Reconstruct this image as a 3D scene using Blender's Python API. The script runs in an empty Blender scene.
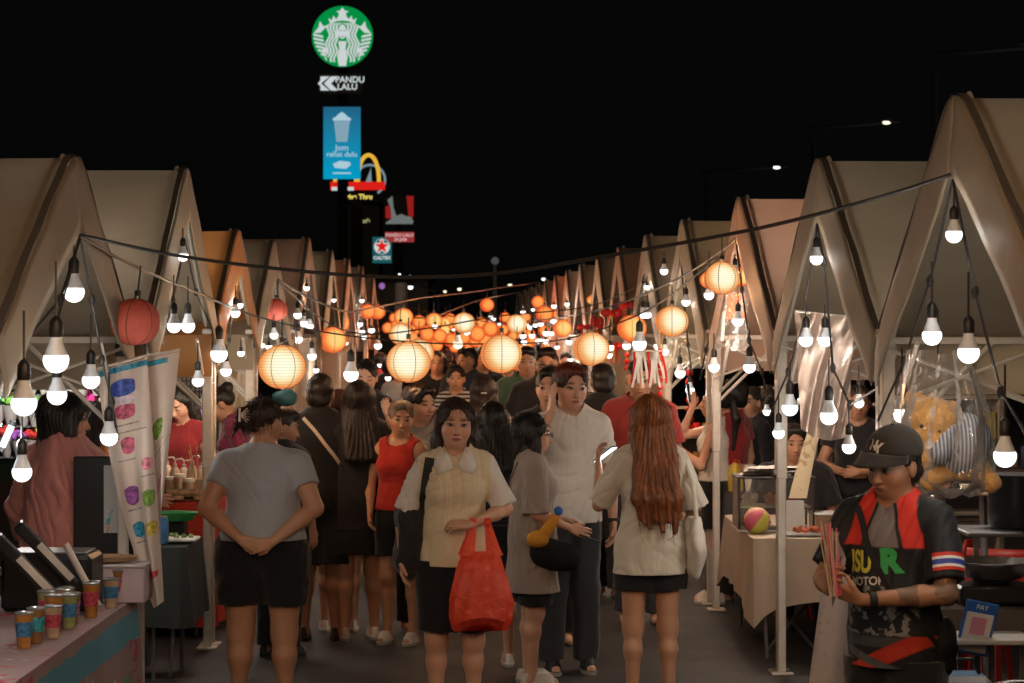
import bpy, math, random
import numpy as np
from mathutils import Vector, Matrix, Euler, noise as mnoise
from mathutils.bvhtree import BVHTree
random.seed(7)
rng = np.random.default_rng(11)
PI = math.pi
SC = bpy.context.scene
COL = SC.collection
F = 2160.0
CH = 2.05
HY = 332.0


def at(px, py, d):
    """the point that lies d metres ahead along the aisle under that sight line"""
    return Vector(((px - 512) / F * d, d, CH - (py - HY) / F * d))


# ------------------------------------------------------------------ materials
def nmat(name):
    m = bpy.data.materials.new(name)
    m.use_nodes = True
    nt = m.node_tree
    for n in list(nt.nodes):
        nt.nodes.remove(n)
    out = nt.nodes.new('ShaderNodeOutputMaterial')
    return m, nt, out


def N(nt, t, **kw):
    n = nt.nodes.new('ShaderNode' + t)
    for k, v in kw.items():
        if k in n.inputs:
            n.inputs[k].default_value = v
        else:
            setattr(n, k, v)
    return n


def mth(nt, op, a, b=None, c=None):
    n = nt.nodes.new('ShaderNodeMath')
    n.operation = op
    for i, v in enumerate((a, b, c)):
        if v is None:
            continue
        if isinstance(v, (int, float)):
            n.inputs[i].default_value = v
        else:
            nt.links.new(v, n.inputs[i])
    return n.outputs[0]


def mixc(nt, f, a, b):
    n = nt.nodes.new('ShaderNodeMix')
    n.data_type = 'RGBA'
    for s, v in ((n.inputs[0], f), (n.inputs[6], a), (n.inputs[7], b)):
        if isinstance(v, (int, float)):
            s.default_value = v
        elif isinstance(v, (tuple, list)):
            s.default_value = (*v[:3], 1)
        else:
            nt.links.new(v, s)
    return n.outputs[2]


MATS = {}


def M(name, col=(.5, .5, .5), rough=.6, metal=0., var=.15, nscale=6., bump=0., bscale=40., trans=0., alpha=1.,
      stretch=(1, 1, 1), spec=.4, sheen=0., coat=0., transl=0., wrinkle=0.):
    """a procedural surface: colour broken up by noise, small bump, optional translucency"""
    if name in MATS:
        return MATS[name]
    m, nt, out = nmat(name)
    tc = N(nt, 'TexCoord')
    mp = N(nt, 'Mapping')
    mp.inputs['Scale'].default_value = stretch
    nt.links.new(tc.outputs['Object'], mp.inputs[0])
    nz = N(nt, 'TexNoise', Scale=nscale, Detail=5.0, Roughness=.6)
    nt.links.new(mp.outputs[0], nz.inputs['Vector'])
    mr = N(nt, 'MapRange')
    mr.inputs[1].default_value = .3
    mr.inputs[2].default_value = .7
    nt.links.new(nz.outputs[0], mr.inputs[0])
    dk = tuple(c * (1 - var) for c in col)
    lt = tuple(min(1, c * (1 + var * .7)) for c in col)
    c = mixc(nt, mr.outputs[0], dk, lt)
    p = N(nt, 'BsdfPrincipled')
    nt.links.new(c, p.inputs['Base Color'])
    p.inputs['Roughness'].default_value = rough
    p.inputs['Metallic'].default_value = metal
    p.inputs['Specular IOR Level'].default_value = spec
    p.inputs['Transmission Weight'].default_value = trans
    p.inputs['Alpha'].default_value = alpha
    p.inputs['Coat Weight'].default_value = coat
    if sheen:
        p.inputs['Sheen Weight'].default_value = sheen
    if bump or wrinkle:
        nb = N(nt, 'TexNoise', Scale=bscale, Detail=4.0)
        nt.links.new(mp.outputs[0], nb.inputs['Vector'])
        h = nb.outputs[0]
        if wrinkle:
            nw = N(nt, 'TexNoise', Scale=nscale, Detail=2.0, Distortion=1.2)
            nt.links.new(tc.outputs['Object'], nw.inputs['Vector'])
            h = mth(nt, 'ADD', mth(nt, 'MULTIPLY', h, bump), mth(nt, 'MULTIPLY', nw.outputs[0], wrinkle))
            bmp = N(nt, 'Bump', Strength=1.0, Distance=.02)
        else:
            bmp = N(nt, 'Bump', Strength=bump, Distance=.01)
        nt.links.new(h, bmp.inputs['Height'])
        nt.links.new(bmp.outputs[0], p.inputs['Normal'])
    sh = p.outputs[0]
    if transl:
        tl = N(nt, 'BsdfTranslucent')
        nt.links.new(c, tl.inputs[0])
        mx = N(nt, 'MixShader', Fac=transl)
        mx.inputs[0].default_value = transl
        nt.links.new(sh, mx.inputs[1])
        nt.links.new(tl.outputs[0], mx.inputs[2])
        sh = mx.outputs[0]
    nt.links.new(sh, out.inputs[0])
    MATS[name] = m
    return m


def E(name, col, strength, sample=False):
    if name in MATS:
        return MATS[name]
    m, nt, out = nmat(name)
    e = N(nt, 'Emission', Strength=strength)
    e.inputs[0].default_value = (*col, 1)
    nt.links.new(e.outputs[0], out.inputs[0])
    if not sample:
        m.cycles.emission_sampling = 'NONE'
    MATS[name] = m
    return m


def plastic_film(name, tint=(1, 1, 1), opac=.12, rough=.12, crease=1.0):
    """thin clear plastic: mostly see-through, with creased glossy highlights"""
    m, nt, out = nmat(name)
    tr = N(nt, 'BsdfTransparent')
    tr.inputs[0].default_value = (*tint, 1)
    gl = N(nt, 'BsdfGlossy', Roughness=rough)
    gl.inputs[0].default_value = (1, 1, 1, 1)
    df = N(nt, 'BsdfDiffuse')
    df.inputs[0].default_value = (.7, .68, .66, 1)
    tc = N(nt, 'TexCoord')
    nz = N(nt, 'TexNoise', Scale=9.0, Detail=3.0, Distortion=1.5)
    nt.links.new(tc.outputs['Object'], nz.inputs['Vector'])
    b = N(nt, 'Bump', Strength=crease, Distance=.03)
    nt.links.new(nz.outputs[0], b.inputs['Height'])
    nt.links.new(b.outputs[0], gl.inputs['Normal'])
    nt.links.new(b.outputs[0], df.inputs['Normal'])
    m1 = N(nt, 'MixShader')
    m1.inputs[0].default_value = .45
    nt.links.new(gl.outputs[0], m1.inputs[1])
    nt.links.new(df.outputs[0], m1.inputs[2])
    fr = N(nt, 'Fresnel', IOR=1.5)
    nt.links.new(b.outputs[0], fr.inputs['Normal'])
    fac = mth(nt, 'ADD', mth(nt, 'MULTIPLY', fr.outputs[0], .9), opac)
    m2 = N(nt, 'MixShader')
    nt.links.new(fac, m2.inputs[0])
    nt.links.new(tr.outputs[0], m2.inputs[1])
    nt.links.new(m1.outputs[0], m2.inputs[2])
    nt.links.new(m2.outputs[0], out.inputs[0])
    return m


# ------------------------------------------------------------------ objects
def tag(o, label=None, cat=None, group=None, kind=None):
    if label:
        o['label'] = label
    if cat:
        o['category'] = cat
    if group:
        o['group'] = group
    if kind:
        o['kind'] = kind
    return o


def thing(name, label, cat, loc=(0, 0, 0), rz=0., group=None):
    o = bpy.data.objects.new(name, None)
    COL.objects.link(o)
    o.location = loc
    o.rotation_euler = (0, 0, rz)
    o.empty_display_size = .1
    return tag(o, label, cat, group)


class MB:
    """collects shapes into one mesh"""

    def __init__(s):
        s.v, s.f, s.mi = [], [], []

    def add(s, vs, fs, mi=0):
        b = len(s.v)
        s.v += [tuple(v) for v in vs]
        s.f += [tuple(b + i for i in f) for f in fs]
        s.mi += [mi] * len(fs)
        return s

    def box(s, c, size, rot=None, mi=0, bev=0.):
        x, y, z = (k / 2 for k in size)
        if bev > 0:
            b = min(bev, x * .9, y * .9, z * .9)
            vs = []
            for sx in (-1, 1):
                for sy in (-1, 1):
                    for sz in (-1, 1):
                        vs += [(sx * x, sy * (y - b), sz * (z - b)), (sx * (x - b), sy * y, sz * (z - b)),
                               (sx * (x - b), sy * (y - b), sz * z)]
            idx = lambda i, j, k, a: ((i * 2 + j) * 2 + k) * 3 + a
            fs = []
            for i in (0, 1):
                q = [idx(i, 0, 0, 0), idx(i, 1, 0, 0), idx(i, 1, 1, 0), idx(i, 0, 1, 0)]
                fs.append(q if i else q[::-1])
                q = [idx(0, i, 0, 1), idx(1, i, 0, 1), idx(1, i, 1, 1), idx(0, i, 1, 1)]
                fs.append(q[::-1] if i else q)
                q = [idx(0, 0, i, 2), idx(1, 0, i, 2), idx(1, 1, i, 2), idx(0, 1, i, 2)]
                fs.append(q if i else q[::-1])
            for i in (0, 1):
                for j in (0, 1):
                    fs.append([idx(i, j, 0, 0), idx(i, j, 1, 0), idx(i, j, 1, 1), idx(i, j, 0, 1)])
                    fs.append([idx(i, 0, j, 0), idx(i, 1, j, 0), idx(i, 1, j, 2), idx(i, 0, j, 2)])
                    fs.append([idx(0, i, j, 1), idx(1, i, j, 1), idx(1, i, j, 2), idx(0, i, j, 2)])
                    for k in (0, 1):
                        fs.append([idx(i, j, k, 0), idx(i, j, k, 1), idx(i, j, k, 2)])
        else:
            vs = [(a * x, b_ * y, g * z) for a in (-1, 1) for b_ in (-1, 1) for g in (-1, 1)]
            fs = [(0, 1, 3, 2), (4, 6, 7, 5), (0, 4, 5, 1), (2, 3, 7, 6), (0, 2, 6, 4), (1, 5, 7, 3)]
        R = rot if rot is not None else Matrix.Identity(3)
        if isinstance(R, (tuple, list)):
            R = Euler(R).to_matrix()
        c = Vector(c)
        return s.add([R @ Vector(v) + c for v in vs], fs, mi)

    def tube(s, pts, r, n=8, caps=True, mi=0):
        pts = [Vector(p) for p in pts]
        rs = r if isinstance(r, (list, tuple)) else [r] * len(pts)
        vs, fs = [], []
        up = Vector((0, 0, 1))
        prev = None
        for i, p in enumerate(pts):
            t = (pts[min(i + 1, len(pts) - 1)] - pts[max(i - 1, 0)]).normalized()
            if prev is None:
                a = t.cross(up)
                if a.length < 1e-3:
                    a = t.cross(Vector((0, 1, 0)))
                a.normalize()
            else:
                a = (prev - t * prev.dot(t)).normalized()
            prev = a
            b = t.cross(a)
            for k in range(n):
                w = 2 * PI * k / n
                vs.append(p + (a * math.cos(w) + b * math.sin(w)) * rs[i])
        for i in range(len(pts) - 1):
            for k in range(n):
                k2 = (k + 1) % n
                fs.append((i * n + k, i * n + k2, (i + 1) * n + k2, (i + 1) * n + k))
        if caps:
            fs.append(tuple(range(n))[::-1])
            fs.append(tuple((len(pts) - 1) * n + k for k in range(n)))
        return s.add(vs, fs, mi)

    def lathe(s, prof, c=(0, 0, 0), n=20, mi=0, rot=None, sy=1.):
        vs, fs = [], []
        for (r, z) in prof:
            for k in range(n):
                w = 2 * PI * k / n
                vs.append(Vector((r * math.cos(w), r * sy * math.sin(w), z)))
        m = len(prof)
        for i in range(m - 1):
            for k in range(n):
                k2 = (k + 1) % n
                fs.append((i * n + k, i * n + k2, (i + 1) * n + k2, (i + 1) * n + k))
        if prof[0][0] > 1e-5:
            fs.append(tuple(range(n))[::-1])
        if prof[-1][0] > 1e-5:
            fs.append(tuple((m - 1) * n + k for k in range(n)))
        R = Euler(rot).to_matrix() if rot is not None else Matrix.Identity(3)
        c = Vector(c)
        return s.add([R @ v + c for v in vs], fs, mi)

    def ball(s, c, r, n=12, m=8, mi=0, sc=(1, 1, 1), jit=0., rot=None):
        vs, fs = [], []
        R = Euler(rot).to_matrix() if rot is not None else Matrix.Identity(3)
        for i in range(m + 1):
            a = -PI / 2 + PI * i / m
            for k in range(n):
                w = 2 * PI * k / n
                v = Vector((math.cos(a) * math.cos(w) * sc[0], math.cos(a) * math.sin(w) * sc[1], math.sin(a) * sc[2])) * r
                if jit and 0 < i < m:
                    v *= 1 + jit * random.uniform(-1, 1)
                vs.append(R @ v + Vector(c))
        for i in range(m):
            for k in range(n):
                k2 = (k + 1) % n
                fs.append((i * n + k, i * n + k2, (i + 1) * n + k2, (i + 1) * n + k))
        return s.add(vs, fs, mi)

    def sheet(s, fn, nu, nv, mi=0):
        vs = [fn(i / nu, j / nv) for j in range(nv + 1) for i in range(nu + 1)]
        fs = [(j * (nu + 1) + i, j * (nu + 1) + i + 1, (j + 1) * (nu + 1) + i + 1, (j + 1) * (nu + 1) + i)
              for j in range(nv) for i in range(nu)]
        return s.add(vs, fs, mi)

    def poly(s, pts, depth, fr, mi=0):
        """flat outline (u,v) turned into a thin plate; fr maps (u,v,w) to space"""
        n = len(pts)
        vs = [fr(u, v, 0) for u, v in pts] + [fr(u, v, depth) for u, v in pts]
        fs = [tuple(range(n)), tuple(range(2 * n - 1, n - 1, -1))]
        fs += [(i, n + i, n + (i + 1) % n, (i + 1) % n) for i in range(n)]
        return s.add(vs, fs, mi)

    def build(s, name, mats, parent=None, smooth=True, loc=None):
        me = bpy.data.meshes.new(name)
        me.from_pydata([tuple(v) for v in s.v], [], s.f)
        if not isinstance(mats, (list, tuple)):
            mats = [mats]
        for m in mats:
            me.materials.append(m)
        if any(s.mi):
            me.polygons.foreach_set('material_index', s.mi)
        if smooth:
            me.polygons.foreach_set('use_smooth', [True] * len(s.f))
            me.set_sharp_from_angle(angle=math.radians(38))
        me.update()
        o = bpy.data.objects.new(name, me)
        COL.objects.link(o)
        if parent is not None:
            o.parent = parent
        if loc is not None:
            o.location = loc
        return o


def copy_tree(o, parent=None):
    c = o.copy()
    COL.objects.link(c)
    if parent is not None:
        c.parent = parent
    for ch in list(o.children):
        copy_tree(ch, c)
    return c


def solid(o, th, off=0.):
    """gives a sheet its thickness in the mesh itself"""
    me = o.data
    import bmesh
    bm = bmesh.new()
    bm.from_mesh(me)
    bmesh.ops.recalc_face_normals(bm, faces=bm.faces)
    geom = bmesh.ops.solidify(bm, geom=bm.faces[:], thickness=th)
    bm.to_mesh(me)
    bm.free()
    return o


def text_mesh(txt, size, bold=0., extrude=.004, align='CENTER', shear=0.):
    cu = bpy.data.curves.new('lettering', 'FONT')
    cu.body = txt
    cu.size = size
    cu.align_x = align
    cu.align_y = 'CENTER'
    cu.extrude = extrude
    cu.offset = bold
    cu.shear = shear
    o = bpy.data.objects.new('lettering', cu)
    COL.objects.link(o)
    bpy.context.view_layer.update()
    dg = bpy.context.evaluated_depsgraph_get()
    me = bpy.data.meshes.new_from_object(o.evaluated_get(dg))
    bpy.data.objects.remove(o)
    return me


def lettering(txt, size, mat, parent, loc=(0, 0, 0), rot=(PI / 2, 0, 0), bold=0., extrude=.004, name='lettering', shear=0.,
              align='CENTER', sx=1.):
    me = text_mesh(txt, size, bold, extrude, align, shear)
    me.materials.clear()
    me.materials.append(mat)
    o = bpy.data.objects.new(name, me)
    COL.objects.link(o)
    o.parent = parent
    o.location = loc
    o.rotation_euler = rot
    o.scale = (sx, 1, 1)
    return o


# ------------------------------------------------------------------ smooth solids
class Sdf:
    def __init__(s, lo, hi, h):
        s.h = h
        s.lo = np.array(lo, np.float32)
        n = np.ceil((np.array(hi) - np.array(lo)) / h).astype(int) + 1
        s.n = n
        s.F = np.full(n, 1., np.float32)
        s.ax = [s.lo[i] + h * np.arange(n[i], dtype=np.float32) for i in range(3)]

    def _win(s, lo, hi):
        a = np.maximum(np.floor((np.array(lo) - s.lo) / s.h).astype(int), 0)
        b = np.minimum(np.ceil((np.array(hi) - s.lo) / s.h).astype(int) + 1, s.n)
        if np.any(b <= a):
            return None, None
        sl = tuple(slice(a[i], b[i]) for i in range(3))
        P = np.meshgrid(*[s.ax[i][sl[i]] for i in range(3)], indexing='ij', sparse=True)
        return sl, P

    def _put(s, sl, d, k, op):
        A = s.F[sl]
        if op == 'add':
            if k > 0:
                h = np.clip(k - np.abs(A - d), 0, None) / k
                s.F[sl] = np.minimum(A, d) - h * h * k * .25
            else:
                s.F[sl] = np.minimum(A, d)
        else:
            d = -d
            if k > 0:
                h = np.clip(k - np.abs(A - d), 0, None) / k
                s.F[sl] = np.maximum(A, d) + h * h * k * .25
            else:
                s.F[sl] = np.maximum(A, d)

    def cone(s, a, b, ra, rb, k=.03, op='add', grow=0., clips=(), ys=1.):
        """round cone from a to b; clips = (point, normal) half spaces that cut it; ys = depth / width of its section"""
        a = np.array(a, float)
        b = np.array(b, float)
        ra, rb = ra + grow, rb + grow
        m = max(ra, rb) * max(1., ys) + k + 2 * s.h
        sl, P = s._win(np.minimum(a, b) - m, np.maximum(a, b) + m)
        if sl is None:
            return s
        sc = np.array([1, 1 / ys, 1])
        X, Y, Z = ((P[i] - a[i]) * sc[i] for i in range(3))
        e = (b - a) * sc
        L = max(float(e @ e), 1e-9)
        t = np.clip((X * e[0] + Y * e[1] + Z * e[2]) / L, 0, 1)
        X, Y, Z = X - t * e[0], Y - t * e[1], Z - t * e[2]
        d = (np.sqrt(X * X + Y * Y + Z * Z) - (ra + (rb - ra) * t)) * min(1., ys)
        for (cp, cn) in clips:
            cn = np.array(cn, float)
            cn /= np.linalg.norm(cn)
            d = np.maximum(d, (P[0] - cp[0]) * cn[0] + (P[1] - cp[1]) * cn[1] + (P[2] - cp[2]) * cn[2])
        s._put(sl, d.astype(np.float32), k, op)
        return s

    def ell(s, c, r, R=None, k=.03, op='add', grow=0., clips=()):
        c = np.array(c, float)
        r = np.array(r, float) + grow
        m = float(r.max()) + k + 2 * s.h
        if R is None:
            mm = r + k + 2 * s.h
            sl, P = s._win(c - mm, c + mm)
        else:
            sl, P = s._win(c - m, c + m)
        if sl is None:
            return s
        X, Y, Z = (P[i] - c[i] for i in range(3))
        if R is not None:
            R = np.array(R)
            X, Y, Z = (R[0, i] * X + R[1, i] * Y + R[2, i] * Z for i in range(3))
        qx, qy, qz = X / r[0], Y / r[1], Z / r[2]
        k0 = np.sqrt(qx * qx + qy * qy + qz * qz)
        k1 = np.sqrt((qx / r[0]) ** 2 + (qy / r[1]) ** 2 + (qz / r[2]) ** 2)
        d = k0 * (k0 - 1) / np.maximum(k1, 1e-6)
        for (cp, cn) in clips:
            cn = np.array(cn, float)
            cn /= np.linalg.norm(cn)
            d = np.maximum(d, (P[0] - cp[0]) * cn[0] + (P[1] - cp[1]) * cn[1] + (P[2] - cp[2]) * cn[2])
        s._put(sl, d.astype(np.float32), k, op)
        return s

    def clip(s, p, n):
        n = np.array(n, float)
        n /= np.linalg.norm(n)
        P = np.meshgrid(*s.ax, indexing='ij', sparse=True)
        s.F = np.maximum(s.F, ((P[0] - p[0]) * n[0] + (P[1] - p[1]) * n[1] + (P[2] - p[2]) * n[2]).astype(np.float32))
        return s

    def noise(s, amp, freq=(9, 9, 5), seed=0, n=5):
        P = np.meshgrid(*s.ax, indexing='ij', sparse=True)
        rg = np.random.default_rng(seed)
        D = np.zeros(s.n, np.float32)
        for i in range(n):
            v = rg.normal(size=3) * np.array(freq) * (1 + .5 * i)
            ph = rg.uniform(0, 6.28, 3)
            D += (np.sin(P[0] * v[0] + P[1] * v[1] + P[2] * v[2] + ph[0] + 1.3 * np.sin(P[2] * v[1] * .7 + ph[1]) + np.sin(P[0] * v[2] * .8 + ph[2])) / (1 + .35 * i)).astype(np.float32)
        s.F += D * amp
        return s

    def folds(s, amp, seed=0, z0=1.0):
        """creases: sharp inward valleys that run mostly down and across, stronger towards the hem and the waist"""
        P = np.meshgrid(*s.ax, indexing='ij', sparse=True)
        rg = np.random.default_rng(seed + 5)
        for i in range(5):
            v = rg.normal(size=3) * np.array((13, 13, 6 if i % 2 else 15)) * (.8 + .22 * i)
            ph = rg.uniform(0, 6.28, 4)
            w = np.sin(P[0] * v[0] + P[1] * v[1] + P[2] * v[2] + ph[0] + 1.6 * np.sin(P[2] * 9 + P[0] * 5 + ph[1]) + 1.1 * np.sin(P[0] * 13 + P[1] * 8 + ph[2]))
            g = .5 + .5 * np.sin(P[2] * 8 + P[0] * 6 + P[1] * 5 + ph[3])
            s.F += (amp * (np.clip(np.abs(w) - .0, 0, .55) - .38) * -1.3 * g).astype(np.float32)
        return s

    def mesh(s, name, mat, parent=None, attr=None):
        Fd = s.F
        Fd[0], Fd[-1], Fd[:, 0], Fd[:, -1], Fd[:, :, 0], Fd[:, :, -1] = 1, 1, 1, 1, 1, 1
        S = Fd < 0
        c = S[:-1, :-1, :-1].astype(np.int8)
        cnt = np.zeros_like(c)
        cor = [(i, j, k) for i in (0, 1) for j in (0, 1) for k in (0, 1)]
        nx, ny, nz = s.n
        for (i, j, k) in cor:
            cnt += S[i:nx - 1 + i, j:ny - 1 + j, k:nz - 1 + k]
        act = (cnt > 0) & (cnt < 8)
        I, J, K = np.nonzero(act)
        nv = len(I)
        if nv == 0:
            me = bpy.data.meshes.new(name)
            o = bpy.data.objects.new(name, me)
            COL.objects.link(o)
            return o
        vid = np.full(act.shape, -1, np.int32)
        vid[I, J, K] = np.arange(nv)
        acc = np.zeros((nv, 3), np.float32)
        num = np.zeros(nv, np.float32)
        V = {cc: Fd[I + cc[0], J + cc[1], K + cc[2]] for cc in cor}
        for a in cor:
            for ax in range(3):
                if a[ax]:
                    continue
                b = tuple(a[q] + (q == ax) for q in range(3))
                va, vb = V[a], V[b]
                m = (va < 0) != (vb < 0)
                t = np.where(m, va / np.where(m, va - vb, 1), 0)
                p = np.zeros((nv, 3), np.float32)
                for q in range(3):
                    p[:, q] = a[q]
                p[:, ax] += t
                acc += p * m[:, None]
                num += m
        co = acc / num[:, None]
        co = s.lo + s.h * (np.stack([I, J, K], 1) + co)
        quads = []
        for ax in range(3):
            sa = [slice(None)] * 3
            sb = [slice(None)] * 3
            sa[ax] = slice(0, -1)
            sb[ax] = slice(1, None)
            A, B = S[tuple(sa)], S[tuple(sb)]
            ch = A != B
            u, v = (ax + 1) % 3, (ax + 2) % 3
            pts = np.nonzero(ch)
            ok = (pts[u] > 0) & (pts[v] > 0) & (pts[u] < s.n[u] - 1) & (pts[v] < s.n[v] - 1)
            pts = [q[ok] for q in pts]
            inv = A[tuple(pts)]

            def cell(du, dv):
                q = [p_.copy() for p_ in pts]
                q[u] = q[u] + du
                q[v] = q[v] + dv
                return vid[tuple(q)]
            q = np.stack([cell(-1, -1), cell(0, -1), cell(0, 0), cell(-1, 0)], 1)
            q = np.where(inv[:, None], q, q[:, ::-1])
            quads.append(q)
        Q = np.concatenate(quads).astype(np.int32)
        Q = Q[(Q >= 0).all(1)]
        me = bpy.data.meshes.new(name)
        me.vertices.add(nv)
        me.vertices.foreach_set('co', co.astype(np.float32).ravel())
        me.loops.add(len(Q) * 4)
        me.loops.foreach_set('vertex_index', Q.ravel())
        me.polygons.add(len(Q))
        me.polygons.foreach_set('loop_start', np.arange(len(Q), dtype=np.int32) * 4)
        me.polygons.foreach_set('use_smooth', np.ones(len(Q), bool))
        me.update(calc_edges=True)
        me.validate()
        if attr is not None:
            a = me.attributes.new('fc', 'FLOAT_VECTOR', 'POINT')
            a.data.foreach_set('vector', attr(co).astype(np.float32).ravel())
        for m in (mat if isinstance(mat, (list, tuple)) else [mat]):
            me.materials.append(m)
        o = bpy.data.objects.new(name, me)
        COL.objects.link(o)
        if parent is not None:
            o.parent = parent
        return o
# ------------------------------------------------------------------ skin with a drawn face (head coordinates in the 'fc' attribute)
def skin(name, col, lips=(.32, .1, .08), brow=(.03, .02, .015), closed=False, stubble=0., smile=False, tattoo=False):
    if name in MATS:
        return MATS[name]
    m, nt, out = nmat(name)
    at_ = N(nt, 'Attribute', attribute_name='fc')
    sp = N(nt, 'SeparateXYZ')
    nt.links.new(at_.outputs['Vector'], sp.inputs[0])
    x, y, z = sp.outputs
    ax = mth(nt, 'ABSOLUTE', x)
    front = mth(nt, 'GREATER_THAN', y, .045)

    def el(cx, cz, rx, rz, soft=.35, X=ax, tilt=0.):
        u = mth(nt, 'DIVIDE', mth(nt, 'SUBTRACT', X, cx), rx)
        zz = z if not tilt else mth(nt, 'SUBTRACT', z, mth(nt, 'MULTIPLY', mth(nt, 'SUBTRACT', X, cx), tilt))
        v = mth(nt, 'DIVIDE', mth(nt, 'SUBTRACT', zz, cz), rz)
        q = mth(nt, 'ADD', mth(nt, 'MULTIPLY', u, u), mth(nt, 'MULTIPLY', v, v))
        mr = N(nt, 'MapRange')
        nt.links.new(q, mr.inputs[0])
        mr.inputs[1].default_value = 1 - soft
        mr.inputs[2].default_value = 1 + soft
        mr.inputs[3].default_value = 1
        mr.inputs[4].default_value = 0
        return mth(nt, 'MULTIPLY', mr.outputs[0], front)
    tc = N(nt, 'TexCoord')
    nz = N(nt, 'TexNoise', Scale=9.0, Detail=5.0)
    nt.links.new(tc.outputs['Object'], nz.inputs['Vector'])
    c = mixc(nt, nz.outputs[0], tuple(k * .82 for k in col), tuple(min(1, k * 1.14) for k in col))
    # cheeks a little redder
    c = mixc(nt, mth(nt, 'MULTIPLY', el(.038, -.03, .028, .022, 1.), .35), c, (col[0] * 1.05, col[1] * .72, col[2] * .68))
    if stubble:
        c = mixc(nt, mth(nt, 'MULTIPLY', el(0, -.07, .05, .045, .8), stubble), c, tuple(k * .45 for k in col))
    if tattoo:
        vo = N(nt, 'TexVoronoi', Scale=55.0)
        nt.links.new(tc.outputs['Object'], vo.inputs['Vector'])
        sx = N(nt, 'SeparateXYZ')
        nt.links.new(tc.outputs['Object'], sx.inputs[0])
        msk = mth(nt, 'MULTIPLY', mth(nt, 'LESS_THAN', sx.outputs[2], 1.16), mth(nt, 'LESS_THAN', sx.outputs[0], -.08))
        msk = mth(nt, 'MULTIPLY', msk, mth(nt, 'GREATER_THAN', nz.outputs[0], .45))
        c = mixc(nt, mth(nt, 'MULTIPLY', msk, .6), c, (.04, .05, .05))
    c = mixc(nt, mth(nt, 'MULTIPLY', el(.033, .026, .019, .0048, .6, tilt=.06), .8), c, brow)
    c = mixc(nt, mth(nt, 'MULTIPLY', el(.031, .005, .021, .012, .9), .35), c, tuple(k * .55 for k in col))
    if closed:
        c = mixc(nt, mth(nt, 'MULTIPLY', el(.031, -.002, .016, .0032, .5), .9), c, (.02, .012, .01))
    else:
        c = mixc(nt, el(.031, .002, .0165, .0072, .3, tilt=.12), c, (.018, .012, .01))
        c = mixc(nt, mth(nt, 'MULTIPLY', el(.031, .0005, .014, .0045, .3), .75), c, (.36, .32, .3))
        c = mixc(nt, el(.0305, .0012, .0062, .0062, .2), c, (.012, .007, .006))
    c = mixc(nt, mth(nt, 'MULTIPLY', el(.008, -.046, .0045, .0028, .6), .8), c, (.05, .02, .018))
    if smile:
        c = mixc(nt, el(0, -.064, .024, .0085, .25), c, lips)
        c = mixc(nt, el(0, -.0635, .018, .0042, .25), c, (.6, .57, .52))
    else:
        c = mixc(nt, mth(nt, 'MULTIPLY', el(0, -.064, .021, .009, .35), .85), c, lips)
        c = mixc(nt, mth(nt, 'MULTIPLY', el(0, -.063, .021, .0014, .6), .9), c, (.05, .015, .015))
    p = N(nt, 'BsdfPrincipled', Roughness=.5)
    p.inputs['Specular IOR Level'].default_value = .4
    p.inputs['Subsurface Weight'].default_value = .0
    nt.links.new(c, p.inputs['Base Color'])
    nb = N(nt, 'TexNoise', Scale=130.0, Detail=2.0)
    nt.links.new(tc.outputs['Object'], nb.inputs['Vector'])
    b = N(nt, 'Bump', Strength=.12, Distance=.004)
    nt.links.new(nb.outputs[0], b.inputs['Height'])
    nt.links.new(b.outputs[0], p.inputs['Normal'])
    nt.links.new(p.outputs[0], out.inputs[0])
    MATS[name] = m
    return m


def hairmat(name, col, tip=None):
    if name in MATS:
        return MATS[name]
    m, nt, out = nmat(name)
    tc = N(nt, 'TexCoord')
    mp = N(nt, 'Mapping')
    mp.inputs['Scale'].default_value = (120, 120, 6)
    nt.links.new(tc.outputs['Object'], mp.inputs[0])
    nz = N(nt, 'TexNoise', Scale=1.0, Detail=4.0, Distortion=.3)
    nt.links.new(mp.outputs[0], nz.inputs['Vector'])
    mp2 = N(nt, 'Mapping')
    mp2.inputs['Scale'].default_value = (22, 22, 2)
    nt.links.new(tc.outputs['Object'], mp2.inputs[0])
    nz2 = N(nt, 'TexNoise', Scale=1.0, Detail=2.0)
    nt.links.new(mp2.outputs[0], nz2.inputs['Vector'])
    s = mth(nt, 'MULTIPLY', nz.outputs[0], nz2.outputs[0])
    mr = N(nt, 'MapRange')
    nt.links.new(s, mr.inputs[0])
    mr.inputs[1].default_value = .12
    mr.inputs[2].default_value = .42
    lt = tuple(min(1, k * 1.9 + .004) for k in col)
    c = mixc(nt, mr.outputs[0], tuple(k * .45 for k in col), lt)
    if tip:
        sx = N(nt, 'SeparateXYZ')
        nt.links.new(tc.outputs['Object'], sx.inputs[0])
        g = N(nt, 'MapRange')
        nt.links.new(sx.outputs[2], g.inputs[0])
        g.inputs[1].default_value = tip[1]
        g.inputs[2].default_value = tip[2]
        c = mixc(nt, g.outputs[0], c, mixc(nt, mr.outputs[0], tuple(k * .5 for k in tip[0]), tuple(k * 1.7 for k in tip[0])))
    p = N(nt, 'BsdfPrincipled', Roughness=.5)
    p.inputs['Specular IOR Level'].default_value = .32
    p.inputs['Anisotropic'].default_value = .6
    nt.links.new(c, p.inputs['Base Color'])
    b = N(nt, 'Bump', Strength=.8, Distance=.006)
    nt.links.new(s, b.inputs['Height'])
    nt.links.new(b.outputs[0], p.inputs['Normal'])
    nt.links.new(p.outputs[0], out.inputs[0])
    MATS[name] = m
    return m


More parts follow.
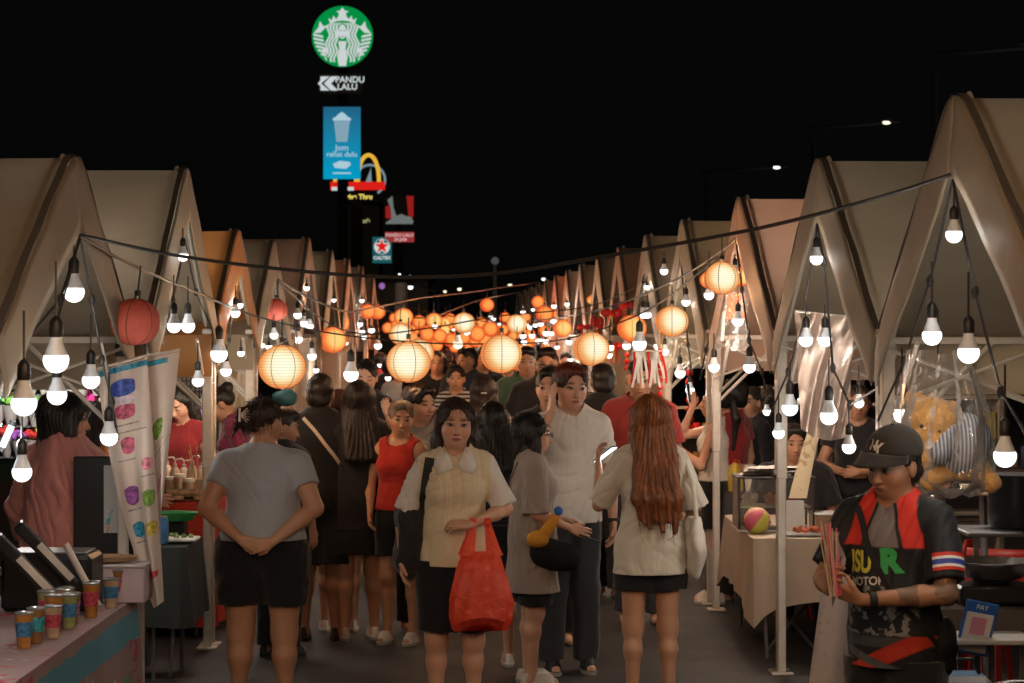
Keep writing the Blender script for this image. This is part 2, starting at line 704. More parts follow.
def cloth(name, col, zones=(), rough=.85, var=.12, sheen=.2):
    """woven cloth in the wearer's own coordinates; zones = (expr kind, params, colour)"""
    if name in MATS:
        return MATS[name]
    m, nt, out = nmat(name)
    tc = N(nt, 'TexCoord')
    sx = N(nt, 'SeparateXYZ')
    nt.links.new(tc.outputs['Object'], sx.inputs[0])
    x, y, z = sx.outputs
    ax = mth(nt, 'ABSOLUTE', x)
    nz = N(nt, 'TexNoise', Scale=7.0, Detail=5.0, Distortion=.6)
    nt.links.new(tc.outputs['Object'], nz.inputs['Vector'])
    wob = mth(nt, 'MULTIPLY', mth(nt, 'SUBTRACT', nz.outputs[0], .5), .03)

    def step(v, e, up=True, s=.004):
        mr = N(nt, 'MapRange')
        nt.links.new(v, mr.inputs[0])
        mr.inputs[1].default_value = e - s
        mr.inputs[2].default_value = e + s
        mr.inputs[3].default_value = 0 if up else 1
        mr.inputs[4].default_value = 1 if up else 0
        return mr.outputs[0]
    shade = lambda cc: mixc(nt, nz.outputs[0], tuple(k * (1 - var) for k in cc), tuple(min(1, k * (1 + var)) for k in cc))
    c = shade(col)
    for zn in zones:
        kind, prm, cc = zn
        if kind == 'sleeves':
            f = step(ax, prm)
        elif kind == 'below':
            f = step(mth(nt, 'ADD', z, wob), prm, False)
        elif kind == 'above':
            f = step(z, prm)
        elif kind == 'band':
            f = mth(nt, 'MULTIPLY', step(z, prm[0]), step(z, prm[1], False))
        elif kind == 'stripes':
            w = mth(nt, 'FRACT', mth(nt, 'MULTIPLY', z, prm))
            f = step(w, .5, True, .05)
        elif kind == 'box':
            f = mth(nt, 'MULTIPLY', mth(nt, 'MULTIPLY', step(x, prm[0]), step(x, prm[1], False)),
                    mth(nt, 'MULTIPLY', step(z, prm[2]), step(z, prm[3], False)))
        elif kind == 'diag':   # a*x + b*z > e, inside a box
            v = mth(nt, 'ADD', mth(nt, 'MULTIPLY', x, prm[0]), mth(nt, 'MULTIPLY', z, prm[1]))
            f = mth(nt, 'MULTIPLY', step(v, prm[2]), step(v, prm[3], False))
            if len(prm) > 4:
                f = mth(nt, 'MULTIPLY', f, mth(nt, 'MULTIPLY', step(z, prm[4]), step(z, prm[5], False)))
            if len(prm) > 6:
                f = mth(nt, 'MULTIPLY', f, mth(nt, 'MULTIPLY', step(x, prm[6]), step(x, prm[7], False)))
        elif kind == 'blotch':
            vo = N(nt, 'TexNoise', Scale=prm[0], Detail=3.0)
            nt.links.new(tc.outputs['Object'], vo.inputs['Vector'])
            f = mth(nt, 'MULTIPLY', step(vo.outputs[0], prm[1], True, .02),
                    mth(nt, 'MULTIPLY', step(z, prm[2]), step(z, prm[3], False)))
            if len(prm) > 4:
                f = mth(nt, 'MULTIPLY', f, mth(nt, 'MULTIPLY', step(x, prm[4]), step(x, prm[5], False)))
        c = mixc(nt, f, c, shade(cc))
    p = N(nt, 'BsdfPrincipled', Roughness=rough)
    p.inputs['Specular IOR Level'].default_value = .2
    p.inputs['Sheen Weight'].default_value = sheen
    p.inputs['Sheen Roughness'].default_value = .5
    nt.links.new(c, p.inputs['Base Color'])
    nf = N(nt, 'TexNoise', Scale=5.0, Detail=2.0, Distortion=1.2)
    mp = N(nt, 'Mapping')
    mp.inputs['Scale'].default_value = (1.6, 1.6, .8)
    mp.inputs['Rotation'].default_value = (.3, .5, .2)
    nt.links.new(tc.outputs['Object'], mp.inputs[0])
    nt.links.new(mp.outputs[0], nf.inputs['Vector'])
    nw = N(nt, 'TexNoise', Scale=260.0, Detail=1.0)
    nt.links.new(tc.outputs['Object'], nw.inputs['Vector'])
    hh = mth(nt, 'ADD', mth(nt, 'MULTIPLY', nf.outputs[0], 1.), mth(nt, 'MULTIPLY', nw.outputs[0], .04))
    b = N(nt, 'Bump', Strength=.3, Distance=.03)
    nt.links.new(hh, b.inputs['Height'])
    nt.links.new(b.outputs[0], p.inputs['Normal'])
    nt.links.new(p.outputs[0], out.inputs[0])
    MATS[name] = m
    return m


SK1 = dict(name='skin_fair', col=(.50, .30, .21))
SKT = {'fair': (.56, .315, .215), 'warm': (.47, .255, .16), 'tan': (.36, .185, .11), 'deep': (.25, .13, .08)}

HZ = 1.585


def rotm(yaw=0., pitch=0., roll=0.):
    r = math.radians
    return Matrix.Rotation(r(yaw), 3, 'Z') @ Matrix.Rotation(-r(pitch), 3, 'X') @ Matrix.Rotation(r(roll), 3, 'Y')


class Pose:
    def __init__(s, lean=0., head=(0, 0, 0), bw=1., fem=True, arms=None, legs=None, belly=0., shw=None, turn=0.):
        s.Rl = Matrix.Rotation(math.radians(turn), 3, 'Z') @ Matrix.Rotation(-math.radians(lean), 3, 'X')
        s.Rh = rotm(*head)
        s.bw = bw
        s.fem = fem
        s.belly = belly
        s.hs = 1.11
        sw = (shw or (.158 if fem else .182)) * (1 + (bw - 1) * .55)
        s.sh = {+1: s.B((sw, 0, 1.375)), -1: s.B((-sw, 0, 1.375))}
        s.arms = {}
        arms = arms or {}
        for sd, key in ((1, 'R'), (-1, 'L')):
            a = arms.get(key)
            if a is None:
                sp = .055 + (bw - 1) * .14
                e = (sd * (sw + sp), -.015, 1.115)
                w = (sd * (sw + sp + .012), .045, .885)
                a = (e, w, (0, .12, -1), (-sd, .1, 0), .55)
            s.arms[sd] = a
        s.legs = legs or {1: ((.095, .01, .47), (.10, -.01, .075)), -1: ((-.095, .01, .47), (-.10, -.01, .075))}

    def B(s, p):
        v = Vector(p) - Vector((0, 0, .95))
        return s.Rl @ v + Vector((0, 0, .95))

    def H(s, p):
        v = s.Rh @ (Vector(p) * s.hs + Vector((0, 0, .118)))
        return s.B(v + Vector((0, 0.005, 1.47)))

    def RH(s):
        return s.Rl @ s.Rh

    def inv_head(s, co):
        A = np.array(s.Rl)
        Bm = np.array(s.Rh)
        q = (co - np.array([0, 0, .95])) @ A + np.array([0, 0, .95])
        q = q - np.array([0, .005, 1.47])
        q = q @ Bm
        return (q - np.array([0, 0, .118])) / s.hs

    def torso(s):
        w = s.bw
        d = 1 + (w - 1) * .8
        f = s.fem
        out = [('e', (0, 0, .93), ((.165 if f else .155) * w, .118 * d, .12)),
               ('e', s.B((0, .005 + s.belly * .3, 1.08)), ((.128 if f else .142) * w, (.098 + s.belly) * d, .15)),
               ('e', s.B((0, .0, 1.25)), ((.148 if f else .168) * w, .112 * d, .165)),
               ]
        if f:
            out.append(('e', s.B((.062 * w, .075 * d, 1.255)), (.058, .052, .056)))
            out.append(('e', s.B((-.062 * w, .075 * d, 1.255)), (.058, .052, .056)))
        out.append(('c', s.sh[1] * .78 + s.B((0, 0, 1.39)) * .22, s.sh[-1] * .78 + s.B((0, 0, 1.39)) * .22, .048 * (1 + (w - 1) * .6), .048 * (1 + (w - 1) * .6)))
        out.append(('c', s.sh[1] * .55 + s.B((0, -.01, 1.42)) * .45, s.B((0, -.01, 1.455)), .04, .052))
        out.append(('c', s.sh[-1] * .55 + s.B((0, -.01, 1.42)) * .45, s.B((0, -.01, 1.455)), .04, .052))
        return out

    def put_torso(s, S, grow=0., k=.06, clips=()):
        for t in s.torso():
            if t[0] == 'e':
                S.ell(t[1], t[2], R=s.Rl, k=k, grow=grow, clips=clips)
            else:
                S.cone(t[1], t[2], t[3], t[4], k=k, grow=grow, clips=clips)

    def bounds(s, pad=.14):
        pts = [s.sh[1], s.sh[-1], s.H((0, 0, .12)), s.H((0, .1, 0)), (0.16 * s.bw, .12 * s.bw, .9), (-.16 * s.bw, -.12 * s.bw, .9), (0, .1, 0)]
        for sd in (1, -1):
            a = s.arms[sd]
            pts += [a[0], a[1], Vector(a[1]) + Vector(a[2]).normalized() * .12, s.legs[sd][0], s.legs[sd][1]]
        P = np.array([tuple(p) for p in pts])
        lo, hi = P.min(0) - pad, P.max(0) + pad
        lo[2] = max(lo[2], -.02)
        lo[2] = -.02
        return lo, hi


def put_hand(S, sd, W, f, n, curl, sc=1.):
    f = Vector(f).normalized()
    n = Vector(n)
    n = (n - f * n.dot(f)).normalized()
    t = f.cross(n) * sd   # towards the thumb
    W = Vector(W)
    kn = []
    for i, (o, fl, L) in enumerate(((.029, .080, .068), (.010, .085, .076), (-.010, .081, .071), (-.028, .072, .056))):
        o, fl, L = o * sc, fl * sc, L * sc
        a = W + f * .012 + t * o * .6
        b = W + f * fl + t * o
        S.cone(a, b, .0145 * sc, .0108 * sc, k=.008)
        kn.append((b, L, o))
    for i, (b, L, o) in enumerate(kn):
        cu = curl if not isinstance(curl, (list, tuple)) else curl[i]
        spread = t * (o * 1.3)
        p = b
        ang = cu * .55
        for j, fr in enumerate((.42, .32, .26)):
            dirv = (f * math.cos(ang) + n * math.sin(ang) + spread * (1 if j == 0 else .5) * 2).normalized()
            q = p + dirv * L * fr
            S.cone(p, q, (.0092 - j * .0008) * sc, (.0086 - j * .0009) * sc, k=.002)
            p = q
            ang += cu * (.9 if j == 0 else .7)
    th = W + t * .022 * sc + f * .022 * sc
    cth = curl if not isinstance(curl, (list, tuple)) else curl[0]
    d1 = (t * .75 + f * .75 + n * .25).normalized()
    p1 = th + d1 * .032 * sc
    d2 = (f * .9 + t * .15 + n * (.2 + .5 * cth)).normalized()
    p2 = p1 + d2 * .045 * sc
    S.cone(W + f * .01, th, .016 * sc, .0135 * sc, k=.008)
    S.cone(th, p1, .0135 * sc, .0108 * sc, k=.006)
    S.cone(p1, p2, .0108 * sc, .0082 * sc, k=.002)


def body_mesh(root, P, mat, vox, hands=True):
    lo, hi = P.bounds()
    S = Sdf(lo, hi, vox)
    w = P.bw
    P.put_torso(S)
    S.cone(P.B((0, -.012, 1.40)), P.H((0, -.018, -.06)), .056 if not P.fem else .049, .053 if not P.fem else .046, k=.03)
    R = P.RH()
    e = lambda c, r, k=.02, op='add': S.ell(P.H(c), tuple(q_ * P.hs for q_ in r), R=R, k=k, op=op)
    fat = 1 + (w - 1) * .35
    e((0, -.015, .027), (.075, .094, .088))
    e((0, .02, -.028), (.066 * fat, .072, .072), .03)
    e((0, .036, -.078), (.040 * fat, .044, .034), .03)
    for q in (-1, 1):
        e((q * .035, .052, -.03), (.028 * fat, .028, .030), .02)
        e((q * .077, -.008, -.008), (.011, .021, .032), .006)
        if vox < .009:
            e((q * .031, .104, .004), (.017, .016, .012), .014, 'sub')
            e((q * .031, .078, .003), (.015, .013, .011), .006)
            e((q * .03, .082, .028), (.022, .012, .006), .012)
            e((q * .010, .097, -.038), (.008, .010, .007), .006)
    S.cone(P.H((0, .086, .006)), P.H((0, .106, -.034)), .0075, .0115, k=.012)
    e((0, .083, -.062), (.022, .013, .010), .01)
    for sd in (1, -1):
        el, wr, fd, nd, cu = P.arms[sd]
        th = 1 + (w - 1) * .9
        fm = .92 if P.fem else 1.05
        S.cone(P.sh[sd], el, .050 * th * fm, .038 * th * fm, k=.04)
        E_, W_ = Vector(el), Vector(wr)
        S.cone(E_, E_.lerp(W_, .3), .037 * th * fm, .037 * th * fm, k=.02)
        S.cone(E_.lerp(W_, .3), W_, .037 * th * fm, .0235 * fm * (1 + (w - 1) * .4), k=.02)
        if hands:
            put_hand(S, sd, W_, fd, nd, cu, .95 if P.fem else 1.05)
        else:
            S.cone(W_, W_ + Vector(fd).normalized() * .1, .026, .03, k=.02)
        kn, an = P.legs[sd]
        hp = (sd * .088 * w, 0, .86)
        S.cone(hp, kn, .088 * (1 + (w - 1) * .9), .054 * (1 + (w - 1) * .7), k=.05)
        K, A = Vector(kn), Vector(an)
        mid = K.lerp(A, .3)
        S.cone(K, mid + Vector((0, -.012, 0)), .047 * (1 + (w - 1) * .7), .047 * (1 + (w - 1) * .8), k=.05)
        S.cone(mid + Vector((0, -.012, 0)), A, .046 * (1 + (w - 1) * .8), .030, k=.04)
        S.cone(A + Vector((0, -.02, -.035)), A + Vector((0, .14, -.045)), .032, .026, k=.03)
    return S.mesh('body', mat, root, attr=P.inv_head)


def top_mesh(root, P, mat, vox, hem=.95, sleeve=.6, grow=.016, neck=.075, flare=0., fold=.004, seed=0, tank=False,
             name='shirt', vneck=0., sl_w=.012, backlow=0.):
    lo, hi = P.bounds(.2)
    lo[2] = hem - .06
    hi[2] = min(hi[2], 1.62 if abs(P.Rl[1][2]) < .2 else 1.62)
    S = Sdf(lo, hi, vox)
    w = P.bw
    P.put_torso(S, grow=grow)
    if hem < 1.0:
        wd = .15 * w + grow + flare
        S.cone((0, 0, 1.02), (0, 0, hem - .02), .145 * w + grow, wd + .01, k=.06, ys=.78)
    for sd in (1, -1):
        el, wr, fd, nd, cu = P.arms[sd]
        if tank:
            continue
        sh, el = P.sh[sd], Vector(el)
        th = (1 + (w - 1) * .9) * (.92 if P.fem else 1.05)
        g = grow * .6 + sl_w
        if sleeve <= 1:
            cp = sh.lerp(el, sleeve)
            S.cone(sh, el, .052 * th + grow * .5, .043 * th + g, k=.03, clips=((cp, el - sh),))
        else:
            wr = Vector(wr)
            S.cone(sh, el, .052 * th + grow * .5, .042 * th + g, k=.03)
            cp = el.lerp(wr, sleeve - 1)
            S.cone(el, wr, .042 * th + g, .03 + g, k=.02, clips=((cp, wr - el),))
    if fold:
        S.noise(fold * .7, seed=seed, freq=(9, 9, 6), n=4)
        S.folds(fold * 1.7, seed=seed)
    S.clip((0, 0, hem), (0, .0, -1))
    # neck opening
    S.cone(P.B((0, .016 - backlow * .1, 1.462)), P.B((0, .02, 1.62)), neck + .004, neck + .03, k=.0, op='sub')
    if vneck:
        S.cone(P.B((0, .16, 1.44)), P.B((0, .12, 1.44 - vneck)), .045, .006, k=.01, op='sub')
    if tank:
        for sd in (1, -1):
            c = P.sh[sd]
            S.ell(Vector(c) + Vector((sd * .035, 0, -.015)), (.07, .2, .10), k=.01, op='sub')
    return S.mesh(name, mat, root)


def bottom_mesh(root, P, mat, vox, top=1.06, hem=.55, grow=.014, kind='shorts', seed=1, flare=.02, name=None):
    lo, hi = P.bounds(.2)
    hi[2] = top + .02
    lo[2] = max(0, hem - .05)
    S = Sdf(lo, hi, vox)
    w = P.bw
    S.ell((0, 0, .93), ((.165 if P.fem else .155) * w + grow, .118 * (1 + (w - 1) * .8) + grow, .14 + grow), k=.05)
    S.ell(P.B((0, .005 + P.belly * .3, 1.08)), (.130 * w + grow * .8, (.100 + P.belly) * w + grow * .8, .15), R=P.Rl, k=.05)
    if kind == 'skirt':
        S.cone((0, 0, .95), (0, 0, hem - .03), .165 * w + grow, .165 * w + grow + flare, k=.05, ys=.78)
    else:
        for sd in (1, -1):
            kn, an = P.legs[sd]
            hp = Vector((sd * .088 * w, 0, .86))
            K, A = Vector(kn), Vector(an)
            th = 1 + (w - 1) * .9
            if kind == 'shorts':
                dd = K - hp
                t = (hp[2] - hem) / max(1e-3, (hp[2] - K[2])) if abs(dd[2]) > .05 else .6
                cp = hp + dd * min(t, 1.)
                S.cone(hp, K, .09 * th + grow, .062 * th + grow + flare, k=.04, clips=((cp, dd),))
            else:
                S.cone(hp, K, .09 * th + grow, .056 * th + grow + flare * .5, k=.04)
                S.cone(K, A, .056 * th + grow + flare * .5, .045 + grow + flare * .5, k=.02, clips=((A, A - K),))
    S.noise(.003, seed=seed, freq=(14, 14, 8))
    S.clip((0, 0, top), (0, 0, 1))
    if kind == 'skirt':
        S.clip((0, 0, hem), (0, 0, -1))
    return S.mesh(name or ('trousers' if kind == 'pants' else kind), mat, root)


def hair_mesh(root, P, mat, vox, style='short', length=.9, seed=3, vol=0., side=0., part=0., out=0., bl=0.):
    V3b = lambda q_: q_ + Vector((0, -out, .04))
    c = P.H((0, 0, 0))
    zlo = min(1.3, length - .05) if style in ('long', 'tail') else c[2] - .34
    S = Sdf((c[0] - .3, c[1] - .34, zlo), (c[0] + .3, c[1] + .26, c[2] + .22), vox)
    R = P.RH()
    e = lambda cc, r, k=.02, op='add': S.ell(P.H(cc), tuple(q_ * P.hs for q_ in r), R=R, k=k, op=op)
    v = vol
    nape = -.055 if style in ('short',) else -.075
    n_ = R @ Vector((0, .25, -1))
    S.ell(P.H((0, -.022, .034)), (.089 + v, .108 + v, .098 + v), R=R, k=.02, clips=((P.H((0, -.08, nape)), n_),))
    if style == 'short':
        e((0, -.05, -.03), (.072, .06, .055), .02)
        e((0, .045, .085), (.06, .045, .03), .03)
    if style == 'bob':
        S.cone(P.H((0, -.045, .02)), P.H((0, -.05, -.115 + bl)), .088 + v, .074 + v, k=.03, ys=.9)
        for q in (-1, 1):
            S.cone(P.H((q * .062, .0, .03)), P.H((q * .072, .012, -.12 + bl)), .034 + v, .026 + v, k=.03)
    if style in ('long',):
        S.cone(P.H((0, -.04, .02)), P.H((0, -.055, -.11)), .086 + v, .072 + v, k=.03, ys=.85)
        for q in (-1, 1):
            S.cone(P.H((q * .064, .0, .03)), P.H((q * .075, -.01, -.14)), .03 + v, .03 + v, k=.03)
        top = P.H((0, -.06, -.10))
        for i, x in enumerate((-.085, -.05, -.015, .02, .055, .088)):
            a = P.H((x * .9, -.055, -.06))
            b = P.B((x * (1.15 + v * 3) + side, -.150 - .11 * (P.bw - 1) - v - out, max(length, 1.18)))
            S.cone(a, b, .036, .032, k=.035)
            if length < 1.18:
                b2 = P.B((x * 1.02 + side * 1.3, -.175 - .11 * (P.bw - 1) - v - out, length + .07 * abs(math.sin(i * 1.7 + 1)) + .0))
                S.cone(b, b2, .032, .013, k=.035)
    if style == 'tail':
        e((0, -.1, .02), (.03, .03, .03), .02)
        a = P.H((0, -.115, .03))
        b = P.H((side * .3, -.165, -.10))
        S.cone(a, b, .026, .034, k=.02)
        S.cone(b, P.B((side, -.15, length)), .034, .012, k=.02)
    if style == 'bun':
        e((0, -.105, .075), (.042, .042, .040), .01)
    if style == 'clip':
        e((-.03, -.10, .02), (.05, .035, .055), .02)
        for i in range(5):
            S.cone(P.H((-.035, -.105, .03)), P.H((-.06 - .012 * i, -.13 + .008 * i, .05 - .03 * i)), .012, .006, k=.01)
    # the face stays free
    fy = .115 if style != 'short' else .11
    if part == 0:
        e((0, fy + .004, -.016), (.065, .09, .112 if style != 'short' else .094), .01, 'sub')
    else:
        e((0, fy, -.028), (.062, .085, .096), .01, 'sub')
    if style == 'short':
        for q in (-1, 1):
            e((q * .085, .045, -.04), (.03, .06, .055), .01, 'sub')
    # strands
    lo = S.lo
    X, Y, Z = np.meshgrid(*S.ax, indexing='ij', sparse=True)
    ang = np.arctan2(X - c[0], Y - c[1] + .02)
    S.F += (.0022 * np.sin(ang * 34 + 2.3 * np.sin(Z * 9 + seed)) + .0016 * np.sin(ang * 61 + 3 * np.sin(Z * 13 + 1))).astype(np.float32)
    S.noise(.0025, seed=seed, freq=(22, 22, 10))
    o = S.mesh('hair', mat, root)
    if vox < .0075 and len(o.data.vertices):
        # loose strands that break the outline
        me = o.data
        n = len(me.vertices)
        pick = rng.integers(0, n, 420 if style != 'short' else 260)
        mb = MB()
        for i in pick:
            p = me.vertices[int(i)].co.copy()
            nn = me.vertices[int(i)].normal.copy()
            rad = Vector((p[0] - c[0], p[1] - c[1], 0))
            L = random.uniform(.03, .10) if style != 'short' else random.uniform(.012, .03)
            if style == 'short':
                t1 = (nn * .8 + Vector((random.uniform(-.5, .5), random.uniform(-.3, .5), random.uniform(-.4, .4)))).normalized()
                q = [p, p + t1 * L * .5, p + (t1 + Vector((0, 0, -.4))).normalized() * L]
            else:
                dn = Vector((random.uniform(-.12, .12), random.uniform(-.12, .12), -1))
                if p[2] > c[2] + .05:
                    dn = (Vector((p[0] - c[0], p[1] - c[1], 0)).normalized() * .8 + Vector((0, 0, -.5)))
                dn = (dn - nn * dn.dot(nn)).normalized()
                q = [p, p + nn * .004 + dn * L * .5, p + nn * random.uniform(.002, .012) + dn * L]
            mb.tube(q, [.0013, .0011, .0004], 3, caps=False)
        mb.build('flyaway_hair', mat, o)
    return o


def shoe_mesh(root, P, mat, sole, vox):
    for sd in (1, -1):
        A = Vector(P.legs[sd][1])
        A[2] = 0
        mb = MB()
        prof = []
        vs = []
        n = 22
        for j, (z, g) in enumerate(((.0, 0.), (.022, .004), (.024, .001), (.055, -.004), (.085, -.014))):
            for i in range(n):
                w = 2 * PI * i / n
                yy = math.sin(w)
                y = .055 + yy * (.122 + g)
                cut = 0
                zz = z
                if z > .04:
                    if yy > 0:
                        y = .055 + yy * (.122 + g) * (1 - (z - .04) * 14 * .75)
                        zz = z
                x = math.cos(w) * (.040 + g + .006 * yy)
                vs.append((A[0] + x, A[1] + y - .01, zz + .001))
        fs = [tuple(range(n))[::-1], tuple(4 * n + k for k in range(n))]
        for j in range(4):
            for i in range(n):
                fs.append((j * n + i, j * n + (i + 1) % n, (j + 1) * n + (i + 1) % n, (j + 1) * n + i))
        mb.add(vs, fs)
        o = mb.build('shoe', [mat, sole], root)
        for p in o.data.polygons:
            if p.center[2] < .023:
                p.material_index = 1


def place_person(label, px, top, s, yaw, P, group=None, H=None, d=None, sink=0.):
    """root at the feet; the crown of the head comes to the given sight line"""
    d = d or F / s
    z = CH - (top - HY) / F * d
    t = P.H((0, 0, .125))
    Hn = t[2]
    if H is None:
        sc = z / Hn
        dz = 0
    else:
        sc = H / 1.71
        dz = z - Hn * sc
    ang = math.radians(yaw)
    off = Matrix.Rotation(ang, 3, 'Z') @ Vector((P.H((0, 0, 0))[0], P.H((0, 0, 0))[1], 0)) * sc
    x = (px - 512) / F * d - off[0]
    r = thing('person', label, 'person', (x, d - off[1], max(dz, 0) if sink == 0 else dz), ang, group)
    r.scale = (sc, sc, sc)
    return r


def person(label, px, top, s, yaw, tone='warm', pose=None, shirt=None, bottom=None, hair=None, vox=None, shoes=None, group=None,
           H=None, face=None, hands=True):
    P = Pose(**(pose or {}))
    r = place_person(label, px, top, s, yaw, P, group, H)
    if vox is None:
        vox = .0058 if s > 160 else (.0075 if s > 125 else .011)
    fk = dict(face or {})
    sk = skin('skin_' + tone + '_' + '_'.join(sorted(fk.keys())), SKT[tone], **fk)
    body = body_mesh(r, P, sk, vox, hands and s > 100)
    res = dict(root=r, P=P, body=body, sc=r.scale[0])
    if shirt:
        sh = dict(shirt)
        m = sh.pop('mat')
        res['shirt'] = top_mesh(r, P, m, vox, seed=int(px), **sh)
    if bottom:
        b = dict(bottom)
        b.setdefault('top', (shirt or {}).get('hem', .95) + .03)
        m = b.pop('mat')
        res['bottom'] = bottom_mesh(r, P, m, vox, seed=int(px) + 1, **b)
    if hair:
        h = dict(hair)
        m = h.pop('mat')
        res['hair'] = hair_mesh(r, P, m, min(vox, .008), seed=int(px) % 17, **h)
    if shoes:
        shoe_mesh(r, P, shoes[0], shoes[1], vox)
    return res


def strap(res, pts, width=.03, mat=None, name='strap', parent=None, off=.008, src='shirt', front=True, th=.004):
    """a band laid over the clothes: points (x,z) projected along y onto the cloth from the front or the back"""
    o = res[src]
    bm = BVHTree.FromPolygons([v.co for v in o.data.vertices], [p.vertices for p in o.data.polygons])
    dirn = Vector((0, -1 if front else 1, 0))
    dense = []
    for i in range(len(pts) - 1):
        for k in range(8):
            t = k / 8
            dense.append((pts[i][0] * (1 - t) + pts[i + 1][0] * t, pts[i][1] * (1 - t) + pts[i + 1][1] * t))
    dense.append(pts[-1])
    row = []
    last = None
    for (x, z) in dense:
        h = bm.ray_cast(Vector((x, .8 if front else -.8, z)), dirn)[0]
        y = h[1] if h is not None and abs(h[0] - x) < .01 else (last if last is not None else (.12 if front else -.12))
        last = y
        row.append(Vector((x, y + (off if front else -off), z)))
    # smooth
    for _ in range(2):
        row = [row[0]] + [(row[i - 1] + row[i] * 2 + row[i + 1]) / 4 for i in range(1, len(row) - 1)] + [row[-1]]
    mb = MB()
    vs = []
    for i, p in enumerate(row):
        t = (row[min(i + 1, len(row) - 1)] - row[max(i - 1, 0)])
        t[1] = 0
        t.normalize()
        sdv = Vector((t[2], 0, -t[0])) * width / 2
        w = Vector((0, th if front else -th, 0))
        vs += [p - sdv, p + sdv, p + sdv + w, p - sdv + w]
    fs = []
    for i in range(len(row) - 1):
        for k in range(4):
            fs.append((i * 4 + k, i * 4 + (k + 1) % 4, i * 4 + 4 + (k + 1) % 4, i * 4 + 4 + k))
    mb.add(vs, fs)
    return mb.build(name, mat, parent or res['root'])


def print_on(res, me_or_txt, size, mat, cx, cz, src='shirt', front=True, name='print', bold=.0, rotz=0., off=.004, sx=1.):
    """lettering laid onto the cloth"""
    me = text_mesh(me_or_txt, size, bold, .0, 'CENTER')
    import bmesh
    bm_ = bmesh.new()
    bm_.from_mesh(me)
    bmesh.ops.triangulate(bm_, faces=bm_.faces[:])
    bmesh.ops.subdivide_edges(bm_, edges=[e for e in bm_.edges if e.calc_length() > .02], cuts=2)
    bm_.to_mesh(me)
    bm_.free()
    o = res[src]
    bm = BVHTree.FromPolygons([v.co for v in o.data.vertices], [p.vertices for p in o.data.polygons])
    sg = -1 if front else 1   # seen from the front the wearer's x runs the other way
    ca, sa = math.cos(rotz), math.sin(rotz)
    for v in me.vertices:
        u, w = v.co[0] * ca * sx - v.co[1] * sa, v.co[0] * sa * sx + v.co[1] * ca
        x, z = cx + sg * u, cz + w
        h = bm.ray_cast(Vector((x, .8 if front else -.8, z)), Vector((0, -1 if front else 1, 0)))[0]
        y = h[1] if h is not None else (.12 if front else -.12)
        v.co = (x, y + (off if front else -off), z)
    me.materials.clear()
    me.materials.append(mat)
    q = bpy.data.objects.new(name, me)
    COL.objects.link(q)
    q.parent = res['root']
    return q
# ================================================================== THE PLACE
def Xr(d):
    return (430 - 512) / F * d + 4478 / F


def Xl(d):
    return (488 - 512) / F * d - 3846 / F


# ---- ground
asph = M('asphalt', (.026, .025, .025), rough=.7, var=.6, nscale=2.3, bump=.6, bscale=60, spec=.35)
g = MB()
g.sheet(lambda u, v: ((u - .5) * 600, v * 700 - 60, 0), 8, 8)
tag(g.build('ground', asph, smooth=False), kind='structure')
# ---- tents
def fabric(name, col, tr=.3):
    if name in MATS:
        return MATS[name]
    m, nt, out = nmat(name)
    tc = N(nt, 'TexCoord')
    nz = N(nt, 'TexNoise', Scale=1.3, Detail=6.0, Roughness=.65, Distortion=.6)
    nt.links.new(tc.outputs['Object'], nz.inputs['Vector'])
    mp = N(nt, 'Mapping')
    mp.inputs['Scale'].default_value = (1., 1.8, 1.8)
    nt.links.new(tc.outputs['Object'], mp.inputs[0])
    n2 = N(nt, 'TexNoise', Scale=1.6, Detail=2.0, Distortion=.8)
    nt.links.new(mp.outputs[0], n2.inputs['Vector'])
    c = mixc(nt, nz.outputs[0], tuple(k * .72 for k in col), tuple(min(1, k * 1.22) for k in col))
    b = N(nt, 'Bump', Strength=.16, Distance=.05)
    nt.links.new(n2.outputs[0], b.inputs['Height'])
    p = N(nt, 'BsdfPrincipled', Roughness=.62)
    p.inputs['Specular IOR Level'].default_value = .25
    nt.links.new(c, p.inputs['Base Color'])
    nt.links.new(b.outputs[0], p.inputs['Normal'])
    t = N(nt, 'BsdfTranslucent')
    nt.links.new(c, t.inputs[0])
    nt.links.new(b.outputs[0], t.inputs['Normal'])
    mx = N(nt, 'MixShader')
    mx.inputs[0].default_value = tr
    nt.links.new(p.outputs[0], mx.inputs[1])
    nt.links.new(t.outputs[0], mx.inputs[2])
    nt.links.new(mx.outputs[0], out.inputs[0])
    MATS[name] = m
    return m


FAB = {'cream': fabric('tent_fabric_cream', (.345, .298, .225)),
       'grey': fabric('tent_fabric_grey', (.325, .28, .215)),
       'orange': fabric('tent_fabric_orange', (.47, .22, .08), .35),
       'pink': fabric('tent_fabric_pink', (.46, .31, .235), .3)}
pole_m = M('tent_pole_paint', (.55, .52, .47), rough=.45, var=.12, nscale=10, spec=.5)
dark_m = M('dark_hardware', (.02, .02, .022), rough=.5, var=.2)
rafter_shade_m = M('tent_rafter_shade', (.10, .09, .08), rough=.8)


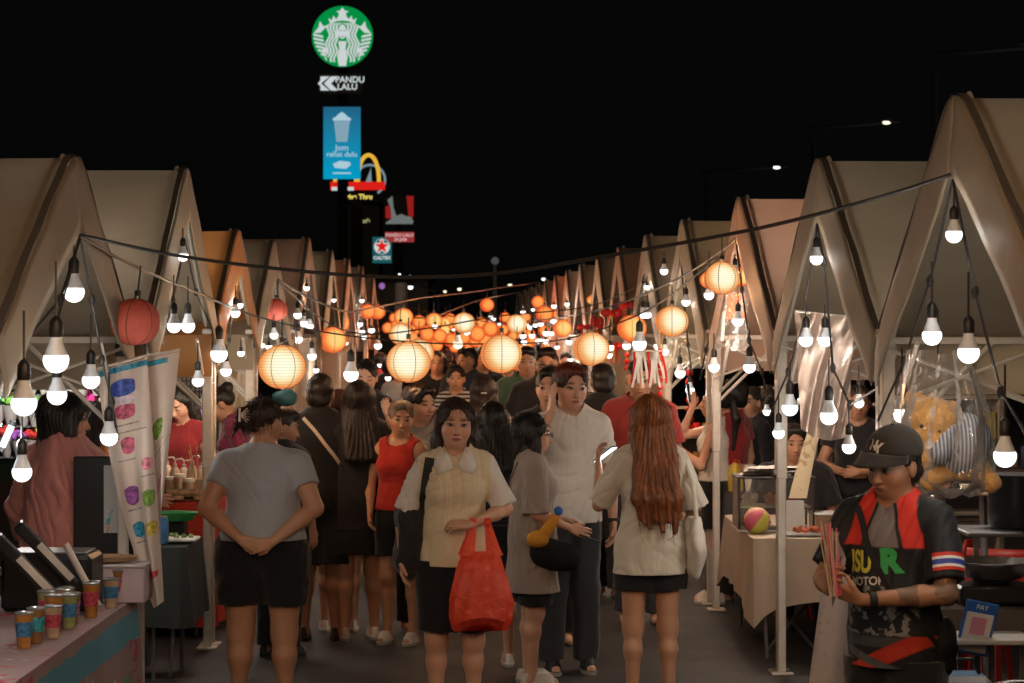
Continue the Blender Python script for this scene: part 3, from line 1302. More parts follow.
def tent(side, d, zp, fab, label, group, leg_front=True, depth=3.0, half=1.5, far=False, xo=0.):
    sg = 1 if side == 'r' else -1
    X = (Xr(d) if side == 'r' else Xl(d)) + xo
    zp += .045
    th = math.atan((430 - 512) / F if side == 'r' else (488 - 512) / F)  # heading of the row
    r = thing('market_tent', label, 'tent', (X, d, 0), -th, group)
    ze = 2.03
    nu, nv = (6, 4) if far else (26, 16)
    rs = random.uniform(0, 99)

    def roof(near):
        s_ = -1 if near else 1

        def fn(u, v):   # u outwards, v down the slope
            x = sg * depth * u
            y = s_ * half * v
            z = zp - (zp - ze) * v
            sag = .055 * math.sin(PI * v) * math.sin(PI * min(1, max(0, u))) ** .7
            n = mnoise.noise(Vector((u * 3 + rs, v * 4, s_ * 3.))) * .028 * math.sin(PI * min(1, v * 1.02))
            rd = .03 * math.exp(-((u - .33) / .03) ** 2) * v * (1 - v) + .02 * math.exp(-((u - .7) / .03) ** 2) * v
            # round over the ridge
            rdg = .075 * math.exp(-v / .05)
            return (x, y, z - sag + n * 1.2 - rdg + rd)
        return fn
    cb = MB()
    cb.sheet(roof(True), nu, nv)
    cb.sheet(roof(False), nu, nv)
    cb.build('canopy', fab, r)
    # fascia: an inverted V of cloth over the mouth, hanging a little below the canopy edge
    fb = MB()
    n = 5 if far else 18
    for s_ in (-1, 1):
        def fas(u, v, s_=s_):
            yo = s_ * half * u
            zo = zp - (zp - ze + .02) * u + .004
            yi = s_ * (half - .06) * u ** 1.02
            zo -= .07 * math.exp(-u / .05)
            zi = zp - .36 - (zp - .36 - 1.80) * u
            w = .006 * math.sin(7 * u + rs) * v + .003 * math.sin(v * 7 + u * 15 + rs)
            return (-sg * (.012 + .012 * v) + w * .9, yo + (yi - yo) * v, zo + (zi - zo) * v)
        fb.sheet(fas, n, 3 if far else 6)
    fo = fb.build('fascia', fab, r)
    solid(fo, .006)
    # valance along both eaves
    for s_ in (-1, 1):
        vb = MB()

        def val(u, v, s_=s_):
            x = sg * depth * u
            wob = .02 * math.sin(u * 21 + rs) * v
            return (x, s_ * (half - .006) + wob * s_, ze - .27 * v + .002)
        vb.sheet(val, 8 if far else 24, 4)
        vb.build('valance', fab, r)
    # dark strip beside the front edge: the rafter pole's shade, put into colour
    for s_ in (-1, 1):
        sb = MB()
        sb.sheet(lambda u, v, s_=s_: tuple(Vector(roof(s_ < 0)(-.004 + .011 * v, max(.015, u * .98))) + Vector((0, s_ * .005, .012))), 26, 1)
        sb.build('rafter_shade', rafter_shade_m, r)
    # poles
    for ix in (0, 1):
        for s_ in (-1, 1):
            if far and ix == 1:
                continue
            lb = MB()
            x = sg * (.035 if ix == 0 else depth - .03)
            y = s_ * (half - .045)
            rad = .024
            lb.box((x, y, .95), (.05, .05, 1.9), bev=.006)
            lb.box((x, y, 1.62), (.062, .062, .9 if ix == 0 else .5), bev=.006)
            lb.box((x, y, .008), (.13, .13, .016), bev=.004)
            lg = lb.build('leg', pole_m, r)
            if not far and ix == 0:
                bb = MB()
                bb.box((x, y, 1.96), (.075, .075, .07), bev=.01)
                bb.build('bracket', dark_m if side == 'l' else pole_m, lg)
                MB().box((x - sg * .04, y, 1.18), (.012, .03, .03), bev=.003).build('clamp', dark_m, lg)
    tb = MB()
    for s_ in (-1, 1):
        y = s_ * (half - .05)
        tb.box((sg * depth / 2, y, ze - .02), (depth - .1, .03, .03))
        if not far:
            tb.tube([(sg * .06, y, 1.55), (sg * .52, y, ze - .03)], .012, 6)
            tb.tube([(sg * .06, y, 1.60), (sg * .06, y - s_ * .5, ze - .03)], .012, 6)
    for xx in (.05, depth - .05):
        tb.tube([(sg * xx, -half + .05, ze - .02), (sg * xx, 0, zp - .06), (sg * xx, half - .05, ze - .02)], .014, 6)
    if not far:
        k = 4
        for i in range(k):
            a, b = i * depth / k, (i + 1) * depth / k
            for s_ in (-1, 1):
                y = s_ * (half - .1)
                tb.tube([(sg * a, y, ze - .05), (sg * b, y, ze - .32)], .009, 5)
                tb.tube([(sg * a, y, ze - .32), (sg * b, y, ze - .05)], .009, 5)
    tb.build('truss', pole_m, r)
    return r


LROW, RROW = 'tents lining the side with the drinks banner', 'tents lining the side where the capped man stands'
ORD = ['first', 'second', 'third', 'fourth', 'fifth', 'sixth', 'seventh', 'eighth', 'ninth', 'tenth', 'eleventh', 'twelfth',
       'thirteenth', 'fourteenth', 'fifteenth', 'sixteenth', 'seventeenth', 'eighteenth']
lt = [(9.3, 2.82, 'grey', 'grey beige canopy tent with drinks banner hung at its corner post', 0),
      (12.7, 3.03, 'cream', 'beige market tent beyond the drinks banner, higher than its neighbours', 0),
      (15.35, 2.79, 'orange', 'orange brown market tent in the beige row', 0),
      (17.9, 2.82, 'cream', 'beige tent just beyond the orange brown one, coral lantern in its mouth', 0),
      (21.4, 3.0, 'pink', '', 0), (24.6, 3.0, 'cream', '', 0), (27.6, 3.0, 'pink', '', 0), (30.6, 3.0, 'cream', '', 0), (33.6, 2.95, 'grey', '', 0)]
LT, RT = [], []
for i, (d, zp, f, lab, xo) in enumerate(lt):
    LT.append(tent('l', d, zp, FAB[f], lab or f'{"pinkish" if f == "pink" else "beige"} tent, {ORD[i]} along from the drinks banner', LROW, far=i > 5,
                   half=1.5 if i not in (2,) else 1.42))
rt = [(8.5, 3.0, 'grey', 'tall grey white tent over the capped man and the bagged teddy bear'),
      (11.5, 2.99, 'grey', 'grey beige tent with a creased plastic sheet hung in its mouth'),
      (14.45, 2.97, 'pink', 'pinkish tent with two lanterns and a plastic bag at its peak'),
      (17.7, 2.99, 'cream', 'beige tent over the woman in the white tank top'), (20.7, 3.0, 'grey', '')]
rt += [(d, 3.0, ['pink', 'cream', 'grey', 'cream'][k % 4], '') for k, d in enumerate((23.7, 26.7, 29.8, 32.8, 35.8, 38.9, 42, 45.1, 48.2, 51.2))]
for i, (d, zp, f, lab) in enumerate(rt):
    RT.append(tent('r', d, zp, FAB[f], lab or f'{"pinkish" if f == "pink" else "beige"} tent, {ORD[i]} along from the capped man', RROW, far=i > 6, half=1.5))

# ---- lamps
LAMPS = []


def lamp(p, power, col, rad, name='bulb_light'):
    key = (name, round(power, 2), tuple(round(c, 2) for c in col), round(rad, 3))
    li = bpy.data.lights.new(name, 'POINT')
    li.energy = power
    li.color = col
    li.shadow_soft_size = rad
    o = bpy.data.objects.new(name, li)
    COL.objects.link(o)
    o.location = p
    return o


glow = E('bulb_glow', (1., .98, .95), 2.2)
glow_w = E('bulb_glow_warm', (1., .82, .55), 1.8)
neck_m = M('bulb_neck', (.66, .74, .84), rough=.35, var=.05)
sock_m = M('bulb_socket', (.012, .012, .013), rough=.45, var=.2)
wire_m = M('black_wire', (.018, .017, .017), rough=.55, var=.2)
KB = 27.   # lamp power per bulb


def bulb(px, py, r, d, label, group, drop=.25, small=False, warm=False, unlit=False, off=(0, 0)):
    drop *= .55
    c = at(px, py, d)
    R = min(.06, max(.026, r * d / F))
    t = thing('hanging_bulb', label, 'light bulb', c, 0, group)
    gb = MB()
    prof = [(0, -R)] + [(R * math.cos(a), R * math.sin(a)) for a in [math.radians(q) for q in range(-75, 26, 12)]]
    gm = gb.lathe(prof + [(0, R * math.sin(math.radians(21)))], n=16 if not small else 10).build('globe', (glow_w if warm else glow) if not unlit else neck_m, t)
    if not small:
        nb = MB()
        nb.lathe([(R * .9, R * .36), (R * .78, R * .75), (R * .52, R * 1.35), (R * .44, R * 1.9), (0, R * 1.9)], n=14).build('neck', neck_m, t)
        sb = MB()
        sb.lathe([(R * .5, R * 1.75), (R * .55, R * 2.1), (R * .52, R * 2.9), (R * .3, R * 3.25), (R * .12, R * 3.4), (0, R * 3.4)], n=12)
        sb.build('socket', sock_m, t)
        wb = MB()
        wb.tube([(0, 0, R * 3.3), (off[0] * .4, off[1] * .4, R * 3.3 + drop * .5), (off[0], off[1], R * 3.3 + drop)], .0045, 5)
        wb.build('wire', wire_m, t)
    else:
        sb = MB()
        sb.lathe([(R * .5, R * .3), (R * .5, R * 1.6), (0, R * 1.6)], n=8)
        sb.tube([(0, 0, R * 1.5), (0, 0, R * 1.5 + drop)], .005, 4)
        sb.build('socket', sock_m, t)
    if not unlit:
        lamp(c + Vector((0, 0, -.0)), KB * (1 if not warm else .5), (1., .90, .77) if not warm else (1, .7, .4), R * 1.06)
    return t


# (px, py, radius px, depth or None, drop)
BL = {  # by tent
    'L0': [(24, 403, 13, 7.2, .3), (56, 360, 13, 7.4, .35), (57, 395, 10, 8.2, .1), (74, 292, 10.5, 9.2, .12), (91, 380, 9, 9.7, .3), (22, 472, 10, 7.9, .15), (109, 437, 9, 10.1, .3)],
    'L1': [(183, 256, 5.5, None, .1), (174, 326, 7, None, .28), (188, 326, 7, None, .28), (219, 354, 8.5, None, .15), (198, 381, 6, None, .2)],
    'L2': [(235.4, 313, 4.8, None, .15), (239.5, 305, 3.5, None, .1), (226, 371, 5.5, None, .1), (241, 353, 3.2, None, .1), (204, 403, 5, 16.5, .2)],
    'L3': [(274, 335, 4.2, None, .1), (269, 347, 2.6, None, .1), (262, 345, 2.4, 18.5, .1)],
    'L4': [(297.6, 315, 4, None, .15), (306.6, 288, 3, None, .1), (303.7, 323, 4, None, .15), (309.5, 326, 4, None, .15), (298, 339, 4.5, 20, .1), (312, 356, 4.5, None, .15), (316, 370, 3, None, .1)],
    'L5': [(351, 374.5, 8, 17.5, .1), (346, 343, 2.2, None, .1), (334, 300, 2.2, None, .1)],
    'L6': [(360, 324, 2.7, None, .1), (362, 331.5, 2.7, None, .1), (364, 337, 2.5, None, .1), (362, 300.5, 2.3, None, .1), (371.6, 330, 3.2, 30, .1), (378, 345.6, 3.8, 28, .15)],
    'R0': [(954, 234.5, 8.5, None, .12), (932, 335.4, 10, None, .3), (968.5, 352.5, 11, None, .3), (902, 413, 10, None, .25), (1005, 456, 11.5, 7.8, .35), (849, 447, 7, 10.4, .2)],
    'R1': [(816.5, 258.6, 6.5, None, .1), (806, 340, 7, 11.9, .12), (825, 340, 7, 11.6, .12), (790, 408, 8, None, .2), (829, 416, 9, None, .25), (778.6, 433, 6, None, .2), (767, 411.6, 4, 13.6, .15), (859, 403, 5, 11.0, .2)],
    'R2': [(735, 273, 4.5, 14.4, .05), (709, 295, 5, 15.2, .12), (738, 321, 5.5, 14.2, .15), (714, 367, 5.5, None, .2), (749.5, 367, 6.2, None, .2)],
    'R3': [(686, 302, 4.3, None, .12), (664, 271, 4, None, .1), (690, 390, 4.5, 16.6, .15), (680, 373, 5.2, 17.6, .15)],
    'R4': [(639.5, 344, 7, 17.4, .25), (665, 351.5, 4, None, .1), (647.5, 314.5, 4, None, .12), (643, 314.5, 4, 21.2, .12), (647, 287, 3, None, .1), (626.7, 345.7, 4.2, 22, .1)],
}
TN = {'L0': 'the tent with the drinks banner', 'L1': 'the tall beige tent beyond the drinks banner', 'L2': 'the orange brown tent',
      'L3': 'the tent beyond the orange brown one', 'L4': 'the fifth tent from the drinks banner', 'L5': 'the sixth tent from the drinks banner',
      'L6': 'the seventh tent from the drinks banner', 'R0': 'the tent over the capped man', 'R1': 'the tent with the plastic sheet',
      'R2': 'the pinkish tent with two lanterns', 'R3': 'the tent over the woman in white tank top', 'R4': 'the fifth tent along from the capped man'}
for key, lst in BL.items():
    order = sorted(range(len(lst)), key=lambda i: lst[i][1])
    for rank, i in enumerate(order):
        px, py, r, d, drop = lst[i]
        if d is None:
            d = .972 * (4478 / (px - 430) if key[0] == 'R' else 3846 / (488 - px))
            d = min(d, 33)
        rk = 'highest' if rank == 0 else ('lowest' if rank == len(lst) - 1 else ORD[rank] + ' highest')
        bulb(px, py, r, d, f'lit round bulb, {rk} at {TN[key]}', 'string bulbs hanging in the tent mouths', drop, small=r < 3.6)

FARB = [(435, 326, 2.6), (467, 332, 3.2), (395, 328, 2), (410, 325, 2), (400, 345, 2.4), (380, 365, 2.5), (388, 378, 3), (415, 343, 2), (529, 325, 2.2),
        (530, 327, 2.6), (535.5, 325, 2.4), (541, 324, 2.6), (546, 333, 3.2), (545.5, 341, 3.2), (538, 341, 2.6), (523, 336, 3.2), (524, 342, 3), (532, 335.5, 3),
        (539.5, 340, 2.6), (520.5, 332, 2.4), (523, 312, 2.4), (533, 309.5, 1.8), (554, 306, 2.5), (553.5, 321, 2.8), (551, 333, 3), (557, 347, 2.5), (506, 332, 2), (499.5, 324, 1.8),
        (491, 317, 2.4), (488.5, 322, 2.4), (494, 319, 1.8), (488, 332, 2), (569, 342, 3), (571, 349, 2.6), (578, 334, 2.4), (567, 304, 2.4), (572, 311, 2.2), (583, 312.5, 2.4), (551, 345, 2.6),
        (453.5, 329.5, 1.6), (461, 336, 2), (412.5, 328.5, 1.8), (417, 331, 1.6), (570, 360, 3), (610, 347, 4), (609, 355, 3.4), (658, 346, 4)]
for i, (px, py, r) in enumerate(FARB):
    d = min(46, max(20, .032 * F / r)) if px > 600 else min(46, max(26, .034 * F / r + (i % 5) * 1.5))
    bulb(px, py, r, d, 'tiny lit bulb among many far down the aisle between the paper lanterns', 'distant string bulbs down the aisle', .15, small=True)
YB = [(458, 344, 5, 26), (561, 345, 3.2, 34)]
for (px, py, r, d) in YB:
    bulb(px, py, r, d, 'yellowish bulb hanging among red lanterns in mid aisle' if px < 500 else 'yellowish bulb hanging beside the bright tent mouths far off', 'yellowish bulbs', .2, warm=True)

# ---- lanterns
def paper(name, c_in, c_mid, c_out, strength):
    """lit paper: the glow is strongest near the lamp inside, thicker and redder to the rim"""
    m, nt, out = nmat(name)
    tc = N(nt, 'TexCoord')
    lw = N(nt, 'LayerWeight', Blend=.60)
    ge = N(nt, 'VectorMath', operation='DISTANCE')
    nt.links.new(tc.outputs['Object'], ge.inputs[0])
    ge.inputs[1].default_value = (.25, -.5, .12)
    mr = N(nt, 'MapRange')
    mr.interpolation_type = 'SMOOTHSTEP'
    nt.links.new(ge.outputs['Value'], mr.inputs[0])
    mr.inputs[1].default_value = .40
    mr.inputs[2].default_value = 1.55
    mr.inputs[3].default_value = 1
    mr.inputs[4].default_value = 0
    sx = N(nt, 'SeparateXYZ')
    nt.links.new(tc.outputs['Object'], sx.inputs[0])
    z = sx.outputs[2]
    ring = mth(nt, 'ABSOLUTE', mth(nt, 'SUBTRACT', mth(nt, 'FRACT', mth(nt, 'MULTIPLY', z, 8.0)), .5))
    ring = mth(nt, 'GREATER_THAN', ring, .41)
    nz = N(nt, 'TexNoise', Scale=2.5, Detail=3.0)
    nt.links.new(tc.outputs['Object'], nz.inputs['Vector'])
    fac = mth(nt, 'MULTIPLY', mr.outputs[0], mth(nt, 'SUBTRACT', 1.06, mth(nt, 'MULTIPLY', lw.outputs['Facing'], 1.05)))
    fac = mth(nt, 'MAXIMUM', fac, 0.0)
    cr = nt.nodes.new('ShaderNodeValToRGB')
    cr.color_ramp.interpolation = 'B_SPLINE'
    els = cr.color_ramp.elements
    hi_ = tuple(min(1, k_ * s_) for k_, s_ in zip(c_in, (1., .90, .68)))
    els[0].position, els[0].color = .0, (c_out[0], c_out[1], c_out[2], 1)
    els[1].position, els[1].color = 1., (*c_in, 1)
    m1 = els.new(.36)
    m1.color = (*c_mid, 1)
    m2 = els.new(.66)
    m2.color = (*hi_, 1)
    nt.links.new(fac, cr.inputs[0])
    c = cr.outputs[0]
    st = mth(nt, 'MULTIPLY', strength * .88, mth(nt, 'SUBTRACT', 1.0, mth(nt, 'MULTIPLY', ring, .30)))
    st = mth(nt, 'MULTIPLY', st, mth(nt, 'ADD', .88, mth(nt, 'MULTIPLY', nz.outputs[0], .24)))
    e = N(nt, 'Emission')
    nt.links.new(c, e.inputs[0])
    nt.links.new(st, e.inputs[1])
    df = N(nt, 'BsdfDiffuse')
    df.inputs[0].default_value = (.02, .008, .004, 1)
    ad = N(nt, 'AddShader')
    nt.links.new(e.outputs[0], ad.inputs[0])
    nt.links.new(df.outputs[0], ad.inputs[1])
    nt.links.new(ad.outputs[0], out.inputs[0])
    m.cycles.emission_sampling = 'NONE'
    return m


PAP = {'warm': paper('lantern_paper_cream', (1., .95, .74), (.86, .46, .15), (.74, .15, .035), 1.0),
       'orange': paper('lantern_paper_orange', (1., .62, .22), (.90, .22, .05), (.66, .09, .02), 1.08),
       'red': paper('lantern_paper_red', (1., .36, .09), (.85, .13, .03), (.55, .05, .012), 1.0)}
coral = M('lantern_paper_coral', (.82, .20, .16), rough=.7, var=.1, nscale=5, transl=.3)
rib_m = M('lantern_wire_rib', (.16, .06, .03), rough=.6)
LPOW = 120.
_lan = {}


def lantern(px, py, r, kind, label=None, d=None, group='paper lanterns strung over the aisle', hook=.14, rz=None, light=True):
    if d is None:
        d = min(324 / r, 30 + (324 / r - 30) * .35 if 324 / r > 30 else 324 / r, 44)
    R = r * d / F
    c = at(px, py, d)
    small = r < 7 or (label is None)
    t = thing('paper_lantern', label or 'small glowing red orange paper lantern far down the aisle', 'paper lantern', c,
              random.uniform(-.5, .5) if rz is None else rz, group if label else 'distant paper lanterns down the aisle')
    if kind == 'coral':
        t.rotation_euler = (0, .1, 0)
    n = 12 if small else 40
    b = MB()
    vs, fs = [], []
    m = 8 if small else 48
    NR = 16
    for i in range(m + 1):
        a = -PI / 2 * .955 + PI * .955 * i / m
        z = math.sin(a) * .93
        rr = math.cos(a)
        ring = 0 if small else .012 * (abs(math.sin(z * 8 * PI)) ** .6)
        rr = max(rr + ring * (rr > .2) - .0, .12)
        vs += [(rr * math.cos(2 * PI * k / n) * (1 + .012 * math.sin(3 * 2 * PI * k / n + px)), rr * math.sin(2 * PI * k / n), z) for k in range(n)]
    for i in range(m):
        for k in range(n):
            fs.append((i * n + k, i * n + (k + 1) % n, (i + 1) * n + (k + 1) % n, (i + 1) * n + k))
    b.add(vs, fs)
    sh = b.build('shade', coral if kind == 'coral' else PAP[kind], t)
    sh.scale = (R, R, R)
    if not small:
        rb = MB()
        for k in range(6):
            w = 2 * PI * k / 6 + .35
            pts = [(1.014 * math.cos(a) * math.cos(w), 1.014 * math.cos(a) * math.sin(w), .94 * math.sin(a)) for a in [-1.45 + 2.9 * j / 14 for j in range(15)]]
            rb.tube([Vector(p) * R for p in pts], .0022, 4)
        rb.build('rib', rib_m, t)
    hb_ = MB()
    hb_.tube([(R * .12, 0, R * .9), (0, 0, R * 1.25), (0, 0, R * 1.1 + hook)], .004, 4)
    hb_.tube([(-R * .12, 0, R * .9), (0, 0, R * 1.25)], .004, 4)
    hb_.lathe([(.016, R * 1.05), (.018, R * 1.25), (0, R * 1.3)], n=8)
    hb_.build('hanger', sock_m, t)
    if kind != 'coral' and light:
        pw = LPOW * (R / .15) ** 0 * {'warm': 1., 'orange': .7, 'red': .35}[kind]
        lamp(c, pw, {'warm': (1., .50, .22), 'orange': (1., .40, .14), 'red': (1., .22, .07)}[kind], R * 1.05, 'lantern_light')
    return t


lantern(135, 322, 25, 'coral', 'unlit coral red paper lantern under the beige tent, above the drinks banner', d=10.4)
lantern(275.5, 310, 12, 'coral', 'coral red lantern high in a tent mouth, above the big glowing one', d=17.6)
lantern(282, 367, 23.5, 'warm', 'big glowing lantern just behind the woman with the hair claw')
lantern(333, 340, 14, 'orange', 'lower of two stacked orange lanterns above the black shirted man', rz=.4)
lantern(337, 323, 12.5, 'orange', 'upper of two stacked orange lanterns, half hidden behind the lower', d=27)
lantern(408.5, 362, 22, 'warm', 'big glowing lantern above the woman with short greyish hair', rz=-.5)
lantern(419, 353, 15, 'warm', 'pale lantern peeping out behind the big one over the short greyish hair', d=20)
lantern(501.5, 354, 20.5, 'warm', 'big cream lantern hanging right in the middle of the aisle', rz=.2)
lantern(517, 357, 14.5, 'orange', 'orange lantern hidden behind the big cream one in mid aisle', d=21)
lantern(591.5, 349, 18, 'warm', 'big cream lantern above the man in the white tee', rz=.3)
lantern(632, 328.5, 14.5, 'orange', 'orange lantern between two cream ones, a bulb in front of it', d=21)
lantern(672, 321.5, 16.5, 'warm', 'glowing lantern above the long auburn hair', rz=.1, d=17.4)
lantern(722, 278, 17.5, 'warm', 'glowing cream lantern tied up at the pinkish tent peak', d=14.2)
lantern(742, 277, 10, 'orange', 'small orange lantern behind the cream one at the pinkish tent peak', d=14.9)
lantern(709, 280, 9, 'orange', 'orange lantern edge showing beside the cream one near the tent peak', d=15.)
lantern(604.5, 309, 8.8, 'orange', 'orange lantern of a touching pair, the one nearer the tents', d=28)
lantern(594.5, 302.5, 8.6, 'orange', 'orange lantern of a touching pair, the one nearer the aisle', d=29)
lantern(562.5, 328.5, 9.6, 'orange', 'orange lantern alone beside the cluster of white bulbs', d=27)
lantern(516.6, 324, 10.2, 'warm', 'pale orange lantern directly above the big cream one in mid aisle', d=26)
lantern(464, 323, 11, 'warm', 'pale lantern ribbed with dark wire over the striped shirt', d=25)
lantern(434, 321, 8.5, 'orange', 'orange lantern beside a hanging white bulb, above the black tees', d=30)
lantern(400.6, 334, 11.6, 'warm', 'lower lantern of a pair above the big one over the greyish hair', d=24)
lantern(403.5, 317, 9.5, 'orange', 'upper lantern of a pair above the big one over the greyish hair', d=27)
lantern(367.5, 311.5, 8, 'red', 'red lantern of two side by side, the one nearer the tents', d=30)
lantern(377.5, 312, 8, 'red', 'red lantern of two side by side, the one nearer the aisle', d=31)
lantern(538, 302, 6.8, 'red', 'small red orange lantern above a larger one near the far tents', d=33)
lantern(544.5, 314, 9, 'red', 'red orange lantern crossed by a black cable near the far tents', d=30)
for (px, py, r, k) in [(406, 317, 6, 'orange'), (426, 334, 6.8, 'red'), (450, 319, 5, 'red'), (449, 326, 4, 'red'), (450, 340, 6.2, 'orange'), (440, 336, 6.2, 'red'),
                       (477, 334, 7, 'orange'), (468, 344, 4.5, 'red'), (481, 323, 5.2, 'red'), (490, 329, 6.8, 'red'), (468, 340, 4, 'orange'), (487, 305, 6, 'red'),
                       (494, 337, 5, 'red'), (442, 326, 4.5, 'red'), (457, 337, 5, 'red'), (485, 340, 6, 'orange'), (433, 343, 5, 'red'), (503, 330, 5, 'red'), (532, 340, 5, 'red'),
                       (419, 322, 6, 'orange'), (413, 329, 5, 'red'), (473, 327, 4.5, 'red'), (510, 340, 5, 'red'), (556, 316, 5, 'red'), (421, 341, 5, 'red'), (436, 345, 6, 'orange'), (427, 326, 5, 'red'), (463, 338, 6, 'red'), (474, 341, 5.5, 'orange'), (497, 341, 6, 'red'), (514, 336, 5, 'red'), (525, 318, 5, 'orange'), (550, 336, 5, 'red'), (527, 346, 5, 'orange'), (445, 331, 5.5, 'orange'), (412, 338, 6, 'red'), (398, 326, 6, 'red'), (484, 331, 5, 'red'), (455, 347, 5, 'red'), (395, 318, 5, 'red'), (388, 328, 5, 'red'), (418, 334, 5.5, 'red'), (430, 345, 5, 'red'), (446, 322, 5, 'orange'), (471, 335, 5, 'red'), (488, 344, 5, 'red'), (505, 318, 5, 'red'), (521, 331, 5, 'red'), (530, 334, 4.5, 'red'), (544, 331, 5, 'red'), (553, 341, 5, 'orange'), (566, 342, 5, 'red'), (580, 330, 5.5, 'red'), (612, 333, 6, 'red'), (618, 322, 5.5, 'orange'), (548, 346, 4.5, 'red'), (573, 322, 6, 'orange'), (481, 345, 5, 'orange')]:
    lantern(px, py, r * 1.22, 'red' if (px + py) % 4 else k, None, d=min(44, 28 + (7 - r) * 4))

for i, (x, y, z, k_) in enumerate(((-.3, 5.7, 3.14, 'warm'), (.9, 5.0, 3.04, 'orange'), (-1., 4.4, 3.0, 'warm'), (.6, 2.8, 2.95, 'warm'), (-.6, 1.2, 2.9, 'orange'), (.3, -1., 2.8, 'warm'))):  # added lanterns out of view, filling the fronts of the near crowd
    t = lantern(512, 332, 16.2, k_, f'added unseen fill lantern over the aisle, {ORD[i]} from the near tent peaks back', d=20, light=False)
    t.location = (x, y, z)
    lamp((x, y, z), 300, (1., .58, .32), .16, 'lantern_light')
o = MB().tube([(-.3, 5.7, 3.57), (.9, 5.0, 3.47), (-1., 4.4, 3.43), (.6, 2.8, 3.38), (-.6, 1.2, 3.33), (.3, -1., 3.23), (1.8, -3, 3.3)], .007, 6).build('cable', wire_m)
tag(o, 'cable that carries the added fill lanterns over the near end of the aisle', 'cable', 'cables strung between the tents')

# ---- cables
def cable(pts, rad=.007, label='', group='cables strung between the tents', name='cable'):
    """pts = (px, py, d) support points, smoothed"""
    P3 = [at(*p) for p in pts]
    out = []
    for i in range(len(P3) - 1):
        p0, p1, p2, p3 = P3[max(i - 1, 0)], P3[i], P3[i + 1], P3[min(i + 2, len(P3) - 1)]
        for k in range(8):
            t = k / 8
            out.append(.5 * ((2 * p1) + (p2 - p0) * t + (2 * p0 - 5 * p1 + 4 * p2 - p3) * t * t + (3 * p1 - p0 - 3 * p2 + p3) * t ** 3))
    out.append(P3[-1])
    o = MB().tube(out, rad, 6).build(name, wire_m, None)
    return tag(o, label, 'cable', group)


cable([(80, 235, 9.25), (180, 256, 9.2), (300, 271, 9.0), (400, 277, 8.9), (500, 273, 8.8), (600, 257, 8.7), (760, 228, 8.55), (880, 197, 8.5), (953, 174, 8.5)], .0085,
      'thick grey cable spanning the aisle between the two nearest tent peaks')
cable([(80, 236, 9.25), (130, 264, 10.5), (200, 294, 13), (262, 318, 16), (330, 333, 18), (400, 341, 18.5), (470, 344, 19), (560, 340, 19.5), (640, 314, 18), (700, 272, 15.5), (736, 238, 14.5)], .007,
      'black lantern cable from the drinks banner tent sagging to the pinkish tent peak')
cable([(736, 240, 14.5), (690, 272, 17), (640, 296, 20), (590, 312, 23), (540, 320, 27), (490, 322, 30), (430, 312, 32), (380, 300, 33)], .009,
      'black cable running from the pinkish tent peak across the far lanterns')
cable([(278, 280, 18), (310, 298, 20), (345, 311, 22), (372, 308, 26), (420, 298, 30), (470, 292, 33), (540, 282, 36)], .011,
      'dark cable running from the coral lantern tent over the far lanterns')
cable([(278, 282, 18), (330, 324, 21), (372, 334, 22), (430, 328, 23), (500, 316, 24), (590, 306, 24), (650, 279, 21), (664, 262, 20.5)], .008,
      'black cable holding the stacked lantern pairs')
cable([(361, 300, 30), (420, 318, 30), (480, 300, 34), (520, 292, 40)], .010, 'thin dark cable crossing above the far lanterns')

# string wires in the tent mouths
def string(pts, lab, rad=.006):
    P3 = [at(*p) for p in pts]
    mb = MB()
    mb.tube(P3, rad, 6)
    for p in P3[1:-1]:
        mb.ball(p, rad * 2.6, 6, 4, sc=(1, 1, 1.8))
    return tag(mb.build('light_string', wire_m), lab, 'cable', 'black wires that carry the bulbs')


def dR(px):
    return 4478 / (px - 430)


def dL(px):
    return 3846 / (488 - px)


string([(953, 180, 8.5), (930, 281, dR(930)), (904, 362, dR(904)), (878, 420, dR(878))], 'black wire down the far side of the tent mouth above the capped man')
string([(953, 180, 8.5), (975, 292, dR(975)), (1001, 392, dR(1001)), (1030, 440, dR(1030))], 'black wire down the near side of the tent mouth beside the bagged bear')
string([(817, 224, 11.5), (803, 318, dR(803)), (788, 372, dR(788)), (770, 415, dR(770))], 'black wire down the mouth edge beside the plastic sheet')
string([(817, 224, 11.5), (824, 262, 11.4), (833, 368, dR(833)), (850, 405, 10.8), (878, 388, 10.1)], 'black wire crossing the front of the plastic sheet')
string([(736, 240, 14.5), (722, 300, 15.3), (706, 350, 16.2), (700, 380, 16.3)], 'black wire down the mouth of the pinkish tent toward the aisle post')
string([(736, 240, 14.5), (742, 290, 14.3), (749, 340, 14.), (762, 372, 13.4), (768, 400, 13.2)], 'black wire below the two lanterns of the pinkish tent')
string([(80, 238, 9.3), (60, 300, 8.9), (22, 345, 8.3), (-5, 355, 7.9)], 'black wire sagging toward the nearest corner of the drinks tent')
string([(80, 238, 9.3), (92, 300, 9.6), (102, 360, 9.9), (112, 402, 10.2), (118, 440, 10.3)], 'black wire falling from the peak toward the drinks banner')
string([(80, 238, 9.3), (56, 326, 7.6)], 'thin wire dropping to the large bulb at the drinks tent', .004)
string([(185, 242, 12.7), (173, 300, 12.2), (162, 345, 11.8)], 'black wire on the near side of the tall beige tent mouth')
string([(185, 242, 12.7), (196, 292, 13.2), (214, 335, 14.), (220, 345, 14.1)], 'black wire on the far side of the tall beige tent mouth')
string([(237, 285, 15.3), (229, 340, 14.9), (222, 375, 14.7)], 'black wire in the mouth of the orange brown tent')
string([(681, 262, 17.8), (688, 345, 17.3), (692, 372, 17)], 'black wire in the tent mouth above the woman in white tank top')

# ---- the far night: signs, poles, street lamps
DS = 88.


def sgn(px, py, d=DS):
    return at(px, py, d)


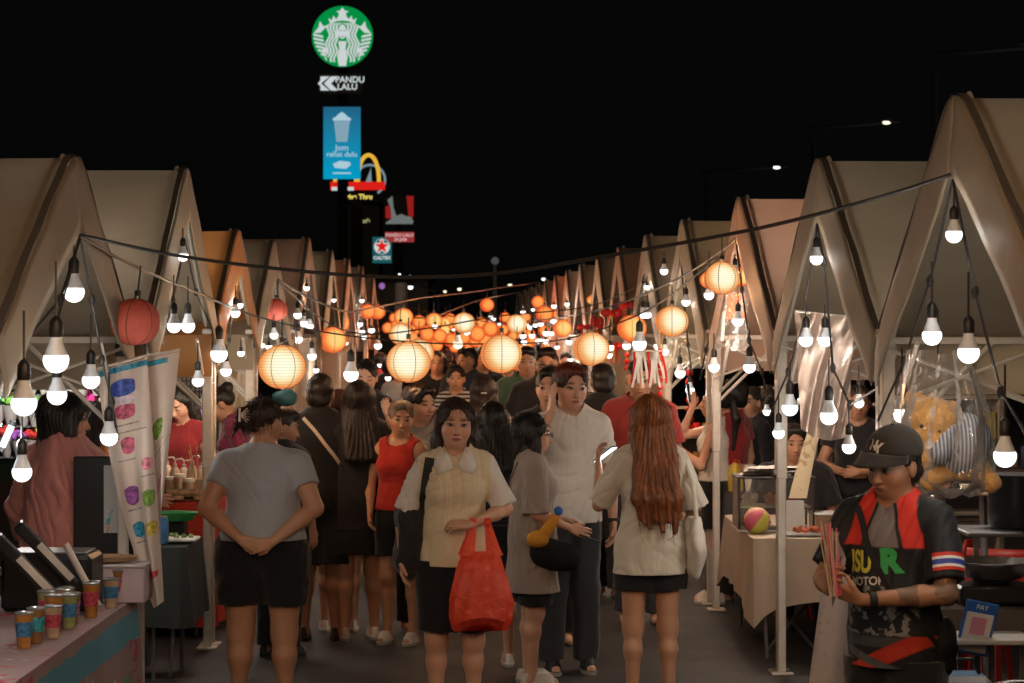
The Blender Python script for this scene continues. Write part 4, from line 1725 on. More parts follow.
post_m = M('sign_post_steel', (.012, .013, .014), rough=.9, spec=.1)
green_e = E('sign_green', (.0, .27, .055), .8)
white_e = E('sign_white', (.55, .60, .60), .85)
dgreen_e = E('sign_dark_green', (.0, .10, .03), .7)
blue_e = None


def sign_root(name, label, px, py, d, cat='sign'):
    return thing(name, label, cat, at(px, py, d))


# round coffee sign
k = DS / F
t = sign_root('coffee_sign', 'round green lit sign with white crowned siren emblem high on a pylon', 342.5, 36.5, DS)
R = 30.5 * k
case = M('sign_case', (.03, .03, .03))
MB().lathe([(0, 0), (R * 1.01, 0), (R * 1.01, .3), (0, .3)], n=48, rot=(-PI / 2, 0, 0)).build('case', case, t)
b = MB()
b.poly([(R * math.cos(a), R * math.sin(a)) for a in [2 * PI * i / 56 for i in range(56)]], -.02, lambda u, v, w: (u, w - .005, v))
b.build('disc', green_e, t, smooth=False)
wh = MB()
fr = lambda u, v, w: (u * R, -.04 + w, v * R)
# crown
wh.poly([(-.40, .42), (-.46, .60), (-.34, .52), (-.30, .68), (-.20, .56), (-.13, .66), (-.11, .76), (-.20, .82), (-.08, .84), (0, .95), (.08, .84), (.20, .82), (.11, .76), (.13, .66),
         (.20, .56), (.30, .68), (.34, .52), (.46, .60), (.40, .42), (.2, .50), (0, .52), (-.2, .50)], -.02, fr)
# hair locks: wavy ribbons
for sg in (-1, 1):
    for j, x0 in enumerate((.13, .235, .335, .43)):
        L, Rr = [], []
        for i in range(17):
            v = .44 - i * (1.28 + .0 * j) / 16
            if j >= 2 and v < -.62 - (3 - j) * .12:
                break
            w = x0 + .05 * math.sin(i * .95) + (.03 if i > 8 else 0) + (.44 - v) * .06 - (.1 if v > .36 else 0)
            if j == 0 and v > -.12:
                w = max(w, .17 + .02 * math.sin(i * .95)) if v < .3 else w
            L.append((sg * (w - .028), v))
            Rr.append((sg * (w + .036), v))
        wh.poly(L + Rr[::-1], -.02, fr)
# tails
for sg in (-1, 1):
    wh.poly([(sg * .48, .36), (sg * .62, .33), (sg * .74, .50), (sg * .78, .30), (sg * .94, .10), (sg * .72, .12), (sg * .60, .24)], -.02, fr)
    for i in range(7):
        v = .02 - i * .125
        xo = math.sqrt(max(0, .93 - (v - .04) ** 2)) * .985
        xi = .60 + .03 * math.cos(i) - (max(0, i - 3) * .04)
        wh.poly([(sg * xi, v), (sg * xi, v - .07), (sg * xo, v + .0), (sg * xo, v + .07)], -.02, fr)
    wh.poly([(sg * .50, -.36), (sg * .72, -.46), (sg * .60, -.60), (sg * .50, -.50)], -.02, fr)
wh.build('emblem', white_e, t, smooth=False)
fb_ = MB()
fb_.poly([(.135 * math.cos(a), .15 + .235 * math.sin(a)) for a in [2 * PI * i / 24 for i in range(24)]], -.02, lambda u, v, w: (u * R, -.07 + w, v * R))
fb_.poly([(-.14, -.16), (.14, -.16), (.10, -.4), (.17, -.65), (.12, -.97), (-.12, -.97), (-.17, -.65), (-.10, -.4)], -.02, lambda u, v, w: (u * R, -.035 + w, v * R))
fo = fb_.build('face', white_e, t, smooth=False)
ey = MB()
for sg in (-1, 1):
    ey.poly([(sg * .03, .19), (sg * .09, .20), (sg * .09, .175), (sg * .03, .17)], -.02, lambda u, v, w: (u * R, -.10 + w, v * R))
ey.poly([(-.045, .0), (.045, .0), (.02, -.03), (-.02, -.03)], -.02, lambda u, v, w: (u * R, -.10 + w, v * R))
ey.build('features', dgreen_e, fo, smooth=False)

# drive-through board
t = sign_root('drive_through_sign', 'small dark board with white arrow mark reading PANDU LALU', 341, 83.5, DS)
MB().box((0, .1, 0), (44 * k, .15, 20 * k)).build('board', case, t)
ar = MB()
for x0 in (-20, -10.5):
    ar.poly([((x0 + 0) * k, 0), ((x0 + 8.5) * k, 7 * k), ((x0 + 3) * k + 10 * k * (x0 > -15), 7 * k), ((x0 - 3 + 10 * (x0 > -15)) * k, 0), ((x0 + 3) * k + 10 * k * (x0 > -15), -7 * k), ((x0 + 8.5) * k, -7 * k)], -.02,
            lambda u, v, w: (u, w - .01, v)) if x0 < -15 else ar.poly([(-10 * k, 7 * k), (-3 * k, 7 * k), (-10 * k, 0), (-3 * k, -7 * k), (-10 * k, -7 * k), (-17 * k, 0)], -.02, lambda u, v, w: (u, w - .01, v))
ar.poly([(-20.5 * k, 7 * k), (-17 * k, 7 * k), (-20.5 * k, 3 * k)], -.02, lambda u, v, w: (u, w - .01, v))
ar.poly([(-20.5 * k, -7 * k), (-17 * k, -7 * k), (-20.5 * k, -3 * k)], -.02, lambda u, v, w: (u, w - .01, v))
ar.build('arrow', white_e, t, smooth=False)
lettering('PANDU', 8.6 * k, white_e, t, (9 * k, -.02, 3.6 * k), bold=.006, extrude=.01)
lettering('LALU', 8.6 * k, white_e, t, (6.3 * k, -.02, -3.6 * k), bold=.006, extrude=.01)

# blue poster board
t = sign_root('poster_board', 'tall blue lit board with an iced drink cup and white Malay words', 342, 143, DS)
m, nt, out = nmat('poster_blue')
tc = N(nt, 'TexCoord')
sx = N(nt, 'SeparateXYZ')
nt.links.new(tc.outputs['Object'], sx.inputs[0])
mr = N(nt, 'MapRange')
nt.links.new(sx.outputs[2], mr.inputs[0])
mr.inputs[1].default_value = -36 * k
mr.inputs[2].default_value = 36 * k
c = mixc(nt, mr.outputs[0], (.0, .33, .55), (.015, .12, .22))
e = N(nt, 'Emission', Strength=.8)
nt.links.new(c, e.inputs[0])
nt.links.new(e.outputs[0], out.inputs[0])
m.cycles.emission_sampling = 'NONE'
MB().box((0, 0, 0), (37 * k, .12, 72 * k)).build('panel', m, t)
lb_e = E('poster_white', (.42, .58, .68), .8)
cup_e = E('poster_cup', (.22, .36, .45), .8)
cb = MB()
f2 = lambda u, v, w: (u * k, -.065 + w, v * k)
cb.poly([(-8, 22), (8, 22), (5.5, 1), (-5.5, 1)], -.02, f2)
cb.build('cup_picture', cup_e, t, smooth=False)
cb = MB()
cb.poly([(-9, 22.3), (9, 22.3), (9, 24.5), (6, 26), (3, 29), (0, 31), (-3, 29), (-6, 26), (-9, 24.5)], -.02, f2)
cb.build('picture', lb_e, t, smooth=False)
cb = MB()
cb.poly([(-9, -21), (-2, -18), (8, -19), (9, -22), (4, -26), (-7, -25)], -.02, f2)
cb.build('picture', lb_e, t, smooth=False)
cb = MB()
cb.poly([(-9, -29.5), (9, -29.5), (9, -31), (-9, -31)], -.02, f2)
cb.build('picture', lb_e, t, smooth=False)
lettering('Jom', 8.5 * k, lb_e, t, (0, -.08, -5 * k), bold=.002)
lettering('rehat dulu', 7.4 * k, lb_e, t, (0, -.08, -11.5 * k), bold=.002)

# burger arches sign
D2 = 98.
k2 = D2 / F
t = sign_root('arches_sign', 'yellow double arches on a red bar reading Drive Thru', 357, 180, D2)
yel = E('sign_yellow', (.85, .48, .05), .75)
red_e = E('sign_red', (.62, .012, .008), .9)
ab = MB()
for cx in (-11.5, 11.5):
    pts = []
    for i in range(17):
        a = PI * i / 16
        pts.append(((cx + 10.5 * math.cos(a)) * k2, .0, (-4 + 29 * math.sin(a) ** .8) * k2))
    ab.tube(pts, 2.0 * k2, 8)
ab.build('arches', yel, t)
MB().box((-21 * k2, -.05, -6 * k2), (11 * k2, .2, 8 * k2)).build('red_bar', red_e, t)
MB().box((10 * k2, -.05, -6 * k2), (36 * k2, .2, 8 * k2)).build('red_bar', red_e, t)
for x in (-22, -6):
    MB().box((x * k2, -.18, -9 * k2), (6 * k2, .05, 3.5 * k2)).build('white_patch', white_e, t)
lettering('Drive Thru', 6.8 * k2, E('sign_yellow_pale', (.75, .6, .12), .9), t, (0 * k2, -.1, -17 * k2), bold=.012)
# ring sign behind
t = sign_root('ring_sign', 'pale grey ring with a white sail shape behind the yellow arches', 370, 180, 106)
k3 = 106 / F
gr_e = E('sign_ring', (.18, .25, .30), .8)
rb = MB()
rb.tube([(15 * k3 * math.cos(a), 0, 15 * k3 * math.sin(a)) for a in [math.radians(q) for q in range(-60, 175, 8)]], 1.3 * k3, 6)
rb.build('ring', gr_e, t)
sb = MB()
sb.poly([(-6, -6), (2, -6), (1, 12), (-2, 4)], -.05, lambda u, v, w: (u * k3, w, v * k3))
sb.build('sail', gr_e, t, smooth=False)
t = sign_root('script_sign', 'tiny pale yellow script below the arches', 365, 221, 106)
lettering('cafe', 6 * k3, E('sign_script', (.30, .32, .14), .8), t, (0, 0, 0), shear=.3, bold=.01)

# fried chicken sign: the portrait is left as a plain pale shape on the red board
D3 = 118.
k4 = D3 / F
t = sign_root('portrait_sign', 'square red lit board with a dark grey picture', 399.5, 210, D3)
MB().box((0, .1, 0), (30 * k4, .2, 29 * k4)).build('panel', case, t)
redd = E('sign_red_dim', (.28, .012, .01), .8)
gry = E('sign_grey_dim', (.16, .18, .17), .7)
pb = MB()
f4 = lambda u, v, w: (u * k4, -.02 + w, v * k4)
pb.poly([(-14, 3), (-11, 5), (-8, -4), (-7, -9), (-14, -8)], -.02, f4)
pb.build('red_field', redd, t, smooth=False)
pb = MB().poly([(7, 14), (14, 14), (14, -7), (9, -6)], -.02, f4)
pb.build('red_field', redd, t, smooth=False)
pb = MB()
pb.poly([(-12, 10), (-7, 14), (-6, 2), (-3, -6), (2, -4), (6, -6), (12, -7), (14, -12), (13, -14), (-14, -14), (-13, -12), (-8, -9), (-9, 2)], -.02, f4)
pb.build('grey_field', gry, t, smooth=False)
t = sign_root('caption_sign', 'small red board with white capital letters below the portrait board', 399.5, 237, D3)
MB().box((0, .1, 0), (29 * k4, .2, 10 * k4)).build('panel', E('sign_redpink', (.30, .03, .03), .8), t)
pk = E('sign_pink', (.62, .36, .36), .8)
lettering('PANDU LALU', 4.6 * k4, pk, t, (0, -.02, 1.8 * k4), bold=.01)
lettering('24 JAM', 4.2 * k4, pk, t, (1 * k4, -.02, -2.6 * k4), bold=.01)

t = sign_root('fuel_sign', 'small teal lit sign with a round red and white star mark', 382, 250, D3)
teal = E('sign_teal', (.01, .09, .10), .8)
MB().box((0, .1, 0), (19 * k4, .2, 26 * k4)).build('panel', teal, t)
rb = MB()
rb.poly([(8 * k4 * math.cos(a), 3.5 * k4 + 8 * k4 * math.sin(a)) for a in [2 * PI * i / 24 for i in range(24)]], -.02, lambda u, v, w: (u, w - .01, v))
rb.build('disc', white_e, t, smooth=False)
rb = MB()
star = []
for i in range(10):
    a = PI / 2 + PI * i / 5
    q = (8 if i % 2 == 0 else 3) * k4
    star.append((q * math.cos(a), 3.5 * k4 + q * math.sin(a)))
rb.poly(star, -.02, lambda u, v, w: (u, w - .04, v))
rb.build('star', red_e, t, smooth=False)
rb = MB()
for i in (0, 2, 4):
    a = PI / 2 + PI * 2 * (i + .5) / 5
    rb.poly([(4 * k4 * math.cos(a), 3.5 * k4 + 4 * k4 * math.sin(a)), (8 * k4 * math.cos(a - .4), 3.5 * k4 + 8 * k4 * math.sin(a - .4)), (8 * k4 * math.cos(a + .4), 3.5 * k4 + 8 * k4 * math.sin(a + .4))], -.02, lambda u, v, w: (u, w - .03, v))
rb.build('wedge', teal, t, smooth=False)
lettering('CALTEX', 4.6 * k4, white_e, t, (0, -.03, -8 * k4), bold=.01)

# posts that carry the signs
for (px, d, y0, w, lab) in ((342.5, DS + .6, 40, .4, 'dark pylon carrying the round green sign and the blue board'), (357, D2 + .6, 190, .5, 'dark pylon behind the yellow arches'),
                            (399, D3 + .6, 215, .4, 'dark pylon carrying the red portrait board')):
    top = at(px, y0, d)
    o = MB().box((top[0], d, top[2] / 2), (w, w, top[2]), bev=.03).build('sign_pylon', post_m)
    tag(o, lab, 'pylon')

# low dim building behind the far tents
bt = thing('shop_building', 'dim low building with dark windows behind the far end of the stalls', 'building', at(352, 332, 80) * 1)
bt.location[2] = 0
wallm = M('building_wall_dim', (.11, .10, .085), rough=.9, var=.3, nscale=.4)
x0, x1 = (338 - 345) / F * 80, (402 - 345) / F * 80
MB().box((.2, 3, 2.0), (5.2, 5, 4.0)).build('wall', wallm, bt)
MB().box((.2, 2.9, 4.06), (5.5, 5.4, .12)).build('roof', post_m, bt)
for i in range(3):
    f = MB().box((-1.5 + i * 1.7, .46, 2.7), (1.1, .06, .9)).build('window', dark_m, bt)
tw = thing('tower_block', 'dark tall block faintly seen between the signs', 'building', (at(358, 332, 130)[0], 130, 0))
MB().box((0, 3, 4.9), (2.4, 4, 9.8)).build('wall', M('tower_wall_dark', (.05, .055, .045), rough=.9), tw)
MB().box((0, 3, 9.86), (2.6, 4.2, .12)).build('roof', post_m, tw)

# pale column and thin mast
cp = at(401, 283, 52)
o = MB().lathe([(.18, 0), (.15, cp[2]), (0, cp[2] + .02)], (cp[0], cp[1], 0), n=12).build('concrete_column', M('column_pale', (.42, .48, .50), rough=.8))
tag(o, 'pale concrete column standing beyond the red lanterns', 'column')
mp_ = at(495, 262, 60)
mt_ = thing('mast', 'thin grey mast with a small dim lamp on top', 'mast', (mp_[0], mp_[1], 0))
MB().tube([(0, 0, 0), (0, 0, mp_[2])], [.08, .045], 8).build('pole', M('mast_grey', (.2, .22, .24)), mt_)
MB().ball((0, 0, mp_[2] + .03), .11, 10, 6).build('lamp_head', E('mast_lamp', (.4, .42, .42), .12), mt_)

lamp_e = E('street_lamp_glow', (.9, .95, 1.), 2.)
lamp_y = E('street_lamp_glow_warm', (1., .86, .6), 1.6)


def street_lamp(px, py, d, rpx, label, mat=None, arm=1.2, flat=True):
    p = at(px, py, d)
    t = thing('street_lamp', label, 'street lamp', (p[0] + arm, p[1], 0))
    MB().tube([(0, 0, 0), (0, 0, p[2] - .5), (-.15, 0, p[2] - .1), (-arm + .3, 0, p[2] + .06)], [.09, .06, .05, .04], 8).build('pole', post_m, t)
    w = rpx * d / F
    MB().box((-arm, 0, p[2] + .1), (w * 2.4, w * 1.2, .08), bev=.02).build('lamp_housing', post_m, t)
    MB().ball((-arm, 0, p[2] + .03), w, 12, 8, sc=(1, .6, .35 if flat else .9)).build('lamp_glass', mat or lamp_e, t)
    if rpx > 2.5:
        lamp((p[0] + arm * 0, p[1] - .6, p[2] - .8), 14, (1, .95, .85), .15, 'street_light')


street_lamp(886, 124, 48, 5, 'lit street lamp high above the tent with the plastic sheet', lamp_y, arm=-1.6)
street_lamp(776.5, 168.5, 62, 4.2, 'smaller lit street lamp farther away above the tents', arm=-2.)
street_lamp(1021, 50, 40, 3, 'street lamp highest up, over the tallest tent', lamp_y, arm=-1.6)
street_lamp(410.5, 288, 75, 2.6, 'white street lamp shining beside the pale concrete column', flat=False, arm=1.)
FSL = [(392, 288, 1.3), (418.5, 292, 1.5), (406.5, 299, 1.3), (445, 292, 1.5), (459.5, 289.5, 2), (399.5, 275, 1.2), (410, 276, 1.2), (510, 285.5, 2), (543.5, 279.5, 1.8)]
for (px, py, r) in FSL:
    street_lamp(px, py, 110, r, 'tiny far street lamp above the end of the aisle', lamp_y if py > 280 else lamp_e, flat=False, arm=1.)
for o in bpy.data.objects:
    if o.get('label') == 'tiny far street lamp above the end of the aisle':
        o['group'] = 'far street lamps beyond the market'
bt2 = at(382, 286, 60)
t = thing('balloon', 'small purple and blue round balloon above the side by side red lanterns', 'balloon', bt2)
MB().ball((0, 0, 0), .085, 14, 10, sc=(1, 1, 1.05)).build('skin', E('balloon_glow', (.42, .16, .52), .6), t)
MB().tube([(0, 0, -.09), (.02, 0, -.9), (0, 0, -2.6)], .006, 4).build('string', wire_m, t)
# ================================================================== THE CROWD
H_BLK = hairmat('hair_black', (.012, .009, .008))
H_BRN = hairmat('hair_dark_brown', (.028, .015, .010))
H_RED = hairmat('hair_reddish_brown', (.055, .018, .010))
H_AUB = hairmat('hair_auburn', (.135, .043, .014), tip=((.17, .055, .016), 1.15, 1.5))
H_GRY = hairmat('hair_ash', (.17, .125, .085))
H_TOP = hairmat('hair_warm_top', (.018, .010, .007), tip=((.14, .03, .012), 1.62, 1.70))
C_BLK = cloth('cloth_black', (.012, .012, .014))
C_BLK2 = cloth('cloth_black_washed', (.020, .020, .023))
C_NAVY = cloth('cloth_navy', (.014, .018, .032))
C_BLU = cloth('cloth_grey_blue', (.34, .37, .42), var=.06)
C_WHT = cloth('cloth_white', (.66, .63, .58), var=.05)
C_OFF = cloth('cloth_offwhite', (.58, .54, .46), var=.06)
C_TAU = cloth('cloth_taupe', (.29, .235, .20), var=.08)
C_RED = cloth('cloth_red', (.42, .03, .02))
C_RED2 = cloth('cloth_brick_red', (.22, .022, .018))
C_DRED = cloth('cloth_dark_red', (.22, .02, .022))
C_PINK = cloth('cloth_dusty_pink', (.50, .215, .20), var=.12)
C_ORG = cloth('cloth_orange', (.55, .19, .03), var=.15)
C_GRN = cloth('cloth_olive_green', (.045, .085, .055))
C_GRY = cloth('cloth_grey', (.22, .21, .20))
C_JEAN = cloth('cloth_dark_grey', (.035, .037, .042))
C_YEL = cloth('cloth_cream_vest', (.62, .53, .37), zones=[('sleeves', .182, (.62, .59, .55))], var=.05)
C_STR = cloth('cloth_striped', (.02, .02, .025), zones=[('stripes', 24, (.45, .43, .38))])
WHITE_P = M('print_white', (.62, .62, .6), rough=.8, var=.05)
SHOE_W = M('shoe_white', (.55, .52, .48), rough=.6)
SHOE_D = M('shoe_dark', (.02, .02, .022), rough=.6)
SOLE = M('shoe_sole', (.35, .33, .3), rough=.7)
STRAP_W = M('strap_beige', (.50, .43, .36), rough=.7)
STRAP_B = M('strap_black', (.012, .012, .013), rough=.7)
LEATHER = M('bag_black', (.013, .013, .014), rough=.8, spec=.15, bump=.2, bscale=60)

V3 = Vector
# --- the woman with the hair claw, hands clasped behind her back
pA = dict(bw=1.34, fem=True, head=(-28, 4, 2), turn=0, arms={
    'R': ((.285, -.08, 1.14), (.075, -.225, .975), (-.93, -.1, -.25), (0, 1, 0), .55),
    'L': ((-.285, -.08, 1.14), (-.085, -.215, .985), (.93, -.15, -.28), (0, 1, 0), .4)},
    legs={1: ((.115, .01, .47), (.125, -.01, .075)), -1: ((-.115, .01, .47), (-.125, -.01, .075))})
r1 = person('woman seen from behind in a grey blue tee, hands clasped, hair in a claw clip', 264, 396.5, 190, 0, 'warm', pA,
            shirt=dict(mat=C_BLU, hem=.97, sleeve=.52, grow=.010, neck=.085, fold=.0035), bottom=dict(mat=C_BLK, hem=.63, grow=.022, top=1.05, flare=.012),
            hair=dict(mat=H_BRN, style='clip'))
mb = MB()
cl = r1['P'].H((-.035, -.135, .03))
for i in range(6):
    a = -1.0 + i * .38
    mb.tube([cl + V3((-.012, 0, 0)), cl + V3((.012 + .03 * math.cos(a), -.014, .045 * math.sin(a)))], .0032, 5)
mb.tube([cl + V3((-.012, -.005, .035)), cl + V3((-.012, -.01, -.035))], .006, 6)
mb.build('hair_claw', M('claw_clip_pearl', (.72, .66, .6), rough=.25, spec=.6), r1['root'])

# --- black shirted man with a crossbody strap
r2 = person('man seen from behind in black shirt and shorts, pale strap across his back', 320, 373, 150, 0, 'tan',
            dict(fem=False, bw=1.22, head=(0, 2, 0)), shirt=dict(mat=C_BLK, hem=.86, sleeve=.8, grow=.02, flare=.01),
            bottom=dict(mat=C_BLK2, hem=.50, grow=.025), hair=dict(mat=H_BLK, style='short'), shoes=(SHOE_D, SHOE_D))
strap(r2, [(-.10, 1.44), (-.02, 1.36), (.12, 1.18), (.21, 1.02)], .022, STRAP_W, 'strap', front=False)
bg_ = MB()
bg_.box((.30, -.04, .88), (.09, .16, .22), bev=.02)
bg_.box((.30, -.04, .96), (.096, .165, .07), bev=.01)
o = bg_.build('shoulder_bag', M('bag_maroon', (.13, .04, .03), rough=.5), None)
o.matrix_world = Matrix.Translation(r2['root'].location) @ Matrix.Scale(r2['sc'], 4) @ Matrix.Rotation(r2['root'].rotation_euler[2], 4, 'Z')
tag(o, 'small maroon bag at the hip of the man with the pale strap', 'bag')
r3 = person('person in black between the hair claw woman and the black shirted man', 283, 408, 158, -30, 'tan', dict(fem=False, head=(-40, 10, 0)),
            shirt=dict(mat=C_BLK, hem=.9, sleeve=.7, grow=.03), bottom=dict(mat=C_BLK, kind='pants', hem=.1), hair=dict(mat=H_BLK, style='short'), shoes=(SHOE_D, SHOE_D))
r4 = person('woman from behind with long reddish brown hair, in black', 339, 389, 146, 8, 'warm', dict(fem=True, head=(-10, 0, 0)),
            shirt=dict(mat=C_BLK, hem=.9), bottom=dict(mat=C_BLK2, kind='shorts', hem=.6), hair=dict(mat=H_RED, style='long', length=1.14, vol=.008), shoes=(SHOE_W, SOLE))
r5 = person('woman from behind with long black hair over a loose black top', 359, 381, 150, 14, 'warm', dict(fem=True, bw=1.12, head=(-14, 0, 0)),
            shirt=dict(mat=C_BLK2, hem=.74, sleeve=.95, grow=.035), bottom=dict(mat=C_BLK, kind='skirt', hem=.58), hair=dict(mat=H_BLK, style='long', length=1.22, vol=.01), shoes=(SHOE_W, SOLE))
r6 = person('smiling woman facing us in black tee, hand raised at her shoulder', 366, 361, 118, 172, 'fair',
            dict(fem=True, head=(8, 12, 0), arms={'L': ((-.24, .02, 1.12), (-.20, .16, 1.30), (.1, .2, 1), (.3, -1, 0), .6)}),
            shirt=dict(mat=C_BLK, hem=.9), bottom=dict(mat=C_BLK2, kind='pants', hem=.1), hair=dict(mat=H_BLK, style='bun'), face=dict(closed=True))
# --- red tank, short ash hair
r7 = person('smiling woman with short ash hair, red tank top and black shorts', 401, 400, 152, 160, 'warm',
            dict(fem=True, head=(30, 2, -4), arms={'R': ((.22, .02, 1.12), (.17, .14, .93), (-.2, .4, -1), (-1, 0, 0), .5)}),
            shirt=dict(mat=C_RED, hem=.95, tank=True, grow=.015, neck=.085, vneck=.06, fold=.003), bottom=dict(mat=C_BLK, kind='shorts', hem=.62, grow=.010),
            hair=dict(mat=H_GRY, style='short', vol=.006), face=dict(smile=True), shoes=(SHOE_W, SOLE))
r8 = person('woman with dark tied hair looking aside, just behind the short ash hair', 421, 384, 146, 192, 'warm',
            dict(fem=True, head=(28, 4, 0)), shirt=dict(mat=C_GRY, hem=.86, sleeve=1.6, grow=.02), bottom=dict(mat=C_BLK, kind='pants', hem=.1),
            hair=dict(mat=H_BLK, style='short', vol=.012))
# --- the woman in the cream vest
pY = dict(bw=1.04, fem=True, head=(2, 0, -3), arms={
    'R': ((.265, .0, 1.12), (.275, .055, .89), (-.05, .1, -1), (-1, .1, 0), .45),
    'L': ((-.262, .04, 1.15), (-.07, .24, 1.085), (.96, .1, .08), (0, -.5, -.8), .75)})
r9 = person('woman in cream vest top with white collar, carrying a red plastic bag', 456, 398, 194, 183, 'fair', pY,
            shirt=dict(mat=C_YEL, hem=.86, sleeve=.92, grow=.015, neck=.07, fold=.004, sl_w=.018, flare=.012, vneck=.09),
            bottom=dict(mat=C_BLK, kind='shorts', hem=.52, grow=.02), hair=dict(mat=H_BRN, style='long', length=1.24, vol=.006), shoes=(SHOE_W, SOLE), vox=.0052)
# collar
P9 = r9['P']
bm9 = BVHTree.FromPolygons([v.co for v in r9['shirt'].data.vertices], [p.vertices for p in r9['shirt'].data.polygons])
for sd in (-1, 1):
    mb = MB()
    out_ = [(.054, 1.478), (.080, 1.462), (.104, 1.430), (.110, 1.385), (.094, 1.335), (.052, 1.352), (.012, 1.372), (.024, 1.410), (.042, 1.445)]
    ring = []
    for (x, z) in out_:
        h = bm9.ray_cast(V3((sd * x, .8, z)), V3((0, -1, 0)))[0]
        y = h[1] if h is not None else .05
        ring.append(V3((sd * x, min(max(y, .035), .16) + .012, z)))
    cen = sum(ring, V3()) / len(ring) + V3((0, .010, 0))
    n_ = len(ring)
    vs = ring + [cen]
    fs = [(i, (i + 1) % n_, n_) for i in range(n_)]
    mb.add(vs, fs)
    co = mb.build('collar', C_WHT, r9['root'])
    solid(co, .004)
strap(r9, [(.13, 1.42), (.15, 1.30), (.165, 1.15), (.19, .98), (.205, .86)], .05, STRAP_B, 'tote_strap')
# tote at her side
tb_ = Sdf((-.2, -.2, -.3), (.2, .2, .3), .008)
tb_.ell((0, 0, 0), (.085, .14, .22), k=.02).noise(.006, (12, 12, 12), 4)
tb_.clip((0, 0, .19), (0, 0, 1))
o = tb_.mesh('tote_bag', C_BLK2, None)
o.matrix_world = Matrix.Translation(r9['root'].matrix_basis @ V3((.235, -.03, .98)))
tag(o, 'black tote bag hanging from the shoulder of the cream vest woman', 'bag')

# red plastic bag
bagm, nt, out = nmat('red_carrier_plastic')
pb = N(nt, 'BsdfPrincipled', Roughness=.28)
tc = N(nt, 'TexCoord')
nz = N(nt, 'TexNoise', Scale=12.0, Detail=4.0, Distortion=2.2)
nt.links.new(tc.outputs['Object'], nz.inputs['Vector'])
nt.links.new(mixc(nt, nz.outputs[0], (.70, .05, .025), (.95, .16, .08)), pb.inputs['Base Color'])
bb = N(nt, 'Bump', Strength=.9, Distance=.02)
nt.links.new(nz.outputs[0], bb.inputs['Height'])
nt.links.new(bb.outputs[0], pb.inputs['Normal'])
tl = N(nt, 'BsdfTranslucent')
tl.inputs[0].default_value = (1., .14, .06, 1)
mx = N(nt, 'MixShader')
mx.inputs[0].default_value = .35
nt.links.new(pb.outputs[0], mx.inputs[1])
nt.links.new(tl.outputs[0], mx.inputs[2])
nt.links.new(mx.outputs[0], out.inputs[0])
b = MB()


def bagf(u, v):
    a = 2 * PI * u
    w = (.085 + .065 * min(1, v * 1.6)) * (1 - .12 * max(0, v - .85) / .15)
    dd = (.030 + .065 * v ** 1.2) * (1 - .9 * max(0, v - .86) / .14)
    fold = 1 + .07 * math.sin(a * 7 + v * 3) * (1 - v * .6) + .04 * math.sin(a * 13 + 5 * v)
    return (w * math.cos(a) * fold, dd * math.sin(a) * fold + .008 * math.sin(v * 9), -.13 - v * .37 + .012 * math.sin(3 * a) * (v > .2))


b.sheet(bagf, 56, 22)
fs_ = [tuple(22 * 57 + k for k in range(56))]
b.f.append(fs_[0]); b.mi.append(0)
for sx_ in (-1, 1):
    for sy_ in (-1, 1):
        b.sheet(lambda u, v, sx_=sx_, sy_=sy_: ((sx_ * (.035 + .035 * u) + (v - .5) * (.028 + .045 * u)), sy_ * (.015 + .02 * u) * (1) + .004 * math.sin(v * 9), -.02 + .035 * (1 - u) ** 2 - .125 * u), 10, 6)
    b.sheet(lambda u, v, sx_=sx_: (sx_ * .036 + (v - .5) * .03, math.cos(PI * u) * .016, .010 + .024 * math.sin(PI * u)), 8, 4)
rb_ = b.build('plastic_bag', bagm, None)
hand = r9['root'].matrix_basis @ V3((-.125, .225, 1.10))
rb_.location = hand + V3((0, -.0, -.015))
rb_.rotation_euler = (0, 0, .15)
rb_.scale = (1.05, 1.05, 1.05)
tag(rb_, 'crumpled red plastic carrier bag hanging from the forearm of the cream vest woman', 'bag')

# --- people right behind
r10 = person('woman from behind with black bob and black dress, holding up one hand', 493, 401, 163, 8, 'warm',
             dict(fem=True, bw=.98, head=(0, 3, 0), arms={'R': ((.205, .03, 1.10), (.15, .12, 1.285), (-.05, .25, 1), (-1, .2, 0), [.1, .3, .9, 1.1])}),
             shirt=dict(mat=C_BLK, hem=.9, sleeve=.42, grow=.010, neck=.08), bottom=dict(mat=C_BLK, kind='skirt', hem=.56, grow=.02, flare=.03),
             hair=dict(mat=H_BLK, style='long', length=1.30), shoes=(SHOE_W, SOLE))
r11 = person('woman from behind with a small hair clip and pale beige top', 484, 376, 122, 0, 'warm', dict(fem=True, head=(0, 0, 0)),
             shirt=dict(mat=C_OFF, hem=.9, sleeve=.9, grow=.025), bottom=dict(mat=C_GRY, kind='pants', hem=.1), hair=dict(mat=H_BRN, style='long', length=1.34, vol=.012))
mb = MB().box((0, 0, 0), (.05, .012, .014), bev=.004)
o = mb.build('hair_clip', WHITE_P, r11['root'])
o.location = r11['P'].H((0, -.135, .0))
r12 = person('man in an olive green shirt with folded arms, head behind the cream lantern', 527, 346, 106, 180, 'tan',
             dict(fem=False, bw=1.15, arms={'R': ((.27, .06, 1.14), (.03, .20, 1.14), (-1, 0, .1), (0, -1, 0), .3), 'L': ((-.27, .06, 1.14), (-.03, .22, 1.17), (1, 0, -.1), (0, -1, 0), .3)}),
             shirt=dict(mat=C_GRN, hem=.85, sleeve=.8, grow=.03), bottom=dict(mat=C_JEAN, kind='pants', hem=.1), hair=dict(mat=H_BLK, style='short'))
